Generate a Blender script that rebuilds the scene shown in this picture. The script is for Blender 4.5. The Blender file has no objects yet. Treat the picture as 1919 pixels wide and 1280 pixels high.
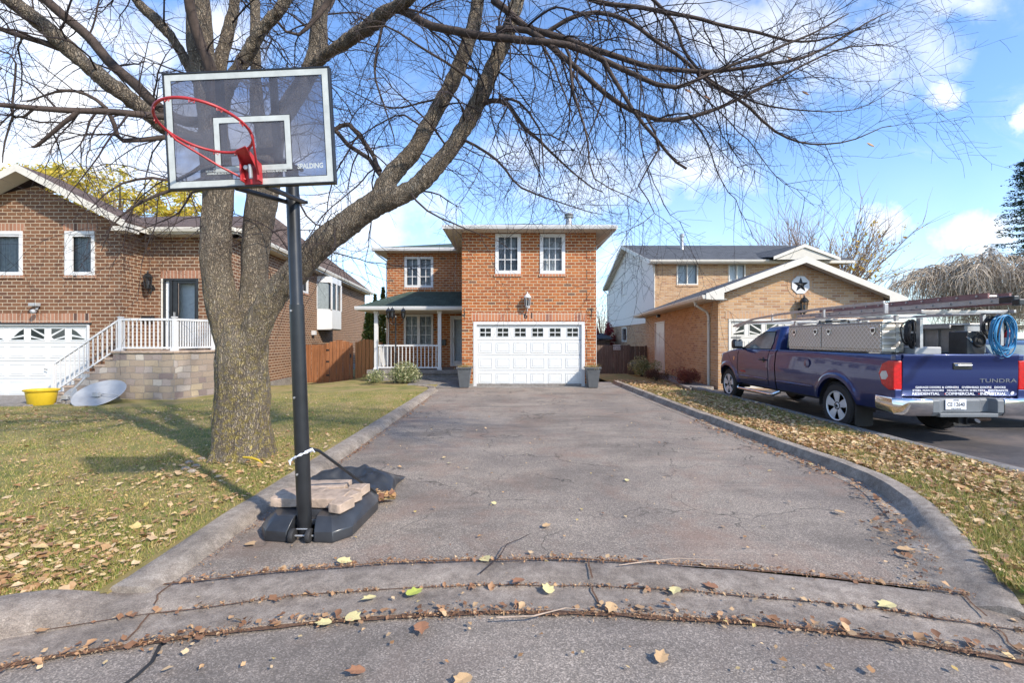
import bpy, bmesh, math, random
import numpy as np
from mathutils import Vector, Matrix, noise as mnoise
random.seed(7); rng = np.random.default_rng(7)
S = bpy.context.scene; COL = S.collection
F = 880.0; CH = 1.58; CX = 957.0; HY = 635.0      # lens and eye height worked out from the perspective
PI = math.pi
def at(px, py, D): return Vector(((px-CX)*D/F, D, CH-(py-HY)*D/F))
def wx(px, D): return (px-CX)*D/F
def wz(py, D): return CH-(py-HY)*D/F
def sm(a, b, x):
    t = max(0., min(1., (x-a)/(b-a))); return t*t*(3-2*t)
def lerp(a, b, t): return a+(b-a)*t

# ------------------------------------------------------------------ materials
class NT:
    def __init__(s, name):
        s.m = bpy.data.materials.new(name); s.m.use_nodes = True
        s.t = s.m.node_tree; s.t.nodes.clear()
        s.out = s.n('ShaderNodeOutputMaterial'); s.b = s.n('ShaderNodeBsdfPrincipled')
        s.l(s.b.outputs[0], s.out.inputs[0])
    def n(s, ty, **k):
        nd = s.t.nodes.new(ty)
        for a, v in k.items(): setattr(nd, a, v)
        return nd
    def l(s, a, b): s.t.links.new(a, b)
    def setv(s, sock, v):
        if hasattr(v, 'is_linked') or hasattr(v, 'links'): s.l(v, sock)
        else: sock.default_value = v
    def coord(s, kind='Object', scale=(1,1,1)):
        c = s.n('ShaderNodeTexCoord'); m = s.n('ShaderNodeMapping')
        s.l(c.outputs[kind], m.inputs[0]); m.inputs['Scale'].default_value = scale
        return m.outputs[0]
    def noise(s, co, scale=5, detail=4, rough=.55, dist=0):
        t = s.n('ShaderNodeTexNoise'); s.l(co, t.inputs['Vector'])
        t.inputs['Scale'].default_value = scale; t.inputs['Detail'].default_value = detail
        t.inputs['Roughness'].default_value = rough; t.inputs['Distortion'].default_value = dist
        return t.outputs['Fac']
    def vor(s, co, scale=5, feature='F1', out='Distance'):
        t = s.n('ShaderNodeTexVoronoi', feature=feature); s.l(co, t.inputs['Vector'])
        t.inputs['Scale'].default_value = scale; return t.outputs[out]
    def ramp(s, f, stops):
        r = s.n('ShaderNodeValToRGB'); s.l(f, r.inputs[0]); e = r.color_ramp.elements
        while len(e) < len(stops): e.new(.5)
        for i, (p, c) in enumerate(stops):
            e[i].position = p
            if not hasattr(c, '__len__'): c = (c, c, c)
            e[i].color = (*c[:3], 1)
        return r.outputs[0]
    def mix(s, f, a, b, mode='MIX'):
        m = s.n('ShaderNodeMix', data_type='RGBA', blend_type=mode)
        s.setv(m.inputs[0], f)
        for so, v in ((m.inputs[6], a), (m.inputs[7], b)):
            if isinstance(v, tuple): so.default_value = (*v[:3], 1)
            else: s.l(v, so)
        return m.outputs[2]
    def math(s, op, a, b=0., clamp=False):
        m = s.n('ShaderNodeMath', operation=op, use_clamp=clamp); s.setv(m.inputs[0], a); s.setv(m.inputs[1], b)
        return m.outputs[0]
    def base(s, v):
        if isinstance(v, tuple): s.b.inputs['Base Color'].default_value = (*v[:3], 1)
        else: s.l(v, s.b.inputs['Base Color'])
    def rough(s, v): s.setv(s.b.inputs['Roughness'], v)
    def bump(s, h, strength=.3, dist=.01):
        b = s.n('ShaderNodeBump'); b.inputs['Strength'].default_value = strength
        b.inputs['Distance'].default_value = dist; s.l(h, b.inputs['Height'])
        s.l(b.outputs[0], s.b.inputs['Normal'])

def plain(name, c, rough=.5, metal=0, var=.12, scale=6, bump=0, bscale=60, coat=0, stretch=(1,1,1)):
    t = NT(name); co = t.coord(scale=stretch)
    n = t.noise(co, scale, 5)
    lo = tuple(v*(1-var) for v in c); hi = tuple(min(1, v*(1+var)) for v in c)
    t.base(t.ramp(n, [(.3, lo), (.7, hi)]))
    rn = t.noise(co, scale*2.3, 3)
    t.rough(t.math('ADD', t.math('MULTIPLY', rn, .16), max(.02, rough-.08)))
    t.b.inputs['Metallic'].default_value = metal
    if coat: t.b.inputs['Coat Weight'].default_value = coat; t.b.inputs['Coat Roughness'].default_value = .06
    if bump: t.bump(t.noise(co, bscale, 4), bump, .01)
    return t.m

def brickmat(name, cols, mortar, bw=.25, rh=.1, ms=.011, dark=(.09,.05,.04), offset=.5, bumpd=.012, darkp=.93):
    t = NT(name); co = t.coord('UV')
    if name == 'veneer_stone':
        wn = t.n('ShaderNodeTexNoise'); t.l(co, wn.inputs['Vector']); wn.inputs['Scale'].default_value = 2.6; wn.inputs['Detail'].default_value = 3
        wv = t.n('ShaderNodeVectorMath', operation='SCALE'); t.l(wn.outputs['Color'], wv.inputs[0]); wv.inputs['Scale'].default_value = .13
        wa = t.n('ShaderNodeVectorMath', operation='ADD'); t.l(co, wa.inputs[0]); t.l(wv.outputs[0], wa.inputs[1]); co = wa.outputs[0]
    b = t.n('ShaderNodeTexBrick'); t.l(co, b.inputs['Vector'])
    b.offset = offset; b.squash = .62 if name == 'veneer_stone' else 1; b.squash_frequency = 2; b.inputs['Scale'].default_value = 1
    b.inputs['Brick Width'].default_value = bw; b.inputs['Row Height'].default_value = rh
    b.inputs['Mortar Size'].default_value = ms; b.inputs['Mortar Smooth'].default_value = .25
    b.inputs['Color1'].default_value = (0,0,0,1); b.inputs['Color2'].default_value = (1,1,1,1)
    b.inputs['Mortar'].default_value = (.5,.5,.5,1)
    bid = b.outputs['Color']
    k = len(cols)
    rc = t.ramp(bid, [(i/(k-1)*darkp*.98, c) for i, c in enumerate(cols)]+[(darkp+.01, dark), (1, dark)])
    fine = t.noise(co, 38, 4, .7); big = t.noise(co, .8, 4)
    rc = t.mix(.55, rc, t.ramp(fine, [(.25, (.45,.43,.42)), (.75, (1.0,1.0,1.0))]), 'MULTIPLY')
    rc = t.mix(.5, rc, t.ramp(big, [(.3, (.78,.76,.76)), (.7, (1.0,1.0,1.0))]), 'MULTIPLY')
    mo = t.mix(fine, tuple(v*.75 for v in mortar), mortar)
    t.base(t.mix(b.outputs['Fac'], rc, mo)); t.rough(.88)
    h = t.math('ADD', t.math('MULTIPLY', t.math('SUBTRACT', 1., b.outputs['Fac']), 1.), t.math('MULTIPLY', fine, .35))
    t.bump(h, .8, bumpd)
    return t.m

def barkmat(name, c0, c1, moss=None, scale=9):
    t = NT(name); co = t.coord(scale=(1,1,.22)); c2 = t.coord()
    n = t.noise(co, scale*2.2, 7, .65, .6)
    wc = t.n('ShaderNodeVectorMath', operation='ADD'); wn = t.n('ShaderNodeTexNoise'); t.l(c2, wn.inputs['Vector']); wn.inputs['Scale'].default_value = 14; wn.inputs['Detail'].default_value = 4
    sc0 = t.n('ShaderNodeVectorMath', operation='SCALE'); t.l(wn.outputs['Color'], sc0.inputs[0]); sc0.inputs['Scale'].default_value = .07
    t.l(co, wc.inputs[0]); t.l(sc0.outputs[0], wc.inputs[1])
    v = t.vor(wc.outputs[0], scale*5.2, 'DISTANCE_TO_EDGE')
    fur = t.ramp(v, [(0, 0), (.25, 1)])
    col = t.mix(n, c0, c1)
    col = t.mix(t.math('MULTIPLY', t.math('SUBTRACT', 1., fur), .42), col, tuple(v*.45 for v in c0))
    bigv = t.ramp(t.noise(c2, 1.6, 5, .7, .6), [(.36, (.52,.48,.45)), (.58, (1.,1.,1.))])
    col = t.mix(.75, col, bigv, 'MULTIPLY')
    if moss:
        z = t.n('ShaderNodeSeparateXYZ'); t.l(c2, z.inputs[0])
        zz = t.math('MULTIPLY', t.math('SUBTRACT', 2.6, z.outputs['Z']), .30, True)
        m1 = t.ramp(t.noise(c2, 16, 6, .75), [(.46, 0), (.60, 1)])
        col = t.mix(t.math('MULTIPLY', m1, zz), col, moss)
        m2 = t.ramp(t.noise(c2, 30, 5, .7), [(.57, 0), (.66, 1)])
        col = t.mix(t.math('MULTIPLY', m2, .45), col, (.42,.40,.34))
    t.base(col); t.rough(.92)
    t.bump(t.math('ADD', n, fur), 1.0, .03)
    return t.m

def leafmat(name, stops, trans=.25, rough=.7):
    t = NT(name); g = t.n('ShaderNodeNewGeometry')
    col = t.ramp(g.outputs['Random Per Island'], stops)
    nz = t.noise(t.coord(), 45, 3)
    col = t.mix(.4, col, t.ramp(nz, [(.3, (.6,.55,.5)), (.7, (1.,1.,1.))]), 'MULTIPLY')
    t.base(col); t.rough(rough)
    tr = t.n('ShaderNodeBsdfTranslucent'); t.l(col, tr.inputs[0])
    mx = t.n('ShaderNodeMixShader'); mx.inputs[0].default_value = trans
    t.l(t.b.outputs[0], mx.inputs[1]); t.l(tr.outputs[0], mx.inputs[2]); t.l(mx.outputs[0], t.out.inputs[0])
    return t.m

def glassmat(name, tint=(.88,.92,.95), refl=.0, opacity=.06, rough=.03):
    t = NT(name); t.base((.02,.025,.03)); t.rough(rough); t.b.inputs['IOR'].default_value = 1.8
    n = t.noise(t.coord(), 1.7, 2); t.bump(n, .08, .02)
    tr = t.n('ShaderNodeBsdfTransparent'); tr.inputs[0].default_value = (*tint, 1)
    lw = t.n('ShaderNodeFresnel'); lw.inputs[0].default_value = 1.45
    f = t.math('ADD', lw.outputs[0], opacity, True)
    mx = t.n('ShaderNodeMixShader'); t.l(f, mx.inputs[0]); t.l(tr.outputs[0], mx.inputs[1]); t.l(t.b.outputs[0], mx.inputs[2])
    t.l(mx.outputs[0], t.out.inputs[0]); return t.m

def asphalt(name, c, specks=.5, crack=False, stain=(.20,.15,.12)):
    t = NT(name); co = t.coord()
    a = t.vor(co, 150, out='Color'); sep = t.n('ShaderNodeSeparateColor'); t.l(a, sep.inputs[0])
    n2 = t.noise(co, 140, 3, .8); big = t.noise(co, .7, 5, .6); mid = t.noise(co, 5, 5, .6)
    col = t.ramp(sep.outputs[0], [(0, tuple(v*.45 for v in c)), (.55, c), (.85, tuple(v*1.7 for v in c)), (1, tuple(v*2.5 for v in c))])
    col = t.mix(1-specks, col, c)
    col = t.mix(.6, col, t.ramp(big, [(.38, (.55,.55,.58)), (.58, (1.0,1.0,1.0))]), 'MULTIPLY')
    col = t.mix(.35, col, t.ramp(mid, [(.3, (.6,.6,.6)), (.7, (1.0,1.0,1.0))]), 'MULTIPLY')
    st = t.ramp(t.noise(co, .9, 7, .72, .5), [(.50, 0), (.66, 1)])
    col = t.mix(t.math('MULTIPLY', st, .6), col, stain)
    dk = t.ramp(t.noise(t.coord(scale=(.7,1.6,1)), .55, 6, .7, .8), [(.50, 0), (.62, 1)])
    col = t.mix(t.math('MULTIPLY', dk, .45), col, tuple(v*.33 for v in c))
    pal = t.ramp(t.noise(t.coord(scale=(.35,2.6,1)), .9, 6, .7, .3), [(.56, 0), (.68, 1)])
    col = t.mix(t.math('MULTIPLY', pal, .25), col, tuple(v*1.7 for v in c))
    if crack:
        dco = t.n('ShaderNodeVectorMath', operation='ADD'); nn = t.n('ShaderNodeTexNoise'); t.l(co, nn.inputs['Vector']); nn.inputs['Scale'].default_value = 1.6
        nn.inputs['Detail'].default_value = 5
        t.l(co, dco.inputs[0]); t.l(nn.outputs['Color'], dco.inputs[1])
        ce = t.vor(dco.outputs[0], .85, 'DISTANCE_TO_EDGE')
        cf = t.ramp(ce, [(0, 1), (.010, 0)])
        mk = t.ramp(t.noise(co, .5, 3), [(.40, 0), (.52, 1)])
        cf = t.math('MULTIPLY', cf, mk)
        col = t.mix(t.math('MULTIPLY', cf, .8), col, (.02,.018,.016))
    t.base(col); t.rough(.9)
    t.bump(t.math('ADD', n2, sep.outputs[0]), .55, .006)
    return t.m

def concrete(name, c, wet=.3, bumpk=.35):
    t = NT(name); co = t.coord()
    big = t.noise(co, 1.6, 6, .65, .3); fine = t.noise(co, 120, 4, .8); mid = t.noise(co, 11, 6, .7)
    col = t.ramp(big, [(.32, tuple(v*(1-wet) for v in c)), (.62, c)])
    col = t.mix(.75, col, t.ramp(mid, [(.34, (.50,.47,.45)), (.60, (1.,1.,1.))]), 'MULTIPLY')
    st_ = t.ramp(t.noise(co, 4.5, 8, .75, .8), [(.54, 0), (.68, 1)])
    col = t.mix(t.math('MULTIPLY', st_, .5), col, (.14,.11,.09))
    col = t.mix(.6, col, t.ramp(fine, [(.3, (.55,.55,.55)), (.7, (1.,1.,1.))]), 'MULTIPLY')
    ag = t.vor(co, 210, out='Color'); sa = t.n('ShaderNodeSeparateColor'); t.l(ag, sa.inputs[0]); col = t.mix(.55, col, t.ramp(sa.outputs[0], [(0,(.45,.42,.40)),(.5,(.9,.9,.9)),(1,(1.35,1.3,1.25))]), 'MULTIPLY')
    t.base(col); t.rough(.88); t.bump(t.math('ADD', t.math('ADD', fine, mid), sa.outputs[0]), bumpk, .008)
    return t.m

def grassmat(name, stops, scale=2.2):
    t = NT(name); co = t.coord()
    n = t.noise(co, scale, 8, .7); f = t.noise(co, 70, 4, .8)
    col = t.ramp(n, stops)
    col = t.mix(.7, col, t.ramp(f, [(.25, (.35,.33,.3)), (.75, (1.0,1.0,1.0))]), 'MULTIPLY')
    t.base(col); t.rough(.95); t.bump(f, .8, .03)
    return t.m

MT = {}
MT['brick_red'] = brickmat('brick_orange_red', [(.42,.125,.030),(.52,.165,.042),(.33,.088,.024),(.47,.145,.045)], (.60,.47,.30), darkp=.965, dark=(.20,.10,.06), ms=.012)
MT['brick_brown'] = brickmat('brick_brown', [(.205,.090,.042),(.25,.115,.055),(.155,.066,.031),(.22,.10,.050)], (.52,.41,.29), bw=.27, rh=.105, dark=(.15,.07,.04), ms=.012)
MT['brick_tan'] = brickmat('brick_tan', [(.56,.32,.155),(.66,.41,.21),(.47,.25,.115),(.64,.43,.26)], (.56,.46,.34), bw=.27, rh=.085, ms=.010, dark=(.42,.22,.12))
MT['soldier_red'] = brickmat('soldier_red', [(.56,.21,.095),(.60,.25,.12),(.50,.17,.08)], (.62,.52,.40), bw=.105, rh=.40, offset=0, darkp=.97, dark=(.3,.14,.1))
MT['soldier_brown'] = brickmat('soldier_brown', [(.42,.20,.12),(.46,.23,.14),(.35,.16,.09)], (.55,.44,.34), bw=.11, rh=.42, offset=0)
MT['soldier_tan'] = brickmat('soldier_tan', [(.60,.35,.19),(.65,.40,.22),(.55,.30,.16)], (.50,.42,.33), bw=.1, rh=.40, ms=.008, offset=0, dark=(.5,.3,.18))
MT['stone'] = brickmat('veneer_stone', [(.42,.33,.24),(.33,.26,.21),(.50,.40,.27),(.37,.30,.27),(.58,.52,.44)], (.30,.26,.22), bw=.40, rh=.175, ms=.009, offset=.37, dark=(.26,.20,.18), bumpd=.03, darkp=.9)
MT['siding'] = plain('white_siding', (.74,.70,.64), .55, var=.04)
MT['white'] = plain('white_paint', (.62,.61,.60), .45, var=.04, scale=3)
MT['offwhite'] = plain('cream_paint', (.66,.62,.54), .5, var=.05)
MT['door_white'] = plain('garage_door_paint', (.64,.64,.62), .42, var=.025, scale=2)
MT['soffit'] = plain('soffit_vinyl', (.56,.52,.45), .6, var=.05)
MT['fascia'] = plain('fascia_aluminium', (.62,.57,.49), .45, var=.05)
MT['concrete'] = concrete('concrete', (.36,.33,.30))
MT['kerbcon'] = concrete('kerb_concrete', (.60,.51,.42), .45, 1.0)
MT['kerbstreet'] = concrete('street_kerb_concrete', (.54,.45,.37), .45, 1.0)
MT['asphalt'] = asphalt('driveway_asphalt', (.27,.222,.178), .66, True, (.25,.155,.11))
MT['street'] = asphalt('street_asphalt', (.27,.225,.185), .62)
MT['asphalt_new'] = asphalt('dark_driveway_asphalt', (.085,.073,.072), .25)
MT['debris'] = grassmat('wet_leaf_debris', [(.3,(.10,.055,.035)),(.5,(.22,.115,.065)),(.7,(.36,.21,.12))], 30)
MT['grass'] = grassmat('lawn_grass', [(.30,(.13,.16,.035)),(.44,(.30,.27,.075)),(.56,(.44,.33,.13)),(.72,(.46,.30,.15))], 1.1)
MT['farground'] = grassmat('yard_ground', [(.3,(.07,.10,.03)),(.7,(.16,.15,.06))], .5)
MT['black_plastic'] = plain('black_moulded_plastic', (.030,.032,.036), .33, var=.35, scale=5, bump=.15, bscale=8)
MT['black_metal'] = plain('black_painted_steel', (.016,.017,.019), .32, var=.3)
MT['rubber'] = plain('tyre_rubber', (.022,.021,.021), .75, var=.25, bump=.3)
MT['red_metal'] = plain('red_painted_rim', (.40,.028,.032), .42, var=.15, scale=20)
MT['chrome'] = plain('chrome', (.78,.78,.79), .12, 1, var=.05)
MT['bumper_plastic'] = plain('grey_bumper_plastic', (.14,.15,.16), .5)
MT['alu'] = plain('bare_aluminium', (.42,.41,.40), .42, .6, var=.15, scale=9)
MT['paint_blue'] = None
MT['dark'] = plain('dark_interior', (.02,.02,.022), .8)
MT['room'] = plain('room_shade', (.16,.155,.15), .9)
MT['curtain'] = plain('curtain_fabric', (.80,.80,.78), .9, var=.1, scale=12)
MT['sheer'] = plain('sheer_curtain', (.40,.41,.41), .9, var=.3, scale=9)
MT['curtain_dark'] = plain('grey_curtain', (.40,.42,.42), .9, var=.15, scale=12)
MT['glass'] = glassmat('window_glass')
MT['glass_car'] = glassmat('car_glass', (.35,.40,.38), opacity=.22)
MT['lamp_glass'] = glassmat('lantern_glass', (.8,.8,.78), opacity=.25, rough=.15)
MT['wood_red'] = plain('stained_cedar', (.29,.115,.045), .75, var=.3, scale=4, bump=.3, stretch=(6,6,.5))
MT['wood_light'] = plain('fresh_cedar', (.42,.21,.09), .75, var=.25, scale=4, stretch=(6,6,.5))
MT['wood_grey'] = plain('weathered_fence_wood', (.15,.105,.08), .85, var=.4, scale=4, bump=.3, stretch=(8,8,.5))
MT['planter'] = plain('grey_planter_resin', (.085,.09,.095), .6)
MT['yellow'] = plain('yellow_plastic', (.60,.40,.02), .5, var=.08)
MT['dish'] = plain('grey_dish_paint', (.34,.345,.35), .45, var=.1)
MT['paver'] = plain('pink_grey_paver', (.38,.285,.215), .9, var=.32, scale=11, bump=.7, bscale=40)
MT['red_plastic'] = plain('red_plastic', (.55,.02,.02), .35)
MT['blue_hose'] = plain('blue_hose', (.05,.26,.48), .4, var=.3)
MT['brown_fibre'] = plain('brown_fibreglass', (.25,.12,.11), .5, var=.2)
MT['steel_rust'] = plain('rusty_steel', (.16,.10,.07), .7, .4, var=.4, scale=20)
MT['grass_blade'] = leafmat('grass_blades', [(0,(.12,.20,.03)),(.35,(.28,.31,.06)),(.58,(.50,.41,.13)),(1,(.60,.44,.20))], .3)
MT['leaves'] = leafmat('fallen_leaf', [(0,(.34,.17,.07)),(.2,(.50,.29,.13)),(.45,(.62,.41,.22)),(.75,(.72,.53,.31)),(.86,(.62,.46,.14)),(.94,(.40,.20,.10)),(1,(.26,.13,.08))], .15)
MT['leaves_brown'] = leafmat('brown_leaf', [(0,(.17,.08,.04)),(.4,(.30,.15,.075)),(.75,(.45,.26,.13)),(1,(.58,.40,.22))], .1)
MT['crown_yellow'] = leafmat('yellow_autumn_leaf', [(0,(.42,.40,.05)),(.5,(.72,.58,.08)),(1,(.85,.60,.10))], .5)
MT['crown_orange'] = leafmat('golden_autumn_leaf', [(0,(.55,.38,.06)),(.6,(.80,.55,.09)),(1,(.62,.30,.08))], .35)
MT['crown_cedar'] = leafmat('cedar_foliage', [(0,(.07,.13,.02)),(.6,(.18,.24,.04)),(1,(.36,.34,.07))], .2)
MT['crown_spruce'] = leafmat('spruce_needles', [(0,(.02,.05,.03)),(.6,(.04,.085,.045)),(1,(.07,.12,.07))], .1)
MT['shrub_var'] = leafmat('variegated_leaf', [(0,(.10,.15,.05)),(.4,(.22,.27,.10)),(.7,(.50,.48,.26)),(1,(.62,.58,.36))], .25)
MT['shrub_red'] = leafmat('barberry_leaf', [(0,(.13,.03,.03)),(.6,(.27,.06,.04)),(1,(.36,.14,.06))], .25)
MT['shrub_dark'] = leafmat('dark_shrub_leaf', [(0,(.06,.03,.025)),(1,(.14,.07,.04))], .2)
MT['shrub_green'] = leafmat('green_shrub_leaf', [(0,(.08,.12,.03)),(1,(.24,.28,.10))], .25)
MT['crimson'] = leafmat('crimson_leaf', [(0,(.22,.02,.03)),(1,(.42,.05,.06))], .3)
MT['dry_grass'] = leafmat('dry_ornamental_grass', [(0,(.30,.20,.08)),(1,(.46,.36,.12))], .3)
MT['bark'] = barkmat('maple_bark', (.145,.11,.08), (.47,.385,.28), (.42,.32,.055))
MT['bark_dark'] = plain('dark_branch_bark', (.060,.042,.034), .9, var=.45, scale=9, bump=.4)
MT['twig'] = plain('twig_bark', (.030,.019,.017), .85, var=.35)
MT['bark_far'] = plain('far_branch_bark', (.26,.19,.15), .9, var=.3)
MT['willow_bark'] = plain('willow_branch_bark', (.46,.38,.29), .9, var=.3)

def shingle(name, c):
    t = NT(name); co = t.coord('UV')
    b = t.n('ShaderNodeTexBrick'); t.l(co, b.inputs['Vector']); b.inputs['Scale'].default_value = 1
    b.inputs['Brick Width'].default_value = .30; b.inputs['Row Height'].default_value = .14; b.inputs['Mortar Size'].default_value = .006
    b.inputs['Color1'].default_value = (*[v*.7 for v in c],1); b.inputs['Color2'].default_value = (*[v*1.3 for v in c],1)
    b.inputs['Mortar'].default_value = (*[v*.35 for v in c],1)
    n = t.noise(co, 60, 4, .8)
    t.base(t.mix(.6, b.outputs['Color'], t.ramp(n, [(.3,(.5,.5,.5)),(.7,(1.,1.,1.))]), 'MULTIPLY')); t.rough(.92)
    t.bump(t.math('SUBTRACT', n, b.outputs['Fac']), .6, .01); return t.m
MT['roof_green'] = shingle('green_shingles', (.055,.085,.065))
MT['roof_grey'] = shingle('grey_shingles', (.085,.088,.095))
MT['roof_brown'] = shingle('brown_shingles', (.13,.085,.065))

def carpaint(name, c):
    t = NT(name); n = t.noise(t.coord(), 900, 2)
    t.base(t.mix(n, tuple(v*.75 for v in c), tuple(v*1.25 for v in c)))
    t.b.inputs['Metallic'].default_value = .45; t.rough(.33)
    t.b.inputs['Coat Weight'].default_value = 1; t.b.inputs['Coat Roughness'].default_value = .04
    t.bump(t.noise(t.coord(), 2.2, 2), .03, .05)
    return t.m
MT['paint_blue'] = carpaint('dark_blue_car_paint', (.008,.022,.12))
MT['paint_dark'] = carpaint('black_blue_car_paint', (.02,.022,.035))

def diamond(name):
    t = NT(name); co = t.coord()
    w = t.n('ShaderNodeMapping'); t.l(co, w.inputs[0]); w.inputs['Rotation'].default_value = (math.radians(45),0,0)
    w.inputs['Scale'].default_value = (9,9,9)
    ch = t.n('ShaderNodeTexWave', wave_type='BANDS', bands_direction='Y'); t.l(w.outputs[0], ch.inputs[0]); ch.inputs['Scale'].default_value = .55
    ch2 = t.n('ShaderNodeTexWave', wave_type='BANDS', bands_direction='Z'); t.l(w.outputs[0], ch2.inputs[0]); ch2.inputs['Scale'].default_value = .55
    h = t.math('MAXIMUM', ch.outputs['Fac'], ch2.outputs['Fac'])
    h = t.ramp(h, [(.80, 0), (.97, 1)])
    dirt = t.noise(co, 3, 5)
    t.base(t.mix(t.math('MULTIPLY', h, .6), t.mix(dirt, (.36,.32,.26), (.52,.49,.43)), (.78,.75,.70))); t.b.inputs['Metallic'].default_value = .55
    t.rough(t.math('ADD', t.math('MULTIPLY', dirt, .3), .25)); t.bump(h, .6, .006); return t.m
MT['diamond'] = diamond('diamond_plate')

# ------------------------------------------------------------------ mesh builder
ROOT = {}
def uvbox(me, off=(0,0,0)):
    n = len(me.polygons)
    if not n: return
    uv = me.uv_layers.new(name='UVMap'); nl = len(me.loops)
    co = np.empty(len(me.vertices)*3, 'f'); me.vertices.foreach_get('co', co); co = co.reshape(-1,3)+np.array(off,'f')
    vi = np.empty(nl, 'i'); me.loops.foreach_get('vertex_index', vi)
    nm = np.empty(n*3, 'f'); me.polygons.foreach_get('normal', nm); nm = nm.reshape(-1,3)
    ls = np.empty(n, 'i'); lt = np.empty(n, 'i'); me.polygons.foreach_get('loop_start', ls); me.polygons.foreach_get('loop_total', lt)
    pi = np.repeat(np.arange(n), lt); N = nm[pi]; P = co[vi]
    T = np.stack([-N[:,1], N[:,0], np.zeros(nl)], 1); L = np.linalg.norm(T, axis=1)
    flat = L < .15; T[flat] = (1,0,0); L[flat] = 1; T /= L[:,None]
    B = np.cross(N, T); out = np.stack([(P*T).sum(1), (P*B).sum(1)], 1).astype('f')
    uv.data.foreach_set('uv', out.ravel())

class M:
    def __init__(s): s.v = []; s.f = []
    def add(s, vs, fs):
        o = len(s.v); s.v += [tuple(p) for p in vs]; s.f += [tuple(i+o for i in f) for f in fs]; return s
    def hexa(s, fn, u0, u1, v0, v1, d0, d1):
        P = [fn(u, v, d) for d in (d0, d1) for v in (v0, v1) for u in (u0, u1)]
        return s.add(P, [(0,2,3,1),(4,5,7,6),(0,1,5,4),(2,6,7,3),(0,4,6,2),(1,3,7,5)])
    def box(s, x0, x1, y0, y1, z0, z1): return s.hexa(lambda u, v, d: (u, d, v), x0, x1, z0, z1, y0, y1)
    def quad(s, *p): return s.add(p, [tuple(range(len(p)))])
    def prism(s, pts, vec):
        n = len(pts); vec = Vector(vec); a = [Vector(p) for p in pts]; b = [p+vec for p in a]
        return s.add(a+b, [tuple(range(n))[::-1], tuple(range(n, 2*n))]+[(i, (i+1)%n, n+(i+1)%n, n+i) for i in range(n)])
    def loft(s, rings, caps=True, closed=True):
        n = len(rings[0]); vs = [p for r in rings for p in r]; fs = []
        for i in range(len(rings)-1):
            for j in range(n if closed else n-1):
                k = (j+1) % n; fs.append((i*n+j, i*n+k, (i+1)*n+k, (i+1)*n+j))
        if caps: fs.append(tuple(range(n))[::-1]); fs.append(tuple(range((len(rings)-1)*n, len(rings)*n)))
        return s.add(vs, fs)
    def tube(s, pts, rad, n=8, caps=True, closed=False):
        pts = [Vector(p) for p in pts]; m = len(pts)
        if not hasattr(rad, '__len__'): rad = [rad]*m
        rings = []; t0 = (pts[1]-pts[0]).normalized()
        up = Vector((0,0,1)) if abs(t0.z) < .9 else Vector((1,0,0)); a = t0.cross(up).normalized()
        for i in range(m):
            if closed: t = (pts[(i+1)%m]-pts[i-1]).normalized()
            else: t = (pts[min(i+1, m-1)]-pts[max(i-1, 0)]).normalized()
            a = (a-t*a.dot(t)); a = a.normalized() if a.length > 1e-6 else t.orthogonal().normalized()
            b = t.cross(a)
            rings.append([pts[i]+(a*math.cos(2*PI*k/n)+b*math.sin(2*PI*k/n))*rad[i] for k in range(n)])
        if closed: rings.append(rings[0]); caps = False
        return s.loft(rings, caps)
    def lathe(s, c, prof, n=20, axis=(0,0,1), scale=(1,1)):
        ax = Vector(axis).normalized(); a = ax.orthogonal().normalized()
        if abs(ax.z) > .9: a = Vector((1,0,0))
        b = ax.cross(a); c = Vector(c)
        rings = [[c+ax*h+(a*math.cos(2*PI*k/n)*scale[0]+b*math.sin(2*PI*k/n)*scale[1])*max(r, 1e-4) for k in range(n)] for r, h in prof]
        return s.loft(rings)
    def obj(s, name, mat, parent=None, bevel=0, smooth=None, label=None, seg=2, norm=True):
        off = ROOT.get(parent.name, (0,0,0)) if parent else (0,0,0)
        if parent is None and s.v and name not in NOBASE:
            A = np.array(s.v); lo = A.min(0); hi = A.max(0); off = ((lo[0]+hi[0])/2, (lo[1]+hi[1])/2, lo[2])
        me = bpy.data.meshes.new(name); off = tuple(float(q) for q in off)
        me.from_pydata([(x-off[0], y-off[1], z-off[2]) for x, y, z in s.v], [], s.f)
        if norm:
            bm = bmesh.new(); bm.from_mesh(me); bmesh.ops.recalc_face_normals(bm, faces=bm.faces); bm.to_mesh(me); bm.free()
        me.update(); uvbox(me, off)
        me.materials.append(MT[mat] if isinstance(mat, str) else mat)
        if smooth is not None:
            me.shade_smooth(); me.set_sharp_from_angle(angle=math.radians(smooth))
        o = bpy.data.objects.new(name, me); COL.objects.link(o)
        if parent: o.parent = parent
        else: o.location = off
        ROOT[o.name] = off
        if bevel:
            b = o.modifiers.new('bevel', 'BEVEL'); b.width = bevel; b.segments = seg; b.limit_method = 'ANGLE'; b.angle_limit = math.radians(40)
        if label: o['label'] = label
        return o
NOBASE = set()
def thing(name, loc, label, cat, group=None):
    o = bpy.data.objects.new(name, None); o.location = loc; o.empty_display_size = .2; COL.objects.link(o)
    ROOT[o.name] = tuple(loc); return tag(o, label, cat, group)
def tag(o, label, cat, group=None, kind=None):
    o['label'] = label; o['category'] = cat
    if group: o['group'] = group
    if kind: o['kind'] = kind
    return o
def struct(o, kind='structure', label=None, cat=None):
    o['kind'] = kind
    if label: o['label'] = label
    if cat: o['category'] = cat
    return o
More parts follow.
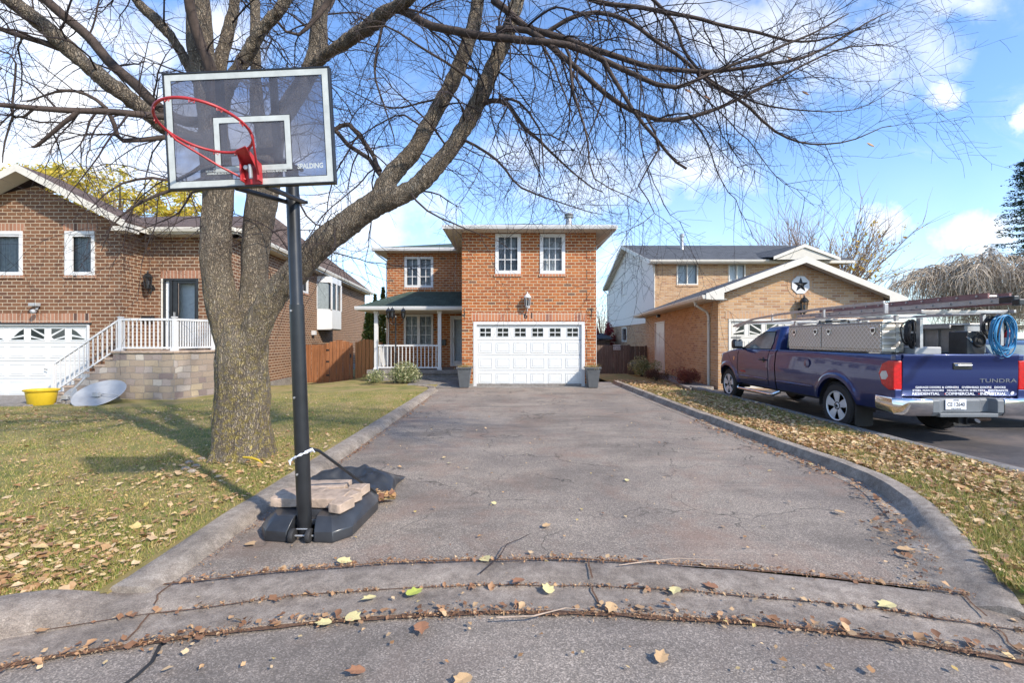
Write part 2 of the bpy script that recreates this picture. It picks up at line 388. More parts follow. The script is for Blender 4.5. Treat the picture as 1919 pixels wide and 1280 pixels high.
def copytree(root, loc, rz=0, scale=1, label=None):
    r = root.copy(); COL.objects.link(r); r.location = loc; r.rotation_euler.z = rz; r.scale = (scale,)*3
    if label: r['label'] = label
    ROOT[r.name] = tuple(loc)
    def rec(a, b):
        for ch in list(a.children):
            if ch.name == b.name: continue
            c = ch.copy(); COL.objects.link(c); c.parent = b; rec(ch, c)
    rec(root, r); return r
def textmesh(txt, fn, size, sx=1, depth=.002, mat='white', name='lettering', parent=None, align='CENTER', label=None, bold=0, shear=0, spacing=1):
    cu = bpy.data.curves.new('t', 'FONT'); cu.body = txt; cu.size = size; cu.align_x = align; cu.align_y = 'CENTER'; cu.offset = bold; cu.shear = shear
    cu.space_character = spacing
    cu.resolution_u = 3; ob = bpy.data.objects.new('t', cu); COL.objects.link(ob)
    dg = bpy.context.evaluated_depsgraph_get(); me = bpy.data.meshes.new_from_object(ob.evaluated_get(dg))
    m = M(); vs = [fn(v.co.x*sx, v.co.y, depth) for v in me.vertices]; m.add(vs, [tuple(p.vertices) for p in me.polygons])
    bpy.data.objects.remove(ob); bpy.data.curves.remove(cu)
    return m.obj(name, mat, parent, label=label, norm=False)

class Wall:
    """flat wall frame: u along from p0 to p1, v = z, d outwards (towards the left of p1->p0 is chosen by side)"""
    def __init__(s, p0, p1, out):
        s.p0 = Vector((*p0, 0)); e = Vector((*p1, 0))-s.p0; s.L = e.length; s.u = e.normalized()
        n = Vector((-s.u.y, s.u.x, 0)); s.n = n if n.dot(Vector((*out, 0))) > 0 else -n
    def __call__(s, u, v, d=0): return s.p0+s.u*u+s.n*d+Vector((0,0,v))
    def upx(s, px):     # u where the sight line through column px meets the wall
        k = (px-CX)/F; return (k*s.p0.y-s.p0.x)/(s.u.x-k*s.u.y)
    def dist(s, u): return s.p0.y+s.u.y*u
    def rect(s, x0, x1, y0, y1):   # measured window rectangle -> (u0,u1,v0,v1)
        a, b = s.upx(x0), s.upx(x1); c = s.dist((a+b)/2); u0, u1 = sorted((a, b))
        return (u0, u1, wz(y1, c), wz(y0, c))
    def mesh(s, m, u0, u1, z0, z1, ops=(), reveal=.1, top=None):
        us = sorted({u0, u1, *[o[0] for o in ops], *[o[1] for o in ops]}); vs = sorted({z0, z1, *[o[2] for o in ops], *[o[3] for o in ops]})
        us = [u for u in us if u0 <= u <= u1]; vs = [v for v in vs if z0 <= v <= z1]
        for i in range(len(us)-1):
            for j in range(len(vs)-1):
                cu, cv = (us[i]+us[i+1])/2, (vs[j]+vs[j+1])/2
                if any(o[0] < cu < o[1] and o[2] < cv < o[3] for o in ops): continue
                m.quad(s(us[i], vs[j]), s(us[i+1], vs[j]), s(us[i+1], vs[j+1]), s(us[i], vs[j+1]))
        for a, b, c, d in ops:
            m.quad(s(a,c), s(a,d), s(a,d,-reveal), s(a,c,-reveal)); m.quad(s(b,c), s(b,d), s(b,d,-reveal), s(b,c,-reveal))
            m.quad(s(a,d), s(b,d), s(b,d,-reveal), s(a,d,-reveal)); m.quad(s(a,c), s(b,c), s(b,c,-reveal), s(a,c,-reveal))
        if top: m.quad(*[s(u, v) for u, v in top])

def window(parent, W, r, fw=.09, cols=1, rows=1, lights=1, proud=.03, curt='curtain', sill=None, mull=.05, mat='white', soldier=None, label=None, open_frac=0):
    u0, u1, v0, v1 = r; m = M()
    m.hexa(W, u0, u1, v0, v0+fw, -.09, proud); m.hexa(W, u0, u1, v1-fw, v1, -.09, proud)
    m.hexa(W, u0, u0+fw, v0+fw, v1-fw, -.09, proud-.003); m.hexa(W, u1-fw, u1, v0+fw, v1-fw, -.09, proud-.003)
    a, b, c, d = u0+fw, u1-fw, v0+fw, v1-fw
    for i in range(1, lights):
        x = lerp(a, b, i/lights); m.hexa(W, x-mull, x+mull, c, d, -.09, proud-.008)
    w = m.obj('window', mat, parent, bevel=.006, label=label)
    g = M(); g.quad(W(a,c,-.045), W(b,c,-.045), W(b,d,-.045), W(a,d,-.045)); g.obj('pane', 'glass', w)
    if cols > 1 or rows > 1:
        q = M(); t = .014
        for i in range(lights):
            la = lerp(a, b, i/lights)+(mull if i else 0); lb = lerp(a, b, (i+1)/lights)-(mull if i < lights-1 else 0)
            for k in range(1, cols): x = lerp(la, lb, k/cols); q.hexa(W, x-t, x+t, c, d, -.043, -.030)
            for k in range(1, rows): y = lerp(c, d, k/rows); q.hexa(W, la, lb, y-t, y+t, -.043, -.028)
        q.obj('muntins', mat, w)
    rm = M(); rm.hexa(W, u0-.2, u1+.2, v0-.2, v1+.2, -.9, -.88)
    for e in ((u0-.2, u0-.18, v0-.2, v1+.2), (u1+.18, u1+.2, v0-.2, v1+.2), (u0-.18, u1+.18, v0-.2, v0-.18), (u0-.18, u1+.18, v1+.18, v1+.2)): rm.hexa(W, *e, -.88, -.12)
    rm.obj('room', 'room', w)
    if curt:
        cm = M(); n = 60; gap = 0
        for s0, s1 in ((a, lerp(a, b, .5-gap)), (lerp(a, b, .5+gap), b)):
            P = []; Q = []
            for k in range(n+1):
                x = lerp(s0, s1, k/n); dd = -.16+.018*math.sin(x*62+math.sin(x*17)*2)
                P.append(W(x, c-.1, dd)); Q.append(W(x, d+.1, dd))
            cm.loft([P, Q], caps=False, closed=False)
        cm.obj('curtain', curt, w, smooth=80)
    if sill:
        q = M(); q.hexa(W, u0-.03, u1+.03, v0-.085, v0-.002, -.05, .035); q.obj('sill', sill, parent, bevel=.004)
    if soldier:
        q = M(); q.hexa(W, u0-.05, u1+.05, v1+.001, v1+.22, -.02, .008); q.obj('lintel', soldier, parent)
    return w

def roofslab(m, pts, th=.12):
    """pts ccw list of 3D corners; slab downwards"""
    m.prism(pts, (0,0,-th))
def gutter(m, a, b, w=.11, h=.12):
    a, b = Vector(a), Vector(b); t = (b-a).normalized(); n = Vector((t.y, -t.x, 0))
    prof = [(0,0),(w,0),(w,-h*.35),(w*.75,-h),(0,-h)]
    m.loft([[p+n*x+Vector((0,0,z)) for x, z in prof] for p in (a, b)])
exec_parts = []

# ================================================================== GROUND
CC = Vector((.1, -4.69)); RK = 7.975
def arc(x, r=RK):
    q = r*r-(x-CC.x)**2
    return CC.y+math.sqrt(q) if q > 0 else CC.y
def hL(x, y):
    h = .060-.145*sm(-3.2, -9.5, x)*sm(5, 11, y)-.26*sm(15.5, 20.5, y)*sm(-5.6, -8, x)
    h += .02*mnoise.noise(Vector((x*.5, y*.5, 0)))+.035*math.exp(-((x+3.39)**2+(y-5.95)**2)/.6)
    return h
def kin(y):          # right kerb, driveway side
    pts = [(2.7,2.62),(3.0,2.84),(3.6,3.22),(4.2,3.52),(4.75,3.74),(5.1,3.82),(5.6,3.83),(6.8,3.76),(11.2,3.62),(20,3.5)]
    for (a, xa), (b, xb) in zip(pts, pts[1:]):
        if y <= b: return lerp(xa, xb, max(0, (y-a)/(b-a)))
    return pts[-1][1]
def hR(x, y): return .08+.012*mnoise.noise(Vector((x, y, 4)))-.10*sm(12, 15, y)-.34*sm(21, 26, y)
def grid(fn, nu, nv, xs=None):
    m = M(); vs = []; fs = []
    for j in range(nv+1):
        for i in range(nu+1): vs.append(fn(i/nu, j/nv))
    for j in range(nv):
        for i in range(nu):
            k = j*(nu+1)+i; fs.append((k, k+1, k+nu+2, k+nu+1))
    m.add(vs, fs); return m
NOBASE |= {'ground','lawn','grass_strip','driveway','street','kerb','path','debris','fallen_leaves','grass','sky'}
m = M(); m.quad((-900,-300,-.62),(900,-300,-.62),(900,1500,-.62),(-900,1500,-.62)); struct(m.obj('ground','farground'))
def fl(u, v):
    x = -2.42-(v**1.7)*36; y0 = arc(x, RK-.05) if x > -7.6 else lerp(arc(-7.6, RK-.03), -3, sm(-7.6, -9, x)); y = y0+(u**1.5)*(48-y0); return (x, y, hL(x, y)-(.02 if v == 0 else 0))
struct(grid(fl, 130, 130).obj('lawn', 'grass', smooth=60))
def fr(u, v):
    y = 1.6+v**1.3*25.75; x0 = kin(max(y,2.9))+.19; x1 = 5.65 if y < 14.5 else lerp(5.65, 7.5, sm(14.5, 15.5, y)); x = lerp(x0, x1, u); yy = max(y, arc(x, RK-.03)) if y < 4 else y
    return (x, yy, hR(x, yy)-.012-(.03 if u == 0 else 0))
struct(grid(fr, 24, 120).obj('grass_strip', 'grass', smooth=60))
# main driveway
def fd(u, v):
    y = lerp(0, 1, v); xl = -2.50 if v < .08 else -2.30; yb = 15.5
    yy = 2.7+v*(yb-2.7); x = lerp(xl, kin(yy)+.03, u); y0 = arc(x)+.0
    yy = y0+v*(yb-y0); x = lerp(xl, kin(yy)+.03, u); return (x, yy, .010+.012*mnoise.noise(Vector((x*.6, yy*.6, 9))))
struct(grid(fd, 50, 100).obj('driveway', 'asphalt', smooth=60), label='worn asphalt driveway running up to the garage')
# street disc
m = M(); n = 160
def disc(r, z): return [(CC.x+r*math.sin(a), CC.y+r*math.cos(a), z) for a in np.linspace(-PI, PI, n, endpoint=False)]
m.add(disc(7.41, 0)+[(CC.x, CC.y, .03)], [(i, (i+1)%n, n) for i in range(n)]); struct(m.obj('street','street'))
# street kerb ring
def kraise(a):
    x = CC.x+8*math.sin(a)
    r = 1-sm(-2.75, -2.35, x)*(1-sm(2.95, 3.25, x))
    return r*(1-sm(5.2, 5.8, x)*(a > 0))
rings = []
for a in np.linspace(-1.5, 1.5, 420):
    k = kraise(a); nz = mnoise.noise(Vector((a*30, 0, 0)))*.012; h = .026+.082*k+nz*.8
    pr = [(7.38,-.02),(7.40,.012),(7.58,.006),(7.665,.004+nz*.4),(7.69+nz*.5,h*.55),(7.74,h),(7.88,h+.006),(7.95,h+.004),(7.975,h-.012),(7.98,-.05)]
    rings.append([(CC.x+r*math.sin(a), CC.y+r*math.cos(a), z) for r, z in pr])
m = M(); m.loft(rings, caps=False); struct(m.obj('kerb','kerbstreet', smooth=50), label='low rolled concrete kerb and gutter curving along the street')
# side kerbs
def kerbpath(pts, w=.33, h=.11, name='kerb', lab=None, mat='kerbcon', slope=.09):
    m = M(); rings = []; P = [Vector((*p, 0)) for p in pts]
    Q = []
    for a, b in zip(P, P[1:]):
        k = max(1, int((b-a).length/.12)); Q += [a.lerp(b, i/k) for i in range(k)]
    Q.append(P[-1])
    for i, p in enumerate(Q):
        t = (Q[min(i+1, len(Q)-1)]-Q[max(i-1, 0)]).normalized(); n = Vector((-t.y, t.x, 0))   # n = away from drive (left of travel)
        z = mnoise.noise(Vector((p.x*1.5, p.y*1.5, 3)))*.012; e = sm(0, 1.0, i*.12); hh = h*(.88+.12*e)
        z2 = mnoise.noise(Vector((p.x*9, p.y*9, 1)))*.006; pr = [(-.01,-.03),(0,.02),(slope*.45,hh*.74+z),(slope*.8,hh+z+z2),(w*.7,hh+.004+z),(w-.015,hh+z*.5+z2),(w,hh-.02),(w,-.05)]
        rings.append([p+n*a+Vector((0,0,b)) for a, b in pr])
    m.loft(rings); return struct(m.obj(name, mat, smooth=45), label=lab)
kerbpath([(-2.17,2.86),(-2.19,4),(-2.2,6),(-2.2,10),(-2.2,14.2),(-2.4,15.0),(-3.0,15.6)], .27, .085, lab='grey concrete kerb between the lawn and the driveway')
pr_ = [(kin(y), y) for y in np.linspace(2.93, 16.2, 60)][::-1]
m_ = M()
def kr():
    m = M(); rings = []
    ys = list(np.linspace(2.74, 16.4, 134))
    for i, y in enumerate(ys):
        p = Vector((kin(y), y, 0)); q = Vector((kin(y+.1), y+.1, 0)); t = (q-p).normalized(); n = Vector((t.y, -t.x, 0))
        z = mnoise.noise(Vector((p.x*1.5, p.y*1.5, 3)))*.012; hh = .122*(.55+.45*sm(2.9, 4.4, y)); w = .22+.03*(1-sm(3., 5., y)); s = .05+.09*(1-sm(3.3, 5.0, y))
        pp = [(-.16-.05*(1-sm(3,5,y)),-.02),(-.15,.016),(0,.018),(s*.5,hh*.6+z),(s,hh+z),(w*.8,hh+.004+z),(w,hh-.01),(w+.01,-.05)]
        rings.append([p+n*a+Vector((0,0,b)) for a, b in pp])
    m.loft(rings); struct(m.obj('kerb','kerbcon', smooth=45), label='grey concrete kerb between the driveway and the leafy strip')
kr()
m = M(); rings = []
for y in np.linspace(3.6, 14.7, 60):
    z = mnoise.noise(Vector((5, y, 3)))*.008; x = 5.60+.10*sm(6, 4, y)
    rings.append([(x,y,-.05),(x,y,.10+z),(x+.03,y,.115+z),(x+.17,y,.112+z),(x+.19,y,.09+z),(x+.2,y,-.05)])
m.loft(rings); struct(m.obj('kerb','concrete', smooth=45), label='narrow concrete edging along the neighbouring dark driveway')
m = M(); m.quad((5.78,arc(5.78),-.022),(16,-4,-.022),(18,15,-.03),(5.78,15,-.03)); struct(m.obj('driveway','asphalt_new'), label='dark smooth asphalt driveway under the blue pickup truck')
# walkways
m = M(); m.prism([(-3.4,15.3,.05),(-1.3,15.1,.03),(-1.3,15.5,.03),(-1.62,15.5,.03),(-1.62,17.1,.12),(-3.6,17.15,.12)], (0,0,-.2)); struct(m.obj('path','concrete', bevel=.01), label='pale concrete walk from the driveway to the porch')
m = M(); m.prism([(-1.7,15.05,.022),(3.6,15.05,.022),(3.6,17,.022),(2.9,17,.022),(2.9,15.45,.022),(-1.7,15.45,.022)], (0,0,-.2)); struct(m.obj('path','concrete'), label='concrete apron below the white garage door')
m = M(); m.prism([(5.5,14.4,.07),(6.4,14.8,.07),(7.0,20.6,-.02),(6.3,20.6,-.02)][::1], (0,0,-.1)); struct(m.obj('path','concrete'), label='narrow concrete path beside the tan brick garage')
m = M(); m.prism([(-30,11.55,-.055),(-12.0,11.55,-.055),(-11.2,12.3,-.055),(-11.2,13.62,-.055),(-30,13.62,-.055)][::1], (0,0,-.1)); struct(m.obj('driveway','concrete'), label='grey driveway strip before the left white garage door')
# wet debris seams
def seam(r0, w, a0, a1, z, seed):
    A = []; B = []
    for a in np.linspace(a0, a1, 260):
        k = w*(.5+.9*abs(mnoise.noise(Vector((a*28, seed, 0))))+.5*abs(mnoise.noise(Vector((a*90, seed, 5))))); r = r0+.03*mnoise.noise(Vector((a*14, seed+3, 0)))
        A.append((CC.x+(r-k/2)*math.sin(a), CC.y+(r-k/2)*math.cos(a), z)); B.append((CC.x+(r+k/2)*math.sin(a), CC.y+(r+k/2)*math.cos(a), z))
    return A, B
m = M(); m.loft(list(seam(7.375, .05, -.6, .62, .014, 1)), caps=False, closed=False); m.loft(list(seam(7.985, .028, -.30, .36, .032, 2)), caps=False, closed=False)
m.loft(list(seam(7.672, .012, -.5, .55, .014, 8)), caps=False, closed=False)
struct(m.obj('debris','debris'), 'stuff', 'brown rotted leaf debris in the seams of the street kerb', 'debris')

# ================================================================== LEAVES & GRASS
def scatter_mesh(name, mat, P, size, flat=.35, seed=1, shape='leaf', label=None, cat=None, kind='stuff', parent=None, up=None):
    r = np.random.default_rng(seed); P = np.asarray(P, 'f'); n = len(P)
    if shape == 'leaf':
        base = np.array([(0,-1,0),(.55,-.55,.12),(.82,.12,.22),(.38,.45,.06),(0,1.05,0),(-.42,.42,.06),(-.8,.05,.22),(-.5,-.6,.12)]); faces = [(0,1,2,3,4),(0,4,5,6,7)]
    elif shape == 'oval':
        base = np.array([(0,-1,0),(.42,0,.1),(0,1,0),(-.42,0,.1)]); faces = [(0,1,2),(0,2,3)]
    else:
        base = np.array([(-.5,0,0),(.5,0,0),(.12,0,1)]); faces = [(0,1,2)]
    k = len(base); s = (size*np.clip(r.lognormal(-.08,.38,n),.4,2.0))[:,None,None] if not hasattr(size, '__len__') else (np.asarray(size)[:,None,None])
    yaw = r.random(n)*2*PI
    if shape == 'blade':
        w = .0045; hgt = s[:,0,0]; lean = r.normal(0, flat, (n,2))*hgt[:,None]
        V = np.zeros((n,3,3)); c, sn = np.cos(yaw), np.sin(yaw)
        V[:,0,0] = -c*w; V[:,0,1] = -sn*w; V[:,1,0] = c*w; V[:,1,1] = sn*w; V[:,2,:2] = lean; V[:,2,2] = hgt
        V += P[:,None,:]
    else:
        b = np.repeat(base[None], n, 0)*s; b[:,:,0] *= (.7+.5*r.random(n))[:,None]; b[:,:,2] *= (r.random(n)*2.2-.3)[:,None]
        pitch = r.normal(0, flat, n); roll = r.normal(0, flat, n)
        cy, sy = np.cos(yaw), np.sin(yaw); cp, sp = np.cos(pitch), np.sin(pitch); cr, sr = np.cos(roll), np.sin(roll)
        x, y, z = b[:,:,0].copy(), b[:,:,1].copy(), b[:,:,2].copy()
        y, z = y*cp[:,None]-z*sp[:,None], y*sp[:,None]+z*cp[:,None]
        x, z = x*cr[:,None]+z*sr[:,None], -x*sr[:,None]+z*cr[:,None]
        x, y = x*cy[:,None]-y*sy[:,None], x*sy[:,None]+y*cy[:,None]
        V = np.stack([x,y,z], 2)+P[:,None,:]
    if parent is not None: V = V-np.array(ROOT[parent.name])
    me = bpy.data.meshes.new(name); V = V.reshape(-1,3); me.vertices.add(len(V)); me.vertices.foreach_set('co', V.astype('f').ravel())
    fl_ = [len(f) for f in faces]; L = sum(fl_); me.loops.add(L*n); me.polygons.add(len(faces)*n)
    fi = np.concatenate([np.array(f) for f in faces]); idx = (np.arange(n)[:,None]*k+fi[None]).ravel()
    me.loops.foreach_set('vertex_index', idx.astype('i'))
    st = np.concatenate([[0], np.cumsum(fl_)[:-1]]); me.polygons.foreach_set('loop_start', (np.arange(n)[:,None]*L+st[None]).ravel().astype('i'))
    me.update(calc_edges=True); me.validate()
    me.materials.append(MT[mat]); o = bpy.data.objects.new(name, me); COL.objects.link(o)
    if parent is not None: o.parent = parent
    else:
        ROOT[o.name] = (0,0,0)
        o['kind'] = kind
    if label: o['label'] = label
    if cat: o['category'] = cat
    return o
def clump(x, y, s=1.2, seed=0): return mnoise.noise(Vector((x*s, y*s, seed)))+.5*mnoise.noise(Vector((x*s*2.7, y*s*2.7, seed+5)))
# left lawn: leaves
P = []
while len(P) < 6000:
    y = 2.4+random.random()**1.5*10.5; x = -2.5-random.random()*y*1.08
    if x < -9 and y > 11.4: continue
    if y < arc(x, RK): continue
    c = clump(x, y, .9); near = sm(4.6, 3.2, y)*sm(-2.4, -3.1, x); band = sm(8.0, 9.2, y)*sm(11.6, 10, y)*sm(-4.5, -6.5, x)
    root = math.exp(-((x+3.2)**2+(y-5.5)**2)/.7); edge = .35*sm(-3.1, -2.6, x)
    if random.random() < .06+.38*max(0, c)+near*.75+band*.9+root*.9+edge*.6: P.append((x, y, hL(x, y)+.012+random.random()*.02))
scatter_mesh('fallen_leaves', 'leaves', P, .023, .22, 3, label='brown and yellow leaves lying on the left lawn', cat='fallen leaves')
# right strip: dense
P = []
while len(P) < 19000:
    y = 2.0+random.random()**1.35*16; x = lerp(kin(max(y,2.9))+.25, 5.62 if y < 14.4 else 6.3, random.random())
    if y < arc(x, RK+.02): continue
    d = .85 if y > 5.0 else .35+.35*sm(3.6, 5, y)
    d *= (.25+.75*sm(-.45, .1, clump(x, y, 1.3, 3)))
    if x > 5.1 and y > 7.5: d *= .35
    if y > 12: d *= .45
    if random.random() < d: P.append((x, y, hR(x, y)+.012+random.random()*.035))
scatter_mesh('fallen_leaves', 'leaves', P, .026, .32, 4, label='thick tan leaf litter on the grass strip beside the truck', cat='fallen leaves')
# leaves along kerbs, seams and gutter
P = []
for _ in range(1700):
    k = random.random()
    if k < .27: y = 4.3+random.random()**.8*9; x = -2.17+abs(random.gauss(0, .09)); z = .028; 
    elif k < .58: y = 3.0+random.random()*6; x = kin(y)-.06-abs(random.gauss(0, .12+.12*sm(4.8,3.2,y))); z = .03
    elif k < .82: a = random.uniform(-.5, .5); r = 7.40+random.gauss(0, .035); x = CC.x+r*math.sin(a); y = CC.y+r*math.cos(a); z = .026
    elif k < .92: a = random.uniform(-.42, .45); r = 7.66+random.gauss(0, .02); x = CC.x+r*math.sin(a); y = CC.y+r*math.cos(a); z = .018
    else: a = random.uniform(-.28, .36); r = 8.01+random.gauss(0, .03); x = CC.x+r*math.sin(a); y = CC.y+r*math.cos(a); z = .035
    if k < .27 and y > 7.5 and random.random() < .55: continue
    if clump(x, y, 2.2, 8) < -.22: continue
    P.append((x, y, z+random.random()*.012))
scatter_mesh('fallen_leaves', 'leaves_brown', P, .017, .3, 5, label='small brown leaf scraps caught along the kerbs and seams', cat='fallen leaves')
P = []
for _ in range(260):   # gutter at left
    a = random.uniform(-.62, -.38); r = 7.62+random.gauss(0, .07); P.append((CC.x+r*math.sin(a), CC.y+r*math.cos(a), .03+random.random()*.04))
for _ in range(90):
    a = random.uniform(.36, .62); r = 7.60+random.gauss(0, .05); P.append((CC.x+r*math.sin(a), CC.y+r*math.cos(a), .03+random.random()*.03))
for _ in range(45):
    P.append((-1.30+random.gauss(.03,.08), 4.60+random.gauss(0,.09), .03+random.random()*.05))
scatter_mesh('fallen_leaves', 'leaves', P, .038, .3, 6, label='drifts of pale leaves lying in the gutter and behind the hoop base', cat='fallen leaves')
P = []
for _ in range(420):
    y = 2.2+random.random()**1.6*12; x = random.uniform(-2.1 if y > 3.2 else -3, 3.3)
    P.append((x, y, .026+random.random()*.006))
scatter_mesh('fallen_leaves', 'leaves', P, .014, .2, 16, label='tiny leaf crumbs scattered over the asphalt driveway', cat='fallen leaves')
# counted stray leaves
def leafobj(col, name='stray_leaf'):
    m = M(); base = [(0,-1,0),(.35,-.85,.05),(.75,-.3,.16),(.62,.05,.1),(.7,.45,.22),(.28,.5,.05),(0,1.1,.02),(-.3,.5,.07),(-.75,.4,.25),(-.6,0,.1),(-.72,-.35,.16),(-.38,-.88,.06)]
    m.add([(0,0,.0)]+base, [(0,i+1,(i+1)%12+1) for i in range(12)]); return m
lc = {'pale yellow': (.62,.52,.24), 'tan': (.50,.32,.16), 'rust brown': (.30,.14,.07), 'yellow green': (.42,.45,.08)}
LM = {k: plain('leaf_'+k.replace(' ','_'), v, .7, var=.3, scale=30) for k, v in lc.items()}
spots = [(778,1110,'yellow green','heart-shaped yellow green leaf lying on the low kerb before the driveway'),(690,1122,'pale yellow','round pale yellow leaf left of the green leaf on the gutter'),(925,943,'pale yellow','pale curled leaf alone in the middle of the driveway'),
 (1700,1030,'tan','large tan leaf against the foot of the right kerb'),(1027,1103,'pale yellow','pale leaf on the low kerb right of centre'),(910,1052,'pale yellow','pale leaf at the driveway end seam'),(663,1158,'pale yellow','large pale leaf in the brown seam left of centre'),
 (605,1168,'pale yellow','pale yellow leaf at the street edge below the hoop base'),(790,1178,'rust brown','rotted brown leaf clump on the street asphalt'),(665,1258,'rust brown','dark brown leaf flat on the street near the bottom left'),
 (865,1276,'tan','tan leaf on the street at the bottom edge of the view'),(1265,1108,'pale yellow','pale leaf on the low kerb near the right kerb joint'),(1660,1135,'pale yellow','pale leaf on the gutter at right'),(1330,1098,'rust brown','brown torn leaf on the low kerb at right'),
 (647,1055,'pale yellow','pale leaf between the hoop base and the driveway seam'),(1025,985,'tan','tan leaf in the driveway centre left of the twig'),(1145,1140,'tan','tan leaf beside the kerb joint crack'),(970,1093,'rust brown','rust coloured leaf pile on the low kerb at centre'),
 (1575,960,'tan','tan leaf on the driveway by the right kerb bend'),(1520,870,'pale yellow','small pale leaf on the driveway by the right kerb'),(1175,900,'pale yellow','small pale leaf in the upper middle of the driveway'),(842,868,'pale yellow','small pale leaf on the driveway left of centre'),
 (470,1020,'tan','broad tan leaf beside the kerb left of the hoop base'),(1240,1230,'tan','tan leaf scrap on the right of the street asphalt')]
for i, (px, py, c, lab) in enumerate(spots):
    D = (CH-.03)*F/(py-HY); o = leafobj(c).obj('stray_leaf', LM[c]); s = random.uniform(.032,.048)*(1.25 if py > 1000 else 1)
    o.location = (wx(px, D), D, .043 if 2.95 < D < 3.36 else .032); o.scale = (s, s*random.uniform(.8,1.1), s*.7); o.rotation_euler = (random.gauss(0,.08), random.gauss(0,.08), random.random()*6.3)
    tag(o, lab, 'leaf', 'single leaves strewn on the asphalt')
# twigs on the drive
for (pts, lab) in [([(900,1075),(935,1045),(950,1020),(975,1010),(995,1000)], 'long dark twig lying across the end of the driveway'), ([(1160,1060),(1195,1055),(1270,1047),(1350,1050)], 'thin pale twig lying along the driveway end seam'),
                   ([(930,1158),(1000,1155),(1060,1140),(1095,1143)], 'pale stripped stick in the brown street seam'), ([(1760,860),(1800,862),(1820,880),(1812,895)], 'bent dark twig lying at the edge of the leaf litter')]:
    m = M(); m.tube([at(px, py, (CH-.05)*F/(py-HY)) for px, py in pts], [.004,.0045,.003,.002,.0015][:len(pts)], 6)
    tag(m.obj('fallen_twig', 'twig' if 'dark' in lab else 'paver'), lab, 'twig')
# grass blades
def blades(n, fn, h, seed, lab, dens):
    P = []
    while len(P) < n:
        p = fn()
        if p is None: continue
        if random.random() < dens(p[0], p[1]): P.append(p)
    r = np.random.default_rng(seed)
    return scatter_mesh('grass', 'grass_blade', P, np.array([h*(.5+r.random())*(1 if True else 0) for _ in P]), .45, seed, 'blade', lab, 'grass')
def pl():
    y = 2.5+random.random()**1.4*11; x = -2.50-random.random()**1.15*y*1.05
    if y < arc(x, RK-.01) or (y > 11.4 and x < -8.4): return None
    return (x, y, hL(x, y)-.004)
blades(110000, pl, .030, 11, 'short patchy autumn grass of the left lawn', lambda x, y: .35+.6*sm(-.3,.5,clump(x,y,1.1,2)))
def prr():
    y = 2.0+random.random()**1.5*12; x = lerp(kin(max(y,2.9))+.25, 5.6, random.random()**1.1)
    if y < arc(x, RK): return None
    return (x, y, hR(x, y)-.004)
blades(45000, prr, .058, 12, 'green grass showing through the leaves of the right strip', lambda x, y: .2+.8*sm(-.1,.4,clump(x,y,1.5,6))+.8*sm(.7,.2,x-kin(y)-.27)*sm(6,4,y))

# ================================================================== MAIN HOUSE
YG = 15.45; YB = 19.1; XL = -5.03; XM = -1.60; XR = 2.81; ZS = 5.07
H = thing('brick_house', (-1, 18, 0), 'two-storey orange brick house with a white double garage door and dark green roof', 'house')
WG = Wall((XM, YG), (XR, YG), (0,-1)); WL = Wall((XL, YB), (XM, YB), (0,-1))
gd = WG.rect(887, 1096, 603, 724); gd = (gd[0], gd[1], .02, gd[3])
w1 = WG.rect(928, 976, 438, 513.5); w2 = WG.rect(1011.6, 1059, 438, 513.5)
w3 = WL.rect(758, 812, 481, 539); w4 = WL.rect(757, 812, 589, 649); dr = WL.rect(844, 880, 594, 686); dr = (dr[0], dr[0]+.86, .46, 2.52)
m = M()
WG.mesh(m, 0, WG.L, -.5, ZS, [gd, w1, w2]); WL.mesh(m, 0, WL.L, -.5, ZS, [w3, w4, dr])
for a, b, o in (((XM,YG),(XM,YB),(-1,0)), ((XR,YG),(XR,28),(1,0)), ((XL,YB),(XL,28),(-1,0)), ((XL,28),(XR,28),(0,1))):
    W = Wall(a, b, o); W.mesh(m, 0, W.L, -.6, ZS)
m.obj('wall', 'brick_red', H)
# soldier course and keyed corner bricks
m = M(); m.hexa(WG, gd[0]-.28, gd[1]+.28, gd[3]+.03, gd[3]+.30, -.02, .012); m.obj('lintel', 'soldier_red', H)
m = M()
for z in np.arange(.9, 5.0, .66):
    for a in (0, WG.L-.30): m = M(); m.hexa(WG, a, a+.30, z, z+.32, -.02, .02); m.obj('quoin', 'brick_red', H)
m = M(); m.hexa(WG, -.005, WG.L+.005, -.3, .10, -.02, .015); m.obj('foundation', 'concrete', H)
for r in (w1, w2): window(H, WG, r, .115, 3, 3, 1, .03, 'sheer', 'soldier_red')
window(H, WL, w3, .10, 2, 3, 2, .03, 'sheer', 'soldier_red', mull=.06); window(H, WL, w4, .09, 2, 3, 2, .03, 'sheer', 'soldier_red', mull=.06)
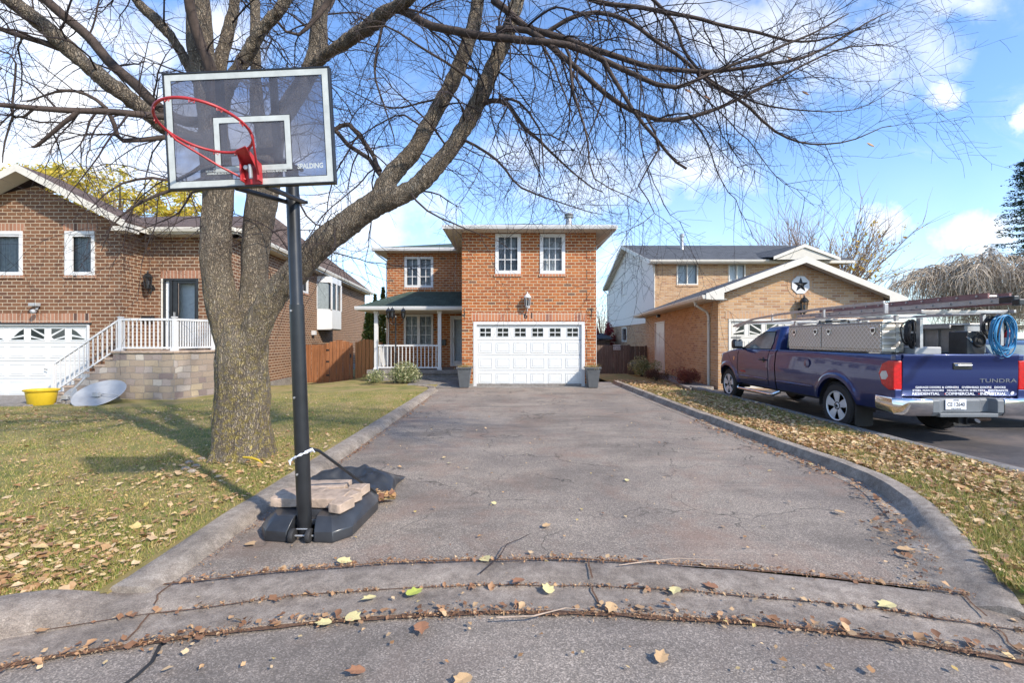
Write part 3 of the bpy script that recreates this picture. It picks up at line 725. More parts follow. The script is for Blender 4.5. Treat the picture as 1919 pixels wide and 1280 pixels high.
# garage door
def garage_door(parent, W, r, rows, cols, glaze, trim=.10, mat='door_white', trimmat='white', name='garage_door'):
    u0, u1, v0, v1 = r; t = M()
    t.hexa(W, u0, u0+trim, v0, v1, -.10, .02); t.hexa(W, u1-trim, u1, v0, v1, -.10, .02); t.hexa(W, u0+trim, u1-trim, v1-trim*.9, v1, -.10, .017)
    t.obj('door_frame', trimmat, parent, bevel=.006)
    a, b, c, d = u0+trim, u1-trim, v0+.01, v1-trim*.9; g = M(); hs = (d-c)/rows
    for i in range(rows): g.hexa(W, a, b, c+i*hs+.004, c+(i+1)*hs-.004, -.09, -.055)
    dk = M()
    cw = (b-a)/cols
    for i in range(rows):
        for j in range(cols):
            x0, x1 = a+j*cw+cw*.11, a+(j+1)*cw-cw*.11; y0, y1 = c+i*hs+hs*.17, c+(i+1)*hs-hs*.17
            if i == rows-1 and glaze: glaze(dk, g, W, x0, x1, y0, y1, j); continue
            e = .018
            for q in ((x0,x1,y0,y0+e),(x0,x1,y1-e,y1),(x0,x0+e,y0+e,y1-e),(x1-e,x1,y0+e,y1-e)): g.hexa(W, *q, -.056, -.043)
            g.hexa(W, x0+.05, x1-.05, y0+.05, y1-.05, -.056, -.046)
    o = g.obj(name, mat, parent, bevel=.005)
    for q_ in LITES: q_.obj('pane', 'glass_car', o)
    LITES.clear()
    bk = M(); bk.hexa(W, u0, u1, v0, v1, -.25, -.24); bk.obj('interior', 'dark', o)
    return o
LITES = []
def gl6(dk, g, W, x0, x1, y0, y1, j):
    mx = (x0+x1)/2; w = (x1-x0)*.40; h = (y1-y0)*.42; my = (y0+y1)/2
    for sx in (-1, 1):
        for sy in (-1, 1):
            dk = M(); LITES.append(dk); dk.hexa(W, mx+sx*w*.52-w*.44, mx+sx*w*.52+w*.44, my+sy*h*.52-h*.40, my+sy*h*.52+h*.40, -.054, -.049)
    for q in ((mx-w*1.12,mx+w*1.12,my-h*1.12,my-h*.98),(mx-w*1.12,mx+w*1.12,my+h*.98,my+h*1.12),(mx-w*1.12,mx-w*1.0,my-h*.98,my+h*.98),(mx+w*1.0,mx+w*1.12,my-h*.98,my+h*.98)): g.hexa(W, *q, -.056, -.044)
garage_door(H, WG, gd, 4, 6, gl6, .11)
# front door
def storm_door(parent, W, r, mat='white', pane=(.12,.30,.14), name='front_door', handle='L'):
    u0, u1, v0, v1 = r; f = .06; m = M()
    m.hexa(W, u0, u0+f, v0, v1, -.10, .02); m.hexa(W, u1-f, u1, v0, v1, -.10, .02); m.hexa(W, u0+f, u1-f, v1-f, v1, -.10, .017); m.obj('door_frame', mat, parent, bevel=.005)
    a, b, c, d = u0+f, u1-f, v0, v1-f; s, bt, tp = pane; g = M()
    g.hexa(W, a, a+s, c, d, -.07, -.03); g.hexa(W, b-s, b, c, d, -.07, -.03); g.hexa(W, a+s, b-s, c, c+bt, -.07, -.033); g.hexa(W, a+s, b-s, d-tp, d, -.07, -.033)
    o = g.obj(name, mat, parent, bevel=.005); q = M(); q.quad(W(a+s,c+bt,-.05), W(b-s,c+bt,-.05), W(b-s,d-tp,-.05), W(a+s,d-tp,-.05)); q.obj('pane','glass',o)
    q = M(); q.hexa(W, a-.01, b+.01, c-.01, d+.01, -.24, -.22); q.obj('inner_door', 'curtain', o)
    q = M(); x = a+s*.5 if handle == 'L' else b-s*.5; q.hexa(W, x-.018, x+.018, c+.95, c+1.17, -.031, -.018); q.hexa(W, x-.012, x+.012, c+1.0, c+1.12, -.018, .03); q.obj('handle','alu',o, bevel=.004)
    return o
storm_door(H, WL, dr, 'white', (.10,.22,.10))
def lowhip(m, x0, x1, y0, y1, z, pitch, th=.10):
    """hip roof over rectangle"""
    w = min(x1-x0, y1-y0)/2; hz = z+w*pitch
    if x1-x0 > y1-y0: r0, r1 = (x0+w, (y0+y1)/2, hz), (x1-w, (y0+y1)/2, hz)
    else: r0, r1 = ((x0+x1)/2, y0+w, hz), ((x0+x1)/2, y1-w, hz)
    a, b, c, d = (x0,y0,z), (x1,y0,z), (x1,y1,z), (x0,y1,z)
    if x1-x0 > y1-y0: fs = [(a,b,r1,r0),(b,c,r1),(c,d,r0,r1),(d,a,r0)]
    else: fs = [(a,b,r0),(b,c,r1,r0),(c,d,r1),(d,a,r0,r1)]
    for f in fs: m.quad(*f)
    return r0, r1
m = M(); lowhip(m, XM-.50, XR+.52, YG-.52, 24.5, 5.20, .26); lowhip(m, XL-.45, XR+.5, YB-.5, 28.5, 5.20, .26)
roof = m.obj('roof', 'roof_green', H, norm=False)
m = M()
def eave(m, x0, x1, y0, y1, z0, z1): 
    t = .02
    m.box(x0, x1, y0, y0+t, z0, z1); m.box(x0, x0+t, y0+t, y1, z0, z1); m.box(x1-t, x1, y0+t, y1, z0, z1)
eave(m, XM-.48, XR+.50, YG-.50, 24, 5.07, 5.185); eave(m, XL-.43, XM-.481, YB-.48, 28, 5.07, 5.185)
m.obj('fascia', 'fascia', H)
m = M(); gutter(m, (XM-.52, YG-.50, 5.19), (XR+.54, YG-.50, 5.19)); gutter(m, (XL-.47, YB-.48, 5.19), (XM-.55, YB-.48, 5.19)); gutter(m, (XR+.50, YG-.5, 5.19), (XR+.50, 24, 5.19)); gutter(m, (XM-.48, YB-.5, 5.19), (XM-.48, YG-.6, 5.19)); m.obj('gutter', 'white', H)
m = M(); m.box(XM-.46, XR+.48, YG-.48, YG+.02, 5.065, 5.08); m.box(XM-.46, XM+.02, YG+.02, YB, 5.065, 5.08); m.box(XR-.02, XR+.48, YG+.02, 24, 5.065, 5.08); m.box(XL-.41, XM-.48, YB-.46, YB+.02, 5.065, 5.08); m.box(XL-.41, XL+.02, YB+.02, 28, 5.065, 5.08); m.obj('soffit', 'soffit', H)
m = M(); 
for ds in ([(XR+.48,YG-.3,5.06),(XR+.40,YG-.1,4.92),(XR+.07,YG+.5,4.7),(XR+.07,YG+.5,.2)], [(XL-.4,YB-.3,5.06),(XL-.30,YB-.2,4.95),(XL-.05,YB+.2,4.75),(XL-.05,YB+.2,.4)], [(XL+.07,YB-.06,2.7),(XL+.07,YB-.06,.4)]): m = M(); m.tube(ds, .035, 8); m.obj('downspout','white',H, smooth=40)
m = M(); m.lathe(at(1066, 413, 18.5), [(.15,-.3),(.13,-.1),(.12,.08),(.12,.12)], 16); vp = m.obj('vent_pipe','alu',H, smooth=40)
m = M(); m.lathe(at(1066, 407, 18.5), [(.17,-.03),(.18,0),(.18,.03),(.12,.05),(.17,.07),(.18,.10),(.16,.14),(.02,.18)], 16); m.obj('vent_cap','alu',vp, smooth=40)
# porch
YP = 17.15
m = M(); m.box(XL-.15, XM-.01, YP-.05, YB, -.3, .30); m.box(XL-.2, XM-.01, YP-.1, YB, .30, .44); m.box(-2.95, -1.75, YP-.42, YP-.10, -.1, .20)
m.obj('porch_floor','concrete',H, bevel=.01)
pp = [(XL+.10, YP+.08), (wx(824, YP+.08), YP+.08)]
for i, (x, y) in enumerate(pp):
    m = M(); m.box(x-.065, x+.065, y-.065, y+.065, .44, 2.62); m.box(x-.085, x+.085, y-.085, y+.085, .44, .52); m.box(x-.085, x+.085, y-.085, y+.085, 2.52, 2.60); m.obj('porch_post','white',H, bevel=.008)
def railing(parent, a, b, z0, h, n, name='porch_railing', mat='white', slope=0, br=.014, off=0):
    a, b = Vector((*a, 0)), Vector((*b, 0)); W = lambda u, v, d: a.lerp(b, u)+Vector((b-a)[:2]+(0,)).normalized().cross(Vector((0,0,1)))*d+Vector((0,0,z0+v+slope*u))
    L = (b-a).length; m = M(); m.hexa(W, 0, 1, h-.06, h, -.03, .03)
    rl = m.obj(name, mat, parent, bevel=.005); m = M(); m.hexa(W, 0, 1, .06, .11, -.02, .02); m.obj('bottom_rail', mat, rl, bevel=.005)
    for i in range(n):
        u = (i+.5+off)/n; q = M(); q.hexa(W, u-br/L, u+br/L, .11, h-.06, -br, br); q.obj('baluster', mat, rl)
    return rl
railing(H, (pp[0][0]+.065, pp[0][1]), (pp[1][0]-.065, pp[1][1]), .44, .92, 16)
railing(H, (pp[0][0], YP+.15), (pp[0][0], YB-.02), .44, .92, 14)
# porch roof: hip shape against the wall
zt, ze = 3.50, 2.74; x0, y0 = XL-.52, YP-.32
m = M(); R = [Vector((x0,y0,ze)), Vector((XM-.005,y0,ze)), Vector((XM-.005,YB-.005,zt)), Vector((XL+.9,YB-.005,zt)), Vector((x0,YB+.6,ze))]
m.quad(R[0],R[1],R[2],R[3]); m.quad(R[0],R[3],R[4]); m.obj('porch_roof','roof_green',H, norm=False)
m = M(); m.box(x0, XM-.01, y0, y0+.02, ze-.13, ze-.01); m.box(x0, x0+.02, y0+.02, YB+.5, ze-.13, ze-.01); m.box(x0+.02, XM-.01, y0+.02, YB-.01, ze-.14, ze-.125); m.box(x0+.02, XL, YB-.01, YB+.5, ze-.14, ze-.125)
m.obj('porch_ceiling','soffit',H)
m = M(); gutter(m, (x0-.02, y0, ze), (XM-.01, y0, ze)); m.obj('porch_gutter','white',H)
# lamp above garage + house number + plant hooks
def lantern(parent, p, s, mat='white', name='wall_lamp', back=True, wallmat=None):
    p = Vector(p); m = M()
    m.lathe(p, [(.055*s,.0),(.075*s,.02*s),(.055*s,-.0)][::1] if False else [(.012*s,-.16*s),(.03*s,-.13*s),(.05*s,-.12*s),(.055*s,-.10*s)], 8)
    m.lathe(p, [(.085*s,.10*s),(.09*s,.115*s),(.05*s,.18*s),(.015*s,.20*s),(.012*s,.24*s),(.001,.26*s)], 8)
    for k in range(6): a = k*PI/3; m.tube([p+Vector((.055*s*math.cos(a), .055*s*math.sin(a), -.10*s)), p+Vector((.08*s*math.cos(a), .08*s*math.sin(a), .10*s))], .006*s, 4)
    if back: m.tube([p+Vector((0,.02,-.14*s)), p+Vector((0,.06,-.22*s)), p+Vector((0,.13,-.2*s)), p+Vector((0,.15,-.05*s))], .012*s, 6); m.lathe(p+Vector((0,.15,-.08*s)), [(.05*s,0),(.05*s,.02)], 10, (0,1,0), (1,1.6))
    o = m.obj(name, mat, parent, smooth=40); g = M(); g.lathe(p, [(.052*s,-.10*s),(.077*s,.10*s)], 8); g.obj('lantern_glass','lamp_glass',o, smooth=30)
    b = M(); b.lathe(p, [(.012*s,-.09*s),(.02*s,-.04*s),(.028*s,0),(.02*s,.04*s),(.004,.06*s)], 8); b.obj('bulb','white',o, smooth=60); return o
lantern(H, at(988.5, 566, YG-.17), 1.35)
textmesh('6', lambda x, y, d: WG(WG.upx(985)+x, wz(592, YG)+y, .014+d), .27, mat='black_metal', name='house_number', parent=H, bold=.006)
textmesh('1', lambda x, y, d: WG(WG.upx(996.5)+x, wz(592, YG)+y, .014+d), .27, mat='black_metal', name='house_number', parent=H, bold=.006)
for px in (870.5, 1107.5):
    u = WG.upx(px); m = M(); z = wz(585, YG)
    m.tube([WG(u, z-.22, .02), WG(u, z+.12, .02)], .010, 6)
    m.tube([WG(u, z+.10, .02), WG(u+.02, z+.14, .10), WG(u, z+.08, .2), WG(u, z, .22), WG(u, z-.03, .17)], .008, 6); m.tube([WG(u, z-.18, .02), WG(u+.02, z-.05, .07), WG(u, z+.05, .12)], .007, 6)
    m.obj('plant_hook','black_metal',H)
m = M(); u = WL.upx(831); m.hexa(WL, u-.11, u+.11, 1.32, 1.55, .01, .12); m.obj('mailbox','black_metal',H, bevel=.01)

# ================================================================== LEFT HOUSE
LH = thing('brick_house', (-12, 18, -.1), 'brown brick raised house with stone-clad steps and white railing at left', 'house')
YF = 13.6; YE = 14.43; XC = -11.27; ZE = 4.78
WF = Wall((-18.5, YF), (XC, YF), (0,-1)); WE = Wall((XC, YE), (-8.57, YE), (0,-1)); WS = Wall((-8.57, YE), (-10.3, 33.2), (1,0)); WR = Wall((XC, YF), (XC, YE), (1,0))
gl = (WF.upx(168)-4.9, WF.upx(168), wz(744, YF), wz(606, YF)); lw1 = WF.rect(122, 178, 433, 516); lw2 = WF.rect(-24, 43, 433, 516)
ld = WE.rect(303, 372, 522, 648); ld = (ld[0], ld[1], 1.26, ld[3]); ls1 = WS.rect(563, 577, 512, 549)
m = M(); pk = (wx(68, 13.6), 6.02)
WF.mesh(m, 0, WF.L, -.6, 4.86, [gl, lw1, lw2], top=[(pk[0]+18.5-2.2-(XC-pk[0])*1.0, 4.86), (WF.L, 4.86), (pk[0]+18.5, pk[1])])
WE.mesh(m, 0, WE.L, -.6, 4.86, [ld]); WS.mesh(m, 0, WS.L, -.9, 4.86, [ls1]); WR.mesh(m, 0, WR.L, -.6, 4.86)
B_ = Wall((-10.3,33.2),(-18.5,33.2),(0,1)); B_.mesh(m, 0, B_.L, -.9, 4.86)
m.obj('wall','brick_brown',LH)
m = M(); m.hexa(WF, gl[0]-.1, gl[1]+.02, gl[3]+.02, gl[3]+.29, -.02, .012); m.obj('lintel','soldier_brown',LH)
m = M(); m.hexa(WE, ld[0]-.02, ld[1]+.06, ld[3]+.005, ld[3]+.25, -.02, .012); m.obj('lintel','soldier_brown',LH)
m = M(); m.hexa(WF, gl[0]-.1, gl[1]+.06, gl[3]-.03, gl[3]+.018, -.05, .03); m.obj('drip_edge','black_metal',LH)
for r in (lw1, lw2): window(LH, WF, r, .10, 1, 1, 1, .03, 'curtain_dark', 'soldier_brown', soldier='soldier_brown')
# sliding part frames of the windows
for r in (lw1, lw2):
    m = M(); m.hexa(WF, r[0]+.10, r[0]+.21, r[2]+.1, r[3]-.1, -.04, .012); m.hexa(WF, r[0]+.21, r[1]-.1, r[3]-.16, r[3]-.1, -.04, .010); m.obj('window_sash','white',LH, bevel=.005)
window(LH, WS, ls1, .09, 1, 1, 1, .03, 'curtain', 'soldier_brown')
def glsun(dk, g, W, x0, x1, y0, y1, j):
    # sunburst lites, cut into wedges that fan from the lower inner corner of each pair
    k = j % 4; s = (x1-x0); h = (y1-y0); a, b = x0+s*.08, x1-s*.08; c, d = y0+h*.05, y1-h*.02
    L = []
    if k == 0: L = [[(a,c),(b,c),(b,c+.28*h),(a+.1*s,c+.1*h)], [(a+.2*s,c+.25*h),(b,c+.45*h),(b,d),(a+.55*s,c+.7*h)]]
    if k == 1: L = [[(a,c),(a+.7*s,c),(a,c+.2*h)], [(a,c+.35*h),(a+.8*s,c+.05*h),(b,c+.25*h),(a,d)], [(a+.15*s,d),(b,c+.45*h),(b,d)]]
    if k == 2: L = [[(b,c),(a+.25*s,c),(b,c+.2*h)], [(b,c+.35*h),(a+.15*s,c+.05*h),(a,c+.25*h),(b,d)], [(b-.15*s,d),(a,c+.45*h),(a,d)]]
    if k == 3: L = [[(b,c),(a,c),(a,c+.28*h),(b-.1*s,c+.1*h)], [(b-.2*s,c+.25*h),(a,c+.45*h),(a,d),(b-.55*s,c+.7*h)]]
    for P in L: dk = M(); LITES.append(dk); dk.quad(*[W(x, y, -.050) for x, y in P])
    for q in ((a-.03,b+.03,c-.035,c-.012),(a-.03,b+.03,d+.012,d+.035),(a-.03,a-.012,c-.012,d+.012),(b+.012,b+.03,c-.012,d+.012)): g.hexa(W, *q, -.056, -.044)
garage_door(LH, WF, gl, 4, 8, glsun, .07)
m = M(); p = at(83, 692, YF-.01); m.tube([p, p+Vector((.1,-.02,-.01))], .012, 6); m.obj('door_handle','black_metal',LH)
# door, sidelight
m = M(); u0, u1, v0, v1 = ld
m.hexa(WE, u0, u0+.05, v0, v1, -.1, .03); m.obj('door_frame','offwhite',LH)
m = M()
for q in ((u0+.05,u0+.10,v0,v1),(u1-.07,u1,v0,v1),(u0+.10,u1-.07,v1-.07,v1),(u0+.24,u0+.33,v0,v1-.07)): m.hexa(WE, *q, -.1, .02)
m.hexa(WE, u0+.33, u0+.47, v0, v1-.07, -.06, -.01); m.hexa(WE, u1-.13, u1-.07, v0, v1-.07, -.06, -.01); m.hexa(WE, u0+.47, u1-.13, v0, v0+.22, -.06, -.012); m.hexa(WE, u0+.47, u1-.13, v1-.14, v1-.07, -.06, -.012)
fd_ = m.obj('front_door','black_metal',LH, bevel=.005)
q = M(); q.quad(*[WE(a,b,-.035) for a, b in ((u0+.47,v0+.22),(u1-.13,v0+.22),(u1-.13,v1-.14),(u0+.47,v1-.14))]); q.obj('pane','glass',fd_)
q = M(); q.hexa(WE, u0+.1, u0+.24, v0, v1-.07, -.08, -.05); q.obj('sidelight','curtain',fd_); q = M(); q.hexa(WE, u0+.33, u1-.07, v0, v1-.07, -.30, -.28); q.obj('inner_door','curtain',fd_)
q = M(); q.hexa(WE, u0+.38, u0+.42, v0+.92, v0+1.14, -.01, .04); q.obj('handle','alu',fd_, bevel=.005)
# bay window
m = M(); ub = WS.upx(594); L_ = 2.3; z0, z1 = 2.02, 4.50; pr = [(ub,0),(ub+.30,.62),(ub+L_-.3,.62),(ub+L_,0)]
def bayring(z, k=1): return [WS(u, z, d*k+.001) for u, d in pr]
m.loft([bayring(z0, .9), bayring(z0+.05), bayring(3.02)]); m.loft([bayring(4.32), bayring(4.62)])
for (u, d) in pr: m.hexa(WS, u-.06, u+.06, 3.0, 4.35, max(0, d-.05), d+.02)
m.hexa(WS, (pr[1][0]+pr[2][0])/2-.05, (pr[1][0]+pr[2][0])/2+.05, 3.02, 4.32, .56, .635)
bw_ = m.obj('bay_window','white',LH, bevel=.008)
g = M(); k = .97; g.loft([[WS(u, 3.02, d*k-.02) for u, d in pr],[WS(u, 4.32, d*k-.02) for u, d in pr]], caps=False, closed=False); g.obj('pane','glass',bw_)
g = M(); g.loft([[WS(u, 3.02, d*.75-.02) for u, d in pr],[WS(u, 4.32, d*.75-.02) for u, d in pr]], caps=False, closed=False); g.obj('curtain','curtain_dark',bw_)
m = M(); uv_ = WS.upx(585); m.hexa(WS, uv_-.15, uv_+.15, 1.75, 1.95, 0, .16); m.obj('dryer_vent','white',LH, bevel=.02)
m = M(); m.hexa(WS, 0, WS.L, -.8, .02, -.02, .015); m.hexa(WE, 0, WE.L, -.6, .0, -.02, .015); m.obj('foundation','concrete',LH)
# roof
YR = 13.05; m = M(); sl = .50; ex = XC+.55; zz = 4.88; hw = ex-pk[0]; pz = 4.88+hw*sl+.06
m.prism([(pk[0],YR,pz),(ex,YR,zz),(ex,14.6,zz),(pk[0],14.3,pz)], (0,0,-.06)); m.prism([(pk[0],YR,pz),(pk[0],14.3,pz),(pk[0]-hw-3,14.3,zz-3*sl),(pk[0]-hw-3,YR,zz-3*sl)], (0,0,-.06)); m.prism([(-19,YE-.4,4.9),(ex-.31,YE-.4,4.92),(ex-2.01,18.4,6.39),(-19,18.4,6.3)], (0,0,-.05))
rx = -12.6; rr = 6.45
m.prism([(ex-.3,YE-.45,4.93),(-8.17,YE-.45,4.93),(-9.3,18.4,6.4),(ex-2,18.4,6.4)], (0,0,-.05))
m.prism([(-8.17,YE-.45,4.93),(-9.93,33.6,4.93),(rx,29,6.4),(-9.3,18.4,6.4)], (0,0,-.05)); m.prism([(-9.3,18.4,6.4),(rx,29,6.4),(-18,29,6.3),(-18,18.4,6.3)], (0,0,-.05))
m.obj('roof','roof_brown',LH)
m = M()
for sgn, xe in ((1, ex), (-1, pk[0]-hw-3)):
    zq = zz if sgn > 0 else zz-3*sl
    m.prism([(pk[0],YR-.025,pz-.0),(xe,YR-.025,zq),(xe,YR-.025,zq-.20),(pk[0],YR-.025,pz-.21)], (0,.024,0))
m.box(ex-.4, ex-.0, YR, YR+.5, 4.60, 4.72); m.box(ex-.022, ex, YR+.0, YE-.46, 4.68, 4.82)
WEe = Wall((ex, YE-.47), (-8.15, YE-.47), (0,-1)); m.hexa(WEe, 0, WEe.L, 4.72, 4.87, 0, .02); WSe = Wall((-8.15, YE-.45), (-9.91, 33.6), (1,0)); m.hexa(WSe, 0, WSe.L, 4.72, 4.87, 0, .02)
m.obj('fascia','fascia',LH)
m = M(); gutter(m, WEe(-.02,4.88,.02), WEe(WEe.L,4.88,.02)); gutter(m, WSe(0,4.88,.02), WSe(WSe.L,4.88,.02)); m.tube([WSe(18.9,4.8,.05), WSe(18.9,4.6,.03), WSe(18.9,-.3,.03)], .05, 8); m.obj('gutter','fascia',LH)
m = M(); m.prism([(pk[0],YR,pz-.14),(ex-.02,YR,zz-.14),(ex-.02,YF+.01,zz-.14),(pk[0],YF+.01,pz-.14)], (0,0,-.01)); m.prism([(pk[0],YR,pz-.14),(pk[0],YF+.01,pz-.14),(pk[0]-hw-3,YF+.01,zz-3*sl-.14),(pk[0]-hw-3,YR,zz-3*sl-.14)], (0,0,-.01))
m.hexa(WEe, 0, WEe.L, 4.70, 4.715, -.6, 0); m.hexa(WSe, 0, WSe.L, 4.70, 4.715, -.5, 0); m.obj('soffit','soffit',LH)
# lights
lantern(LH, at(277, 530, 14.25), 1.5, 'black_metal')
m = M(); p = at(66, 572, YF-.1); m.box(p.x-.11, p.x+.11, p.y-.1, p.y+.05, p.z-.03, p.z+.06); m.tube([p+Vector((0,.1,.0)), p+Vector((.03,0,-.13))], .03, 8); m.lathe(p+Vector((.0,-.02,-.16)), [(.03,0),(.06,.02),(.07,.09),(.03,.13)], 10, (.3,-1,-.4)); m.obj('security_light','dish',LH, bevel=.01)
m = M(); u = WE.upx(280); m.hexa(WE, u-.18, u+.18, 2.12, 2.28, .01, .12); m.obj('mailbox','black_metal',LH, bevel=.01)
# porch with stone cladding
T = 1.245
ps = [(wx(212,12.9),12.9),(wx(327,12.9),12.9),(wx(405,14.2),14.2),(wx(405,14.2),YE-.003),(wx(212,12.9),YE-.003)]
m = M(); m.prism([(x,y,T-.06) for x, y in ps], (0,0,-1.7)); m.obj('porch_base','stone',LH)
m = M(); m.prism([(ps[0][0]-.05,12.86,T),(ps[1][0]+.02,12.86,T),(ps[2][0]+.05,14.15,T),(ps[2][0]+.05,YE-.003,T),(ps[0][0]-.05,YE-.003,T)], (0,0,-.06)); m.obj('porch_floor','paver',LH, bevel=.01)
nst = 7; rise = (T+.1)/nst; run = .285; sx = ps[0][0]
m = M(); mm = M()
for i in range(1, nst):
    z = T-i*rise; x1 = sx-(i-1)*run; x0_ = x1-run
    mm.box(x0_-.02, x1, 12.96, 14.3, z-.06, z); m.box(x0_, x1, 12.98, 14.28, -.5, z-.06)
m.obj('steps','stone',LH); mm.obj('step_treads','paver',LH, bevel=.008)
m = M(); m.prism([(sx,12.90,T-.25),(sx,12.90,-.4),(sx-1.35,12.90,-.4),(sx-1.35,12.90,.10)], (0,.07,0)); m.obj('stair_side','stone',LH)
rp = [(wx(226,12.98),12.98),(wx(327,12.98),12.98),(wx(402,14.15),14.15)]
for x, y in rp:
    m = M(); m.box(x-.045, x+.045, y-.045, y+.045, T, T+.92); m.box(x-.06, x+.06, y-.06, y+.06, T+.92, T+.95); m.box(x-.075, x+.075, y-.075, y+.075, T, T+.06); m.obj('railing_post','white',LH, bevel=.006)
railing(LH, (rp[0][0]+.045, rp[0][1]), (rp[1][0]-.045, rp[1][1]), T, .90, 12, 'railing'); railing(LH, (rp[1][0]+.04, rp[1][1]+.02), (rp[2][0]-.03, rp[2][1]-.04), T, .90, 15, 'railing')
railing(LH, (wx(100,12.98), 12.98), (rp[0][0]-.045, 12.98), .02, .88, 14, 'stair_railing', slope=T-.02)
m = M(); x = wx(100,12.98); m.box(x-.04, x+.04, 12.94, 13.02, -.1, .95); m.obj('railing_post','white',LH, bevel=.006)
# dish antennas and tub
def dish(p, r, tilt, label, arm=True):
    p = Vector(p); t = thing('satellite_dish', p, label, 'satellite dish', 'old satellite dishes on the ground')
    m = M(); ax = Vector(tilt).normalized(); n = 36
    m.lathe(p, [(r*k/8, .12*r*(k/8)**2*1.2) for k in range(9)]+[(r*1.02,.13*r),(r,.11*r)]+[(r*k/8, .12*r*(k/8)**2*1.2-.012) for k in range(8,-1,-1)], n, ax, (1,1)); d = m.obj('reflector','dish',t, smooth=50)
    q = M(); a = ax.orthogonal().normalized(); e = p+Vector((r*.55,-r*.3,r*.12)); 
    q.tube([p+ax*.02, p+Vector((r*.4,-.12,.06)), p+Vector((r*1.02,-.14,.02))], .014, 6); q.box(p.x-.10, p.x+.06, p.y-.14, p.y-.05, p.z-.02, p.z+.08); q.obj('feed_arm','dish',t, bevel=.006)
    q = M(); q.tube([p-ax*.02, p-ax*.18, p-ax*.2-Vector((0,0,.1))], .03, 8); q.obj('mount','black_metal',t)
    return t
dish(at(188,741,12.1), .56, (.05,-.52,.86), 'large oval grey satellite dish propped on the ground before the stone steps')
dish(at(130,746,12.25), .27, (-.30,-.8,.5), 'small grey satellite dish leaning left of the larger dish')
m = M(); m.tube([at(133,735,12.35), at(150,718,12.4), at(162,705,12.5)], .03, 8); m.box(*(lambda q: (q.x-.05,q.x+.05,q.y-.04,q.y+.04,q.z-.03,q.z+.06))(at(162,705,12.5))); tag(m.obj('mast_pipe','dish', smooth=40), 'short grey mast pipe leaning on the steps above the small dish', 'pipe')
c = at(78,759,11.9); t = thing('tub', c, 'bright yellow round plastic tub by the white garage door', 'tub')
m = M(); m.lathe(c, [(.27,0),(.29,.02),(.34,.34),(.38,.36),(.39,.39),(.37,.40),(.33,.37),(.27,.05),(.02,.04)], 32, scale=(1,.8)); m.obj('tub_body','yellow',t, smooth=40)
def rockpile(c, n, sp, label, mat='concrete', name='rubble', s=(.03,.08)):
    m = M()
    for _ in range(n):
        p = Vector(c)+Vector((random.gauss(0,sp[0]), random.gauss(0,sp[1]), random.random()*sp[2])); r = random.uniform(*s); seed = random.random()*99
        m.lathe(p, [(r*.3,-.4*r),(r*.95,-.2*r),(r,.1*r),(r*.6,.5*r),(.1*r,.6*r)], 6, (random.gauss(0,.3),random.gauss(0,.3),1), (random.uniform(.6,1.2),1))
    return struct(m.obj(name, mat), 'stuff', label, 'rubble')
rockpile(at(120,757,12.1), 40, (.35,.12,.06), 'grey stone rubble between the tub and the dishes'); rockpile(at(250,758,12.3), 220, (1.4,.10,.02), 'pale gravel edging at the foot of the stone steps', name='gravel', s=(.015,.05))

# ================================================================== RIGHT HOUSE
RH = thing('brick_house', (9, 20, 0), 'tan brick house with white siding gable and star-decorated garage at right', 'house')
YQ = 14.8; X0 = 6.54; XE = 11.75
GF = Wall((X0, YQ), (XE, YQ), (0,-1)); GS = Wall((X0, YQ), (7.75, 27.0), (-1,0)); ZG = 2.92
HS = Wall((7.95, 26), (7.95, 38), (-1,0)); HF = Wall((7.95, 26), (18.2, 26), (0,-1)); ZH = 5.75
gq = (GF.upx(1365), GF.L-.45, 0, wz(598, YQ)); sd = GS.rect(1228, 1246, 603, 700); sd = (sd[0], sd[1], sd[2]+.02, sd[3])
uw = [HF.rect(1268, 1308, 494, 534), HF.rect(1365, 1397, 494, 534)]; su = HS.rect(1165, 1172, 530, 553); sl2 = HS.rect(1166, 1175, 613, 641)
m = M(); pkx = 9.05; pz2 = 4.02
GF.mesh(m, 0, GF.L, -.4, ZG, [gq], top=[(0,ZG),(GF.L,ZG),(pkx-X0,pz2-.05)]); GS.mesh(m, 0, GS.L, -.8, ZG, [sd]); W = Wall((XE,YQ),(XE,26),(1,0)); W.mesh(m, 0, W.L, -.5, ZG)
HF.mesh(m, 0, HF.L, -.9, ZH, uw); HS.mesh(m, 0, HS.L, -.9, 2.5, [sl2]); W = Wall((18.2,26),(18.2,38),(1,0)); W.mesh(m, 0, W.L, -.9, ZH); W = Wall((7.95,38),(18.2,38),(0,1)); W.mesh(m, 0, W.L, -.9, ZH)
m.obj('wall','brick_tan',RH)
# siding with real laps
m = M(); z = 2.5
def rakez(u): return 7.78-abs(u-6)*.345
while z < 7.7:
    z1_ = z+.115
    ua = 0 if z1_ < 5.72 else 6-(7.78-z1_)/.345; ub_ = 12 if z1_ < 5.72 else 12-ua
    ua = max(0, ua)
    if ub_-ua < .1: break
    segs = [(ua, ub_)]
    if z1_ > su[2] and z < su[3]: segs = [(ua, su[0]), (su[1], ub_)]
    for a, b in segs: m.add([HS(a,z,.028), HS(b,z,.028), HS(b,z1_,.012), HS(a,z1_,.012), HS(b,z,.0), HS(a,z,.0)], [(0,1,2,3),(0,5,4,1)])
    z = z1_
m.obj('siding','siding',RH)
m = M(); m.quad(HS(0,2.5), HS(12,2.5), HS(12,5.7), HS(6,7.78), HS(0,5.7)); m.obj('sheathing','siding',RH)
m = M(); m.hexa(HS, -.03, .08, 2.45, 5.75, -.02, .05); m.hexa(HS, 11.92, 12.03, 2.45, 5.7, -.02, .05); m.obj('corner_trim','white',RH)
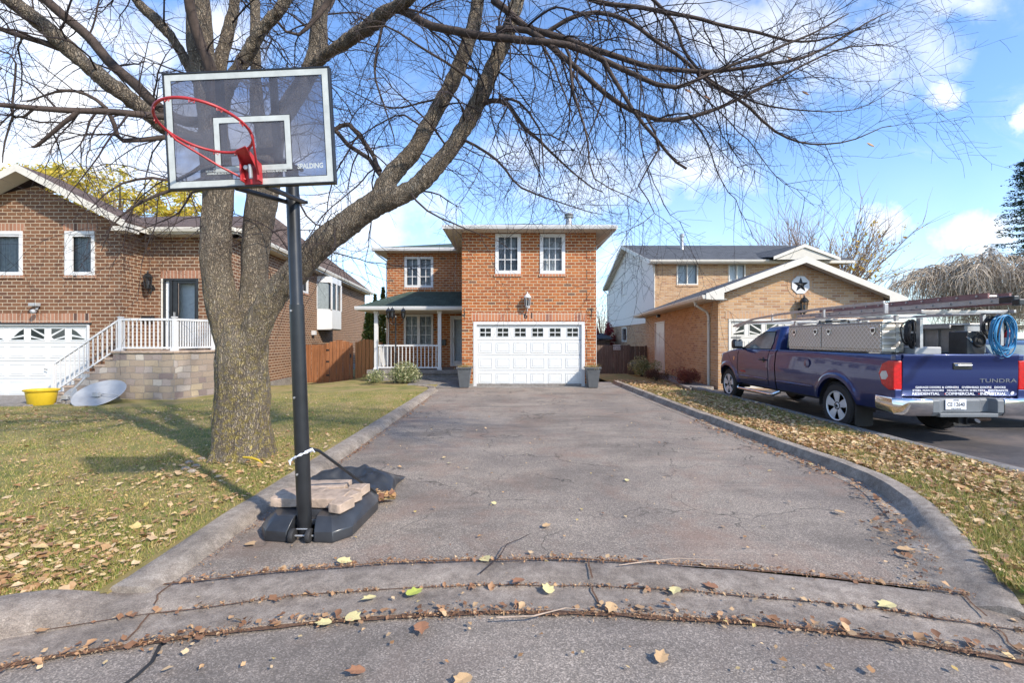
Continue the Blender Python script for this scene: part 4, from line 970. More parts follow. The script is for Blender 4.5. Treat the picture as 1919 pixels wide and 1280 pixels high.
window(RH, HS, su, .05, 1, 2, 1, .05, None); window(RH, HS, sl2, .12, 1, 1, 1, .04, None, mat='offwhite')
for r in uw: window(RH, HF, r, .07, 1, 1, 2, .03, 'curtain', 'soldier_tan', mull=.03, mat='offwhite')
def glR(dk, g, W, x0, x1, y0, y1, j): glsun(dk, g, W, x0, x1, y0, y1, j)
garage_door(RH, GF, gq, 4, 8, glR, .07, 'offwhite', 'offwhite')
m = M(); m.hexa(GF, gq[0]-.1, gq[1]+.1, gq[3]+.01, gq[3]+.25, -.02, .012); m.obj('lintel','soldier_tan',RH)
m = M(); m.hexa(GF, gq[0]+.06, gq[0]+.42, 1.62, 1.64, -.05, -.03); m.hexa(GF, gq[0]+.06, gq[0]+.09, 1.60, 1.66, -.05, -.03); m.obj('door_hinge','black_metal',RH)
m = M(); u0, u1, v0, v1 = sd; f = .06
m.hexa(GS, u0, u0+f, v0, v1, -.08, .03); m.hexa(GS, u1-f, u1, v0, v1, -.08, .03); m.hexa(GS, u0+f, u1-f, v1-f, v1, -.08, .028); m.hexa(GS, u0+f, u1-f, v0, v1-f, -.06, -.02)
for i in range(3):
    for j in range(2): a = lerp(u0+f, u1-f, .1+j*.45); m.hexa(GS, a, a+(u1-u0-2*f)*.35, v0+.15+i*.66, v0+.70+i*.66, -.021, -.008)
m.obj('side_door','white',RH, bevel=.005)
m = M(); m.hexa(GS, (u0+u1)/2-.1, (u0+u1)/2+.1, v1+.22, v1+.36, 0, .15); m.obj('wall_lamp','black_metal',RH, bevel=.02)
# octagon + star
c = GF(GF.upx(1499.5), wz(534, YQ), 0); m = M(); R8 = .275
m.prism([(c.x+R8*1.08*math.cos(PI/8+k*PI/4), YQ-.03, c.z+R8*1.08*math.sin(PI/8+k*PI/4)) for k in range(8)], (0,.028,0)); oc = m.obj('round_vent_panel','white',RH, label='white octagonal gable panel')
m = M()
for k in range(16):
    a = k*PI/8; q0, q1 = a+.02, a+PI/8-.02
    m.prism([(c.x+r*math.cos(t), YQ-.008, c.z+r*math.sin(t)) for r, t in ((R8*1.1,q0),(R8*1.1,q1),(R8*1.5,q1),(R8*1.5,q0))], (0,.007,0))
m.obj('brick_ring','soldier_tan',RH)
m = M(); pts = [(c.x+(.245 if k%2 == 0 else .10)*math.cos(PI/2+k*PI/5), YQ-.032, c.z+(.245 if k%2 == 0 else .10)*math.sin(PI/2+k*PI/5)) for k in range(10)]
m.add(pts+[(c.x,YQ-.075,c.z)], [(i,(i+1)%10,10) for i in range(10)]); m.obj('star','black_metal',RH, label='dark metal barn star')
lantern(RH, at(1507, 575, YQ-.16), 1.5, 'black_metal')
# garage roof
m = M(); yr = YQ-.42; a0 = X0-.56; a1 = 12.15; er = 2.97; mp = pz2+.10
ysl = (27.4-yr); bx = a0+ysl*.0992
m.prism([(a0,yr,er),(pkx,yr,mp),(pkx+1.2,26.1,mp),(bx-.03,27.4,er)], (0,0,-.05)); m.prism([(pkx,yr,mp),(a1,yr,er-.12),(a1,26.1,er-.12),(pkx+1.2,26.1,mp)], (0,0,-.05))
m.prism([(7.55,25.5,5.88),(18.7,25.5,5.88),(18.7,32,7.95),(7.55,32,7.95)], (0,0,-.07)); m.prism([(7.55,32,7.95),(18.7,32,7.95),(18.7,38.5,5.72),(7.55,38.5,5.72)], (0,0,-.07))
gx = wx(1508, 24.9); m.prism([(gx-1.65,24.9,5.95),(gx,24.9,6.62),(gx,31,6.62+.2),(gx-1.65,31,5.95+.9)], (0,0,-.05)); m.prism([(gx,24.9,6.62),(gx+1.9,24.9,5.9),(gx+1.9,31,5.95+.9),(gx,31,6.82)], (0,0,-.05))
m.obj('roof','roof_grey',RH)
m = M()
m.prism([(a0,yr-.02,er),(pkx,yr-.02,mp),(pkx,yr-.02,mp-.20),(a0+.55,yr-.02,er+.02),(a0+.55,yr-.02,er-.22),(a0,yr-.02,er-.17)], (0,.02,0))
m.prism([(pkx,yr-.02,mp),(a1,yr-.02,er-.12),(a1,yr-.02,er-.28),(a1-.55,yr-.02,er-.30),(a1-.55,yr-.02,er-.08),(pkx,yr-.02,mp-.20)], (0,.02,0))
GE = Wall((a0-.0, yr), (bx-.03, 27.4), (-1,0)); m.hexa(GE, 0, GE.L, er-.17, er-.06, -.02, 0)
m.box(7.55, 18.7, 25.48, 25.5, 5.70, 5.85)
HR = Wall((7.55,25.5),(7.55,38.5),(-1,0)); m.prism([HR(0,5.88,.0),HR(6.5,7.95,0),HR(6.5,7.73,0),HR(0,5.66,0)], (-.02,0,0)); m.prism([HR(6.5,7.95,0),HR(13,5.72,0),HR(13,5.50,0),HR(6.5,7.73,0)], (-.02,0,0)); m.prism([HR(0,5.68,-.01),HR(6.5,7.75,-.01),HR(6.5,7.75,-.40),HR(0,5.68,-.40)], (0,0,-.01)); m.prism([HR(6.5,7.75,-.01),HR(13,5.52,-.01),HR(13,5.52,-.40),HR(6.5,7.75,-.40)], (0,0,-.01))
m.prism([(gx-1.65,24.88,5.95),(gx,24.88,6.62),(gx+1.9,24.88,5.9),(gx+1.9,24.88,5.74),(gx,24.88,6.44),(gx-1.65,24.88,5.78)], (0,.02,0))
m.obj('fascia','fascia',RH)
m = M(); m.hexa(GE, 0, GE.L, er-.185, er-.17, -.62, -.01); m.box(7.57, 18.6, 25.5, 26.02, 5.69, 5.705); m.prism([(a0,yr,er-.10),(pkx,yr,mp-.12),(pkx,YQ,mp-.12),(a0,YQ,er-.10)], (0,0,-.01)); m.prism([(pkx,yr,mp-.12),(a1,yr,er-.22),(a1,YQ,er-.22),(pkx,YQ,mp-.12)], (0,0,-.01)); m.obj('soffit','soffit',RH)
m = M(); m.quad((gx-1.5,24.95,5.8),(gx+1.7,24.95,5.8),(gx,24.95,6.45)); m.obj('gable_siding','soffit',RH)
m = M(); gutter(m, GE(GE.L,er-.04,.0), GE(.0,er-.04,.0)); gutter(m, (7.55,25.48,5.87), (gx-1.6,25.48,5.87)); m.obj('gutter','fascia',RH)
m = M(); us = GS.upx(1327)

for ds in ([GE(us+.1,er-.15,.03), GE(us+.1,er-.28,.0), GS(us-.2,er-.5,.10), GS(us-.2,er-.65,.05), GS(us-.2,.0,.05)], [(7.75,25.6,5.75),(7.85,25.85,5.55),(7.93,25.93,5.2),(7.93,25.93,3.0)], [(7.6,38.3,5.5),(7.85,38.1,5.2),(7.9,38.1,0)]): m = M(); m.tube(ds, .043, 8); m.obj('downspout','fascia',RH, smooth=40)
vpb = at(1278, 468, 30); m = M(); m.lathe(vpb-Vector((0,0,.3)), [(.28,0),(.13,.30),(.11,.36),(.11,1.12),(.16,1.13),(.16,1.30),(.02,1.32)], 14); m.obj('vent_pipe','alu',RH, smooth=40)

# ================================================================== FENCES
def fence(name, label, a, b, z0, z1, mat, posts=True, arched=False, cat='fence', board=.14, lap=True):
    W = Wall(a, b, (0,-1)); t = thing(name, (*((Vector(a)+Vector(b))/2), z0), label, cat)
    n = max(2, round(W.L/board)); w = W.L/n; m = M()
    for i in range(n):
        u = i*w; top = z1+(.16*math.sin(PI*(i+.5)/n) if arched else .012*random.random()); d = .0 if i % 2 else (.022 if lap else .004)
        m.hexa(W, u+.004, u+w-.004, z0+.03, top, d, d+.02)
    m.obj('fence_boards' if cat == 'fence' else 'gate_boards', mat, t, bevel=.004)
    m = M(); m.hexa(W, 0, W.L, z0+.25, z0+.34, -.05, -.003); m.hexa(W, 0, W.L, z1-.3, z1-.21, -.05, -.003); m.obj('rail', mat, t)
    if posts:
        for u in (0, W.L):
            m = M(); m.hexa(W, u-.05, u+.05, z0-.2, z1+.04, -.10, .03); m.obj('post', mat, t, bevel=.006)
    return t, W
ya = 20.6
fence('wooden_fence','reddish stained board fence section beside the brown brick wall',(-9.15,ya+.1),(wx(611,ya),ya),-.36,1.31,'wood_red')
t, W = fence('wooden_gate','arched reddish stained gate with black hinges',(wx(612,ya),ya-.02),(wx(662,ya),ya-.02),-.38,1.36,'wood_red',False,True,'gate')
m = M()
for z in (-.05,.55,1.05): m.hexa(W, .01, .14, z, z+.07, .022, .05)
m.obj('hinge','black_metal',t); m = M(); m.hexa(W, W.L-.12, W.L-.07, .75, .92, .022, .05); m.obj('latch','black_metal',t)
fence('wooden_gate','arched pale cedar gate standing between the reddish gate and the porch',(wx(668,ya),ya),(wx(712,19.6),19.6),-.30,1.40,'wood_light',True,True,'gate')
fence('wooden_fence','weathered grey brown board fence right of the garage with a small sign',(XR+.03,26.0),(wx(1178,26),26.0),-.55,1.22,'wood_grey')
fence('wooden_fence','weathered fence section meeting the tan brick wall',(wx(1180,26.4),26.4),(7.7,26.6),-.55,1.16,'wood_grey')
c = at(1156, 651, 25.9); t = thing('warning_sign', c-Vector((0,0,.2)), 'small white warning sign fixed on the weathered fence', 'sign')
m = M(); m.box(c.x-.20, c.x+.20, c.y, c.y+.015, c.z-.14, c.z+.14); m.obj('sign_board','white',t)
for s_, z_ in (('BEWARE', .055), ('of DOG', -.065)): textmesh(s_, lambda x, y, d, z_=z_: Vector((c.x+x, c.y-.004, c.z+z_+y)), .115, mat='black_metal', parent=t, bold=.003)

# ================================================================== PLANTERS, LAMP POST, SHRUBS
def planter(x, y, lab, glab):
    t = thing('planter', (x, y, .02), lab, 'planter', 'tall square planters flanking the garage door'); m = M()
    def sq(r, z): return [(x-r,y-r,z),(x+r,y-r,z),(x+r,y+r,z),(x-r,y+r,z)]
    m.loft([sq(.145,.022), sq(.215,.62), sq(.245,.625), sq(.245,.675), sq(.205,.675), sq(.20,.60)]); m.obj('pot','planter',t, bevel=.008)
    m = M(); m.quad(*sq(.2,.615)); m.obj('soil','debris',t)
    g = thing('ornamental_grass', (x, y, .62), glab, 'plant')
    P = [(x+random.gauss(0,.09), y+random.gauss(0,.09), .61) for _ in range(420)]
    scatter_mesh('grass_tuft', 'dry_grass', P, np.array([random.uniform(.06,.2) for _ in P]), .8, 3, 'blade', parent=g)
planter(wx(870.5,15.1), 15.1, 'grey tapered planter left of the white garage door', 'dry tufted grass in the planter left of the garage'); planter(wx(1110.5,15.1), 15.1, 'grey tapered planter right of the white garage door', 'dry tufted grass in the planter right of the garage')
lp = Vector((wx(741.5,16.4), 16.4, .05)); t = thing('lamp_post', lp, 'black lamp post with three lanterns in front of the porch', 'lamp post')
m = M(); m.lathe(lp, [(.11,0),(.11,.04),(.05,.10),(.035,.16),(.032,1.0),(.04,1.03),(.028,1.06),(.026,2.25),(.04,2.28),(.02,2.34)], 12); m.obj('pole','black_metal',t, smooth=40)
top = lp+Vector((0,0,2.22))
for dx, dy in ((-.25,-.02),(-.06,-.22),(.27,-.02)):
    e = top+Vector((dx,dy,.02)); m = M(); m.tube([top-Vector((0,0,.14)), top+Vector((dx*.45,dy*.45,-.20)), top+Vector((dx*.95,dy*.95,-.10)), e+Vector((0,0,.0))], .013, 6); m.obj('arm','black_metal',t)
    lantern(t, e+Vector((0,0,.14)), 1.05, 'black_metal', 'lantern', back=False)
def shrub(name, label, c, r, mat, n, leaf=.02, seed=1, shape='oval', branchy=True, low=.1, cat='shrub', group=None):
    c = Vector(c); t = thing(name, c, label, cat, group); q = np.random.default_rng(seed); P = []
    lob = [(q.normal(0,.45,3)*np.array([1,1,.5]), q.uniform(.4,.7)) for _ in range(9)]
    while len(P) < n:
        v, s = lob[q.integers(0, len(lob))]; d = q.normal(0,1,3); d /= np.linalg.norm(d); d *= s*q.random()**.35; p = v+d
        if p[2] < -.65: continue
        P.append((c.x+p[0]*r[0]*.8, c.y+p[1]*r[1]*.8, c.z+r[2]*.5+p[2]*r[2]*.62))
    P = [p for p in P if p[2] > c.z+.01]
    scatter_mesh('foliage', mat, P, leaf, .8, seed, shape, parent=t)
    if branchy:
        m = M()
        for _ in range(26):
            p = P[q.integers(0, len(P))]; m.tube([c+Vector((q.normal(0,.04),q.normal(0,.04),-.03)), c.lerp(Vector(p), .5)+Vector((0,0,-.02)), Vector(p)], [.008,.005,.002], 4)
        m.obj('stems','bark_dark',t)
    return t
shrub('shrub','broad variegated pale green shrub below the lamp post', (wx(757,15.9),15.9,.02), (.85,.5,.72), 'shrub_var', 6500, .028, 1)
shrub('shrub','small straggly green shrub at the foot of the porch corner', (wx(700,16.3),16.3,0), (.32,.3,.35), 'shrub_green', 700, .025, 2)
shrub('shrub','pale green spreading shrub beside the white side door', (wx(1203,20),20,-.02), (.62,.5,.80), 'shrub_var', 3600, .032, 3)
shrub('shrub','low dark purple-brown shrub between the pale shrub and the red one', (wx(1232,17.9),17.9,.0), (.42,.4,.45), 'shrub_dark', 2400, .022, 4)
shrub('shrub','wide reddish barberry bush against the tan brick garage wall', (wx(1290,15.9),15.9,.0), (.62,.32,.72), 'shrub_red', 4500, .022, 5)
c = Vector((wx(1189,21.5), 21.5, -.1)); m = M(); m.lathe(c, [(.26,0),(.30,.05),(.33,.5),(.30,.56),(.05,.62)], 20); tag(m.obj('rain_barrel','planter', smooth=40), 'dark blue grey barrel behind the pale green shrub', 'barrel')

# ================================================================== TREES
def frame(t):
    a = t.orthogonal().normalized(); return a, t.cross(a)
def grow(m, p, d, L, r, lvl, q, droop, bend=.25, n=None, sides=3, store=None, zig=.055):
    """one twig as a tapering, slightly zigzag tube; returns its points"""
    n = n or max(3, int(L/.11)); n = min(n, 15); pts = [p.copy()]; st = L/n
    dd = d.normalized()
    for i in range(n):
        dd = (dd+Vector(q.normal(0, bend, 3))*.36+Vector((0,0,(-droop*1.5 if i < n*.6 else droop*1.4)*st))).normalized()
        z = Vector(q.normal(0, zig, 3)); p = p+(dd+z).normalized()*st; pts.append(p.copy())
    rad = [max(.0012, r*(1-.8*i/n)) for i in range(n+1)]
    m.tube(pts, rad, sides, caps=False)
    return pts
def side_dir(t, q, spread):
    a, b = frame(t); f = q.uniform(0, 2*PI); s = a*math.cos(f)+b*math.sin(f); return (t*(1-spread)+s*spread).normalized()
def resample(pts, rad, step=.12):
    # Catmull-Rom
    P = [Vector(p) for p in pts]; out = []; R = []
    for i in range(len(P)-1):
        p0 = P[max(i-1,0)]; p1 = P[i]; p2 = P[i+1]; p3 = P[min(i+2,len(P)-1)]; k = max(2, int((p2-p1).length/step))
        for j in range(k):
            t = j/k; out.append(.5*((2*p1)+(p2-p0)*t+(2*p0-5*p1+4*p2-p3)*t*t+(3*p1-p0-3*p2+p3)*t**3)); R.append(lerp(rad[i], rad[i+1], t))
    out.append(P[-1]); R.append(rad[-1]); return out, R
q = np.random.default_rng(42)
TB = Vector((wx(455,5.95), 5.95, .06))
TREE = thing('maple_tree', TB, 'huge bare maple tree with forked lichen-covered trunk on the left lawn', 'tree')
limbs = [   # (x, y in the photograph's measure, distance, radius)
 [(455,885,5.95,.52),(455,868,5.95,.42),(456,840,5.95,.355),(455,790,5.95,.320),(453,730,5.95,.305),(452,680,5.95,.30),(455,640,5.95,.29),(458,610,5.95,.25)],
 [(446,690,5.95,.20),(430,620,5.95,.21),(412,540,5.95,.20),(406,440,5.95,.19),(406,350,5.95,.185),(402,260,5.9,.185),(385,150,5.88,.16),(376,60,5.85,.145),(372,-60,5.85,.13),(380,-260,5.9,.10),(372,-480,6.1,.06)],
 [(464,680,6.05,.17),(470,600,6.05,.19),(474,520,6.1,.18),(482,440,6.15,.19),(492,370,6.2,.205),(500,300,6.25,.19),(515,240,6.3,.16),(560,170,6.3,.13),(592,110,6.3,.125),(602,30,6.3,.11),(606,-100,6.3,.09),(620,-320,6.3,.05)],
 [(456,690,5.87,.17),(478,620,5.82,.175),(510,560,5.8,.185),(560,505,5.75,.178),(620,445,5.7,.172),(680,398,5.65,.168),(718,372,5.62,.165),(735,350,5.62,.12)],
 [(712,378,5.62,.15),(732,335,5.62,.125),(770,285,5.62,.108),(810,220,5.62,.10),(850,145,5.6,.092),(885,62,5.6,.088),(905,-40,5.6,.075),(950,-220,5.6,.045)],
 [(705,382,5.62,.15),(760,362,5.58,.13),(805,325,5.55,.118),(850,268,5.5,.105),(888,205,5.45,.10),(920,130,5.4,.092),(955,45,5.4,.088),(985,-40,5.35,.078),(1030,-220,5.3,.045)],
 [(500,300,6.25,.14),(485,220,6.3,.10),(479,130,6.35,.085),(477,30,6.4,.075),(480,-150,6.4,.05)],
 [(402,270,5.9,.12),(360,262,5.8,.105),(312,238,5.6,.105),(262,200,5.4,.10),(205,158,5.2,.098),(150,112,5.05,.094),(90,55,4.9,.09),(25,5,4.75,.088),(-60,-70,4.6,.07)],
 [(400,230,5.95,.08),(350,225,5.9,.07),(290,190,5.8,.068),(220,125,5.7,.066),(165,70,5.6,.062),(110,25,5.5,.06),(60,-20,5.4,.055),(-40,-110,5.3,.04)],
 [(395,190,5.95,.10),(370,150,5.95,.085),(345,105,5.9,.075),(310,55,5.8,.066),(270,15,5.7,.06),(225,-30,5.6,.05),(130,-110,5.4,.03)],
 [(400,190,5.8,.09),(395,130,5.7,.075),(375,80,5.6,.066),(355,20,5.5,.062),(345,-60,5.4,.05)],
 [(405,200,6.1,.1),(412,130,6.15,.09),(425,60,6.2,.082),(440,-10,6.2,.075),(450,-160,6.2,.05)],
 [(410,220,5.8,.10),(435,150,5.6,.085),(470,95,5.5,.08),(505,40,5.4,.076),(535,-20,5.3,.07),(570,-160,5.2,.04)],
 [(592,125,6.2,.10),(625,95,6.0,.088),(680,52,5.7,.082),(725,22,5.5,.078),(765,2,5.3,.075),(800,-40,5.1,.05),(850,-120,4.9,.03)],
 [(738,14,5.45,.055),(775,30,5.35,.05),(810,50,5.25,.048),(860,62,5.15,.047),(925,72,5.05,.046),(985,82,4.95,.042),(1060,88,4.9,.038),(1130,110,4.85,.034),(1200,140,4.8,.028),(1270,160,4.8,.024),(1340,133,4.85,.02),(1440,95,4.9,.016),(1520,60,4.95,.012),(1590,25,5,.006)],
 [(925,0,5.4,.05),(950,20,5.3,.045),(985,50,5.2,.042),(1050,72,5.1,.038),(1140,98,5.0,.034),(1210,122,5.0,.03),(1280,130,5.0,.027),(1340,131,5.0,.024),(1440,118,5.0,.02),(1500,105,5.0,.018),(1560,80,5.1,.014),(1620,45,5.1,.009),(1670,20,5.1,.004)],
 [(930,55,5.1,.04),(990,62,5.0,.035),(1050,110,4.9,.033),(1110,150,4.9,.03),(1160,190,4.9,.028),(1230,218,4.9,.026),(1320,210,4.9,.022),(1400,180,4.9,.018),(1470,135,4.95,.014),(1560,95,5,.010),(1620,85,5,.006),(1680,76,5,.003)],
 [(1130,110,4.85,.026),(1165,170,4.8,.022),(1200,230,4.8,.020),(1250,285,4.8,.017),(1287,316,4.8,.014)],
 [(1000,70,5.5,.03),(1120,20,5.3,.026),(1240,85,5.2,.022),(1330,150,5.2,.02),(1400,205,5.2,.018),(1450,250,5.2,.014),(1520,273,5.2,.011),(1600,265,5.2,.008),(1670,235,5.2,.004)],
 [(1050,-30,5.6,.035),(1150,10,5.5,.03),(1290,30,5.4,.024),(1400,60,5.4,.02),(1530,75,5.4,.012),(1640,48,5.4,.005)],
 [(1190,-30,5.6,.025),(1260,40,5.5,.02),(1290,110,5.4,.018),(1370,175,5.4,.014),(1470,200,5.4,.010),(1600,205,5.4,.005),(1690,150,5.4,.003)],
 [(895,195,5.45,.045),(920,187,5.4,.032),(950,195,5.35,.03),(985,240,5.3,.025),(1010,262,5.3,.02),(1060,310,5.3,.012),(1130,360,5.3,.006)],
 [(945,185,5.35,.018),(970,190,5.3,.016),(1010,240,5.25,.012),(1020,330,5.2,.006)],
 [(345,225,5.5,.05),(275,215,5.2,.042),(210,208,5.0,.038),(150,203,4.85,.034),(70,198,4.7,.03),(0,193,4.6,.026),(-100,190,4.5,.018)],
 [(385,262,5.8,.045),(310,257,5.5,.032),(230,265,5.3,.028),(215,240,5.25,.026),(200,205,5.2,.024),(160,175,5.1,.02),(110,165,5.0,.014),(50,190,4.9,.008)],
 [(130,95,5,.045),(75,75,4.9,.034),(20,60,4.8,.028),(-60,30,4.7,.02)],
 [(150,203,4.85,.03),(120,225,4.8,.024),(80,260,4.8,.02),(60,275,4.8,.012)],
 [(70,198,4.7,.014),(25,215,4.7,.012),(20,120,4.7,.010),(0,95,4.7,.008)],
 [(25,215,4.7,.011),(12,260,4.7,.009),(5,305,4.7,.005)],
 [(620,-10,5.6,.05),(560,60,5.5,.02),(520,40,5.4,.016)],
 [(625,245,6.0,.03),(655,235,6.0,.034),(690,280,5.95,.03),(712,320,5.7,.034)],
 [(625,240,6.0,.03),(650,275,6.0,.03),(690,300,5.9,.03),(715,330,5.7,.034)],
 [(400,330,5.7,.03),(350,345,5.5,.024),(300,362,5.3,.019),(250,390,5.2,.014),(205,430,5.1,.008),(190,470,5.1,.004)],
 [(400,300,5.6,.03),(330,335,5.4,.022),(285,330,5.2,.017),(230,345,5.1,.012),(170,390,5,.006)],
 [(395,360,6.2,.02),(360,360,6.3,.016),(330,400,6.4,.012),(290,420,6.4,.008),(250,440,6.4,.004)],
 [(560,330,5.7,.018),(562,380,5.6,.014),(590,420,5.6,.010),(640,430,5.6,.006)],
 [(770,362,5.5,.014),(800,395,5.4,.012),(850,420,5.4,.010),(900,440,5.3,.006),(960,470,5.3,.003)],
 [(858,255,5.5,.02),(930,300,5.3,.016),(980,350,5.2,.012),(1040,380,5.2,.008),(1130,402,5.2,.004)],
 [(800,250,5.6,.014),(760,215,5.7,.012),(720,225,5.8,.010),(650,272,5.9,.008),(625,275,6,.004)],
 [(830,180,5.6,.016),(770,200,5.8,.012),(700,190,6,.009),(640,160,6.1,.005)],
 [(885,150,5.2,.018),(800,100,5,.014),(720,50,4.9,.01),(660,60,4.8,.006)],
 [(720,30,5.5,.02),(700,120,5.5,.015),(720,200,5.5,.011),(740,270,5.5,.006)],
 [(1060,88,4.9,.02),(1075,170,4.8,.015),(1100,260,4.75,.011),(1120,330,4.7,.007),(1200,380,4.7,.004)],
 [(1210,218,4.9,.014),(1230,280,4.8,.011),(1200,350,4.8,.008),(1225,400,4.8,.005),(1150,440,4.8,.003)],
 # crown beyond the top of the view and towards the street
 [(376,-60,5.85,.08),(340,-260,4.8,.06),(250,-520,3.8,.04),(100,-900,3.0,.02)],
 [(606,-100,6.3,.07),(800,-320,5.6,.05),(950,-600,4.8,.035),(1150,-800,4.4,.02)],
 [(905,-40,5.6,.06),(1030,-200,5.2,.045),(1200,-330,4.8,.03),(1350,-420,4.6,.015)],
 [(440,-10,6.2,.06),(430,-200,7.2,.045),(400,-380,8.4,.03),(380,-420,9.5,.015)],
 [(602,30,6.3,.07),(660,-90,7.2,.05),(720,-190,8.2,.03),(800,-230,9.3,.015)],
]
thick = M(); thin = M(); tw = M(); sources = []
for L in limbs:
    pts = [at(px, py, D) for px, py, D, r in L]; rad = [r*(1 if r > .28 else .90) for *_, r in L]
    P_, R_ = resample(pts, rad, .10 if rad[0] > .06 else .14)
    j = 1.0 if rad[0] > .1 else 1.6
    P_ = [p+Vector((mnoise.noise(p*1.7), mnoise.noise(p*1.7+Vector((9,0,0))), mnoise.noise(p*1.7+Vector((0,9,0)))))*.03*j if 0 < i < len(P_)-1 else p for i, p in enumerate(P_)]
    ns = 20 if rad[0] > .15 else (12 if rad[0] > .06 else 7)
    (thick if rad[0] >= .085 else thin).tube(P_, R_, ns, caps=True)
    sources.append((P_, R_))
# main limbs welded into one skin
raw = thick
me = bpy.data.meshes.new('raw'); me.from_pydata(raw.v, [], raw.f); ob = bpy.data.objects.new('raw', me); COL.objects.link(ob)
mod = ob.modifiers.new('r', 'REMESH'); mod.mode = 'VOXEL'; mod.voxel_size = .018
mod = ob.modifiers.new('s', 'SMOOTH'); mod.factor = .5; mod.iterations = 6
dg = bpy.context.evaluated_depsgraph_get(); dg.update(); me2 = bpy.data.meshes.new_from_object(ob.evaluated_get(dg)); bpy.data.objects.remove(ob)
nv = len(me2.vertices); co = np.empty(nv*3, 'f'); me2.vertices.foreach_get('co', co); co = co.reshape(-1,3); nr = np.empty(nv*3, 'f'); me2.vertices.foreach_get('normal', nr); nr = nr.reshape(-1,3)
disp = np.array([mnoise.noise(Vector((x*16, y*16, z*3.2)))*.014+mnoise.noise(Vector((x*30, y*30, z*6)))*.009+mnoise.noise(Vector((x*3.2, y*3.2, z*1.6)))*.020+ (.05*max(0, mnoise.noise(Vector((math.atan2(y-5.95, x+3.39)*1.6, 3, 0)))+.2)*max(0, 1-z/.55) if z < .55 else 0) for x, y, z in co])
co = co+nr*disp[:,None]-np.array(TB); me2.vertices.foreach_set('co', co.astype('f').ravel()); me2.materials.clear(); me2.materials.append(MT['bark']); me2.shade_smooth()
tr = bpy.data.objects.new('trunk', me2); COL.objects.link(tr); tr.parent = TREE; tr.location = (0,0,0)
ROOT[tr.name] = tuple(TB)
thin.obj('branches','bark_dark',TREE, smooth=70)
# side branches, twigs and twiglets
cnt = 0
for P_, R_ in sources:
    if R_[0] > .3: continue
    tot = 0
    for i in range(2, len(P_)-1):
        seg = (P_[i+1]-P_[i]).length; r = R_[i]; p = P_[i]
        if p.z < 2.2: continue
        dens = 1.9 if r > .12 else (4.6 if r > .05 else 7.2)
        if p.x > 0 and r < .05: dens = 8.0
        if p.z > 7.2: dens *= .3
        if p.x > 2.6: dens *= .8
        if q.random() > dens*seg: continue
        t = (P_[i+1]-P_[i-1]).normalized(); d = side_dir(t, q, .62); d.z = d.z*.7+(.05 if p.x < 0 else -.10)
        L = q.uniform(.45, 2.0)*(1.0 if r > .02 else .75)*(.7 if p.x > 2.6 else 1); rr = min(r*.42, .009*q.uniform(.5,1.4)+.002); rr = max(rr, .0030)
        droop = .5 if p.x < 1 else .55
        b1 = grow(tw, p, d, L, rr, 1, q, droop, .30, sides=5)
        for k in range(1, len(b1)-1):
            for _ in range(1 if q.random() < .72 else 2):
                if q.random() < .15: continue
                t2 = (b1[k+1]-b1[k-1]).normalized(); d2 = side_dir(t2, q, .58)
                b2 = grow(tw, b1[k], d2, q.uniform(.2, .85), max(.0017, rr*.42), 2, q, .5, .32, sides=3)
                cnt += 1
                for k2 in range(1, len(b2)-1):
                    if q.random() < .55:
                        t3 = (b2[k2+1]-b2[k2-1]).normalized()
                        grow(tw, b2[k2], side_dir(t3, q, .6), q.uniform(.06,.22), .0015, 3, q, .3, .3, n=2, sides=3)
        cnt += 1
print('twigs', cnt, len(tw.v))
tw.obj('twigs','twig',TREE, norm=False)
m = M()
for px, py in ((1483,111),(1510,174),(1632,271),(1325,182),(1290,170)):
    p = at(px, py, 5); m.lathe(p, [(.001,-.05),(.016,-.03),(.02,0),(.012,.03),(.002,.045)], 6, (.8,0,-.4), (1,.5))
m.obj('dead_leaves','leaves_brown',TREE)
# scraps at the roots: grey stones and a yellow strap
m = M(); 
for px, py in ((355,868),(368,875),(360,885),(378,862),(348,880)):
    p = at(px, py, (CH-.08)*F/(py-HY)); m.lathe(p, [(.05,-.01),(.055,.012),(.03,.03),(.01,.032)], 7, (0,0,1), (1,.7))
struct(m.obj('rubble','kerbcon'), 'stuff', 'flat grey stones beside the maple trunk', 'stones')
m = M(); m.tube([at(456,857,5.5), at(470,858,5.45), at(483,862,5.4), at(492,868,5.35)], [.012,.014,.012,.008], 6); tag(m.obj('strap','yellow', smooth=50), 'short yellow green strap lying at the foot of the maple', 'strap')

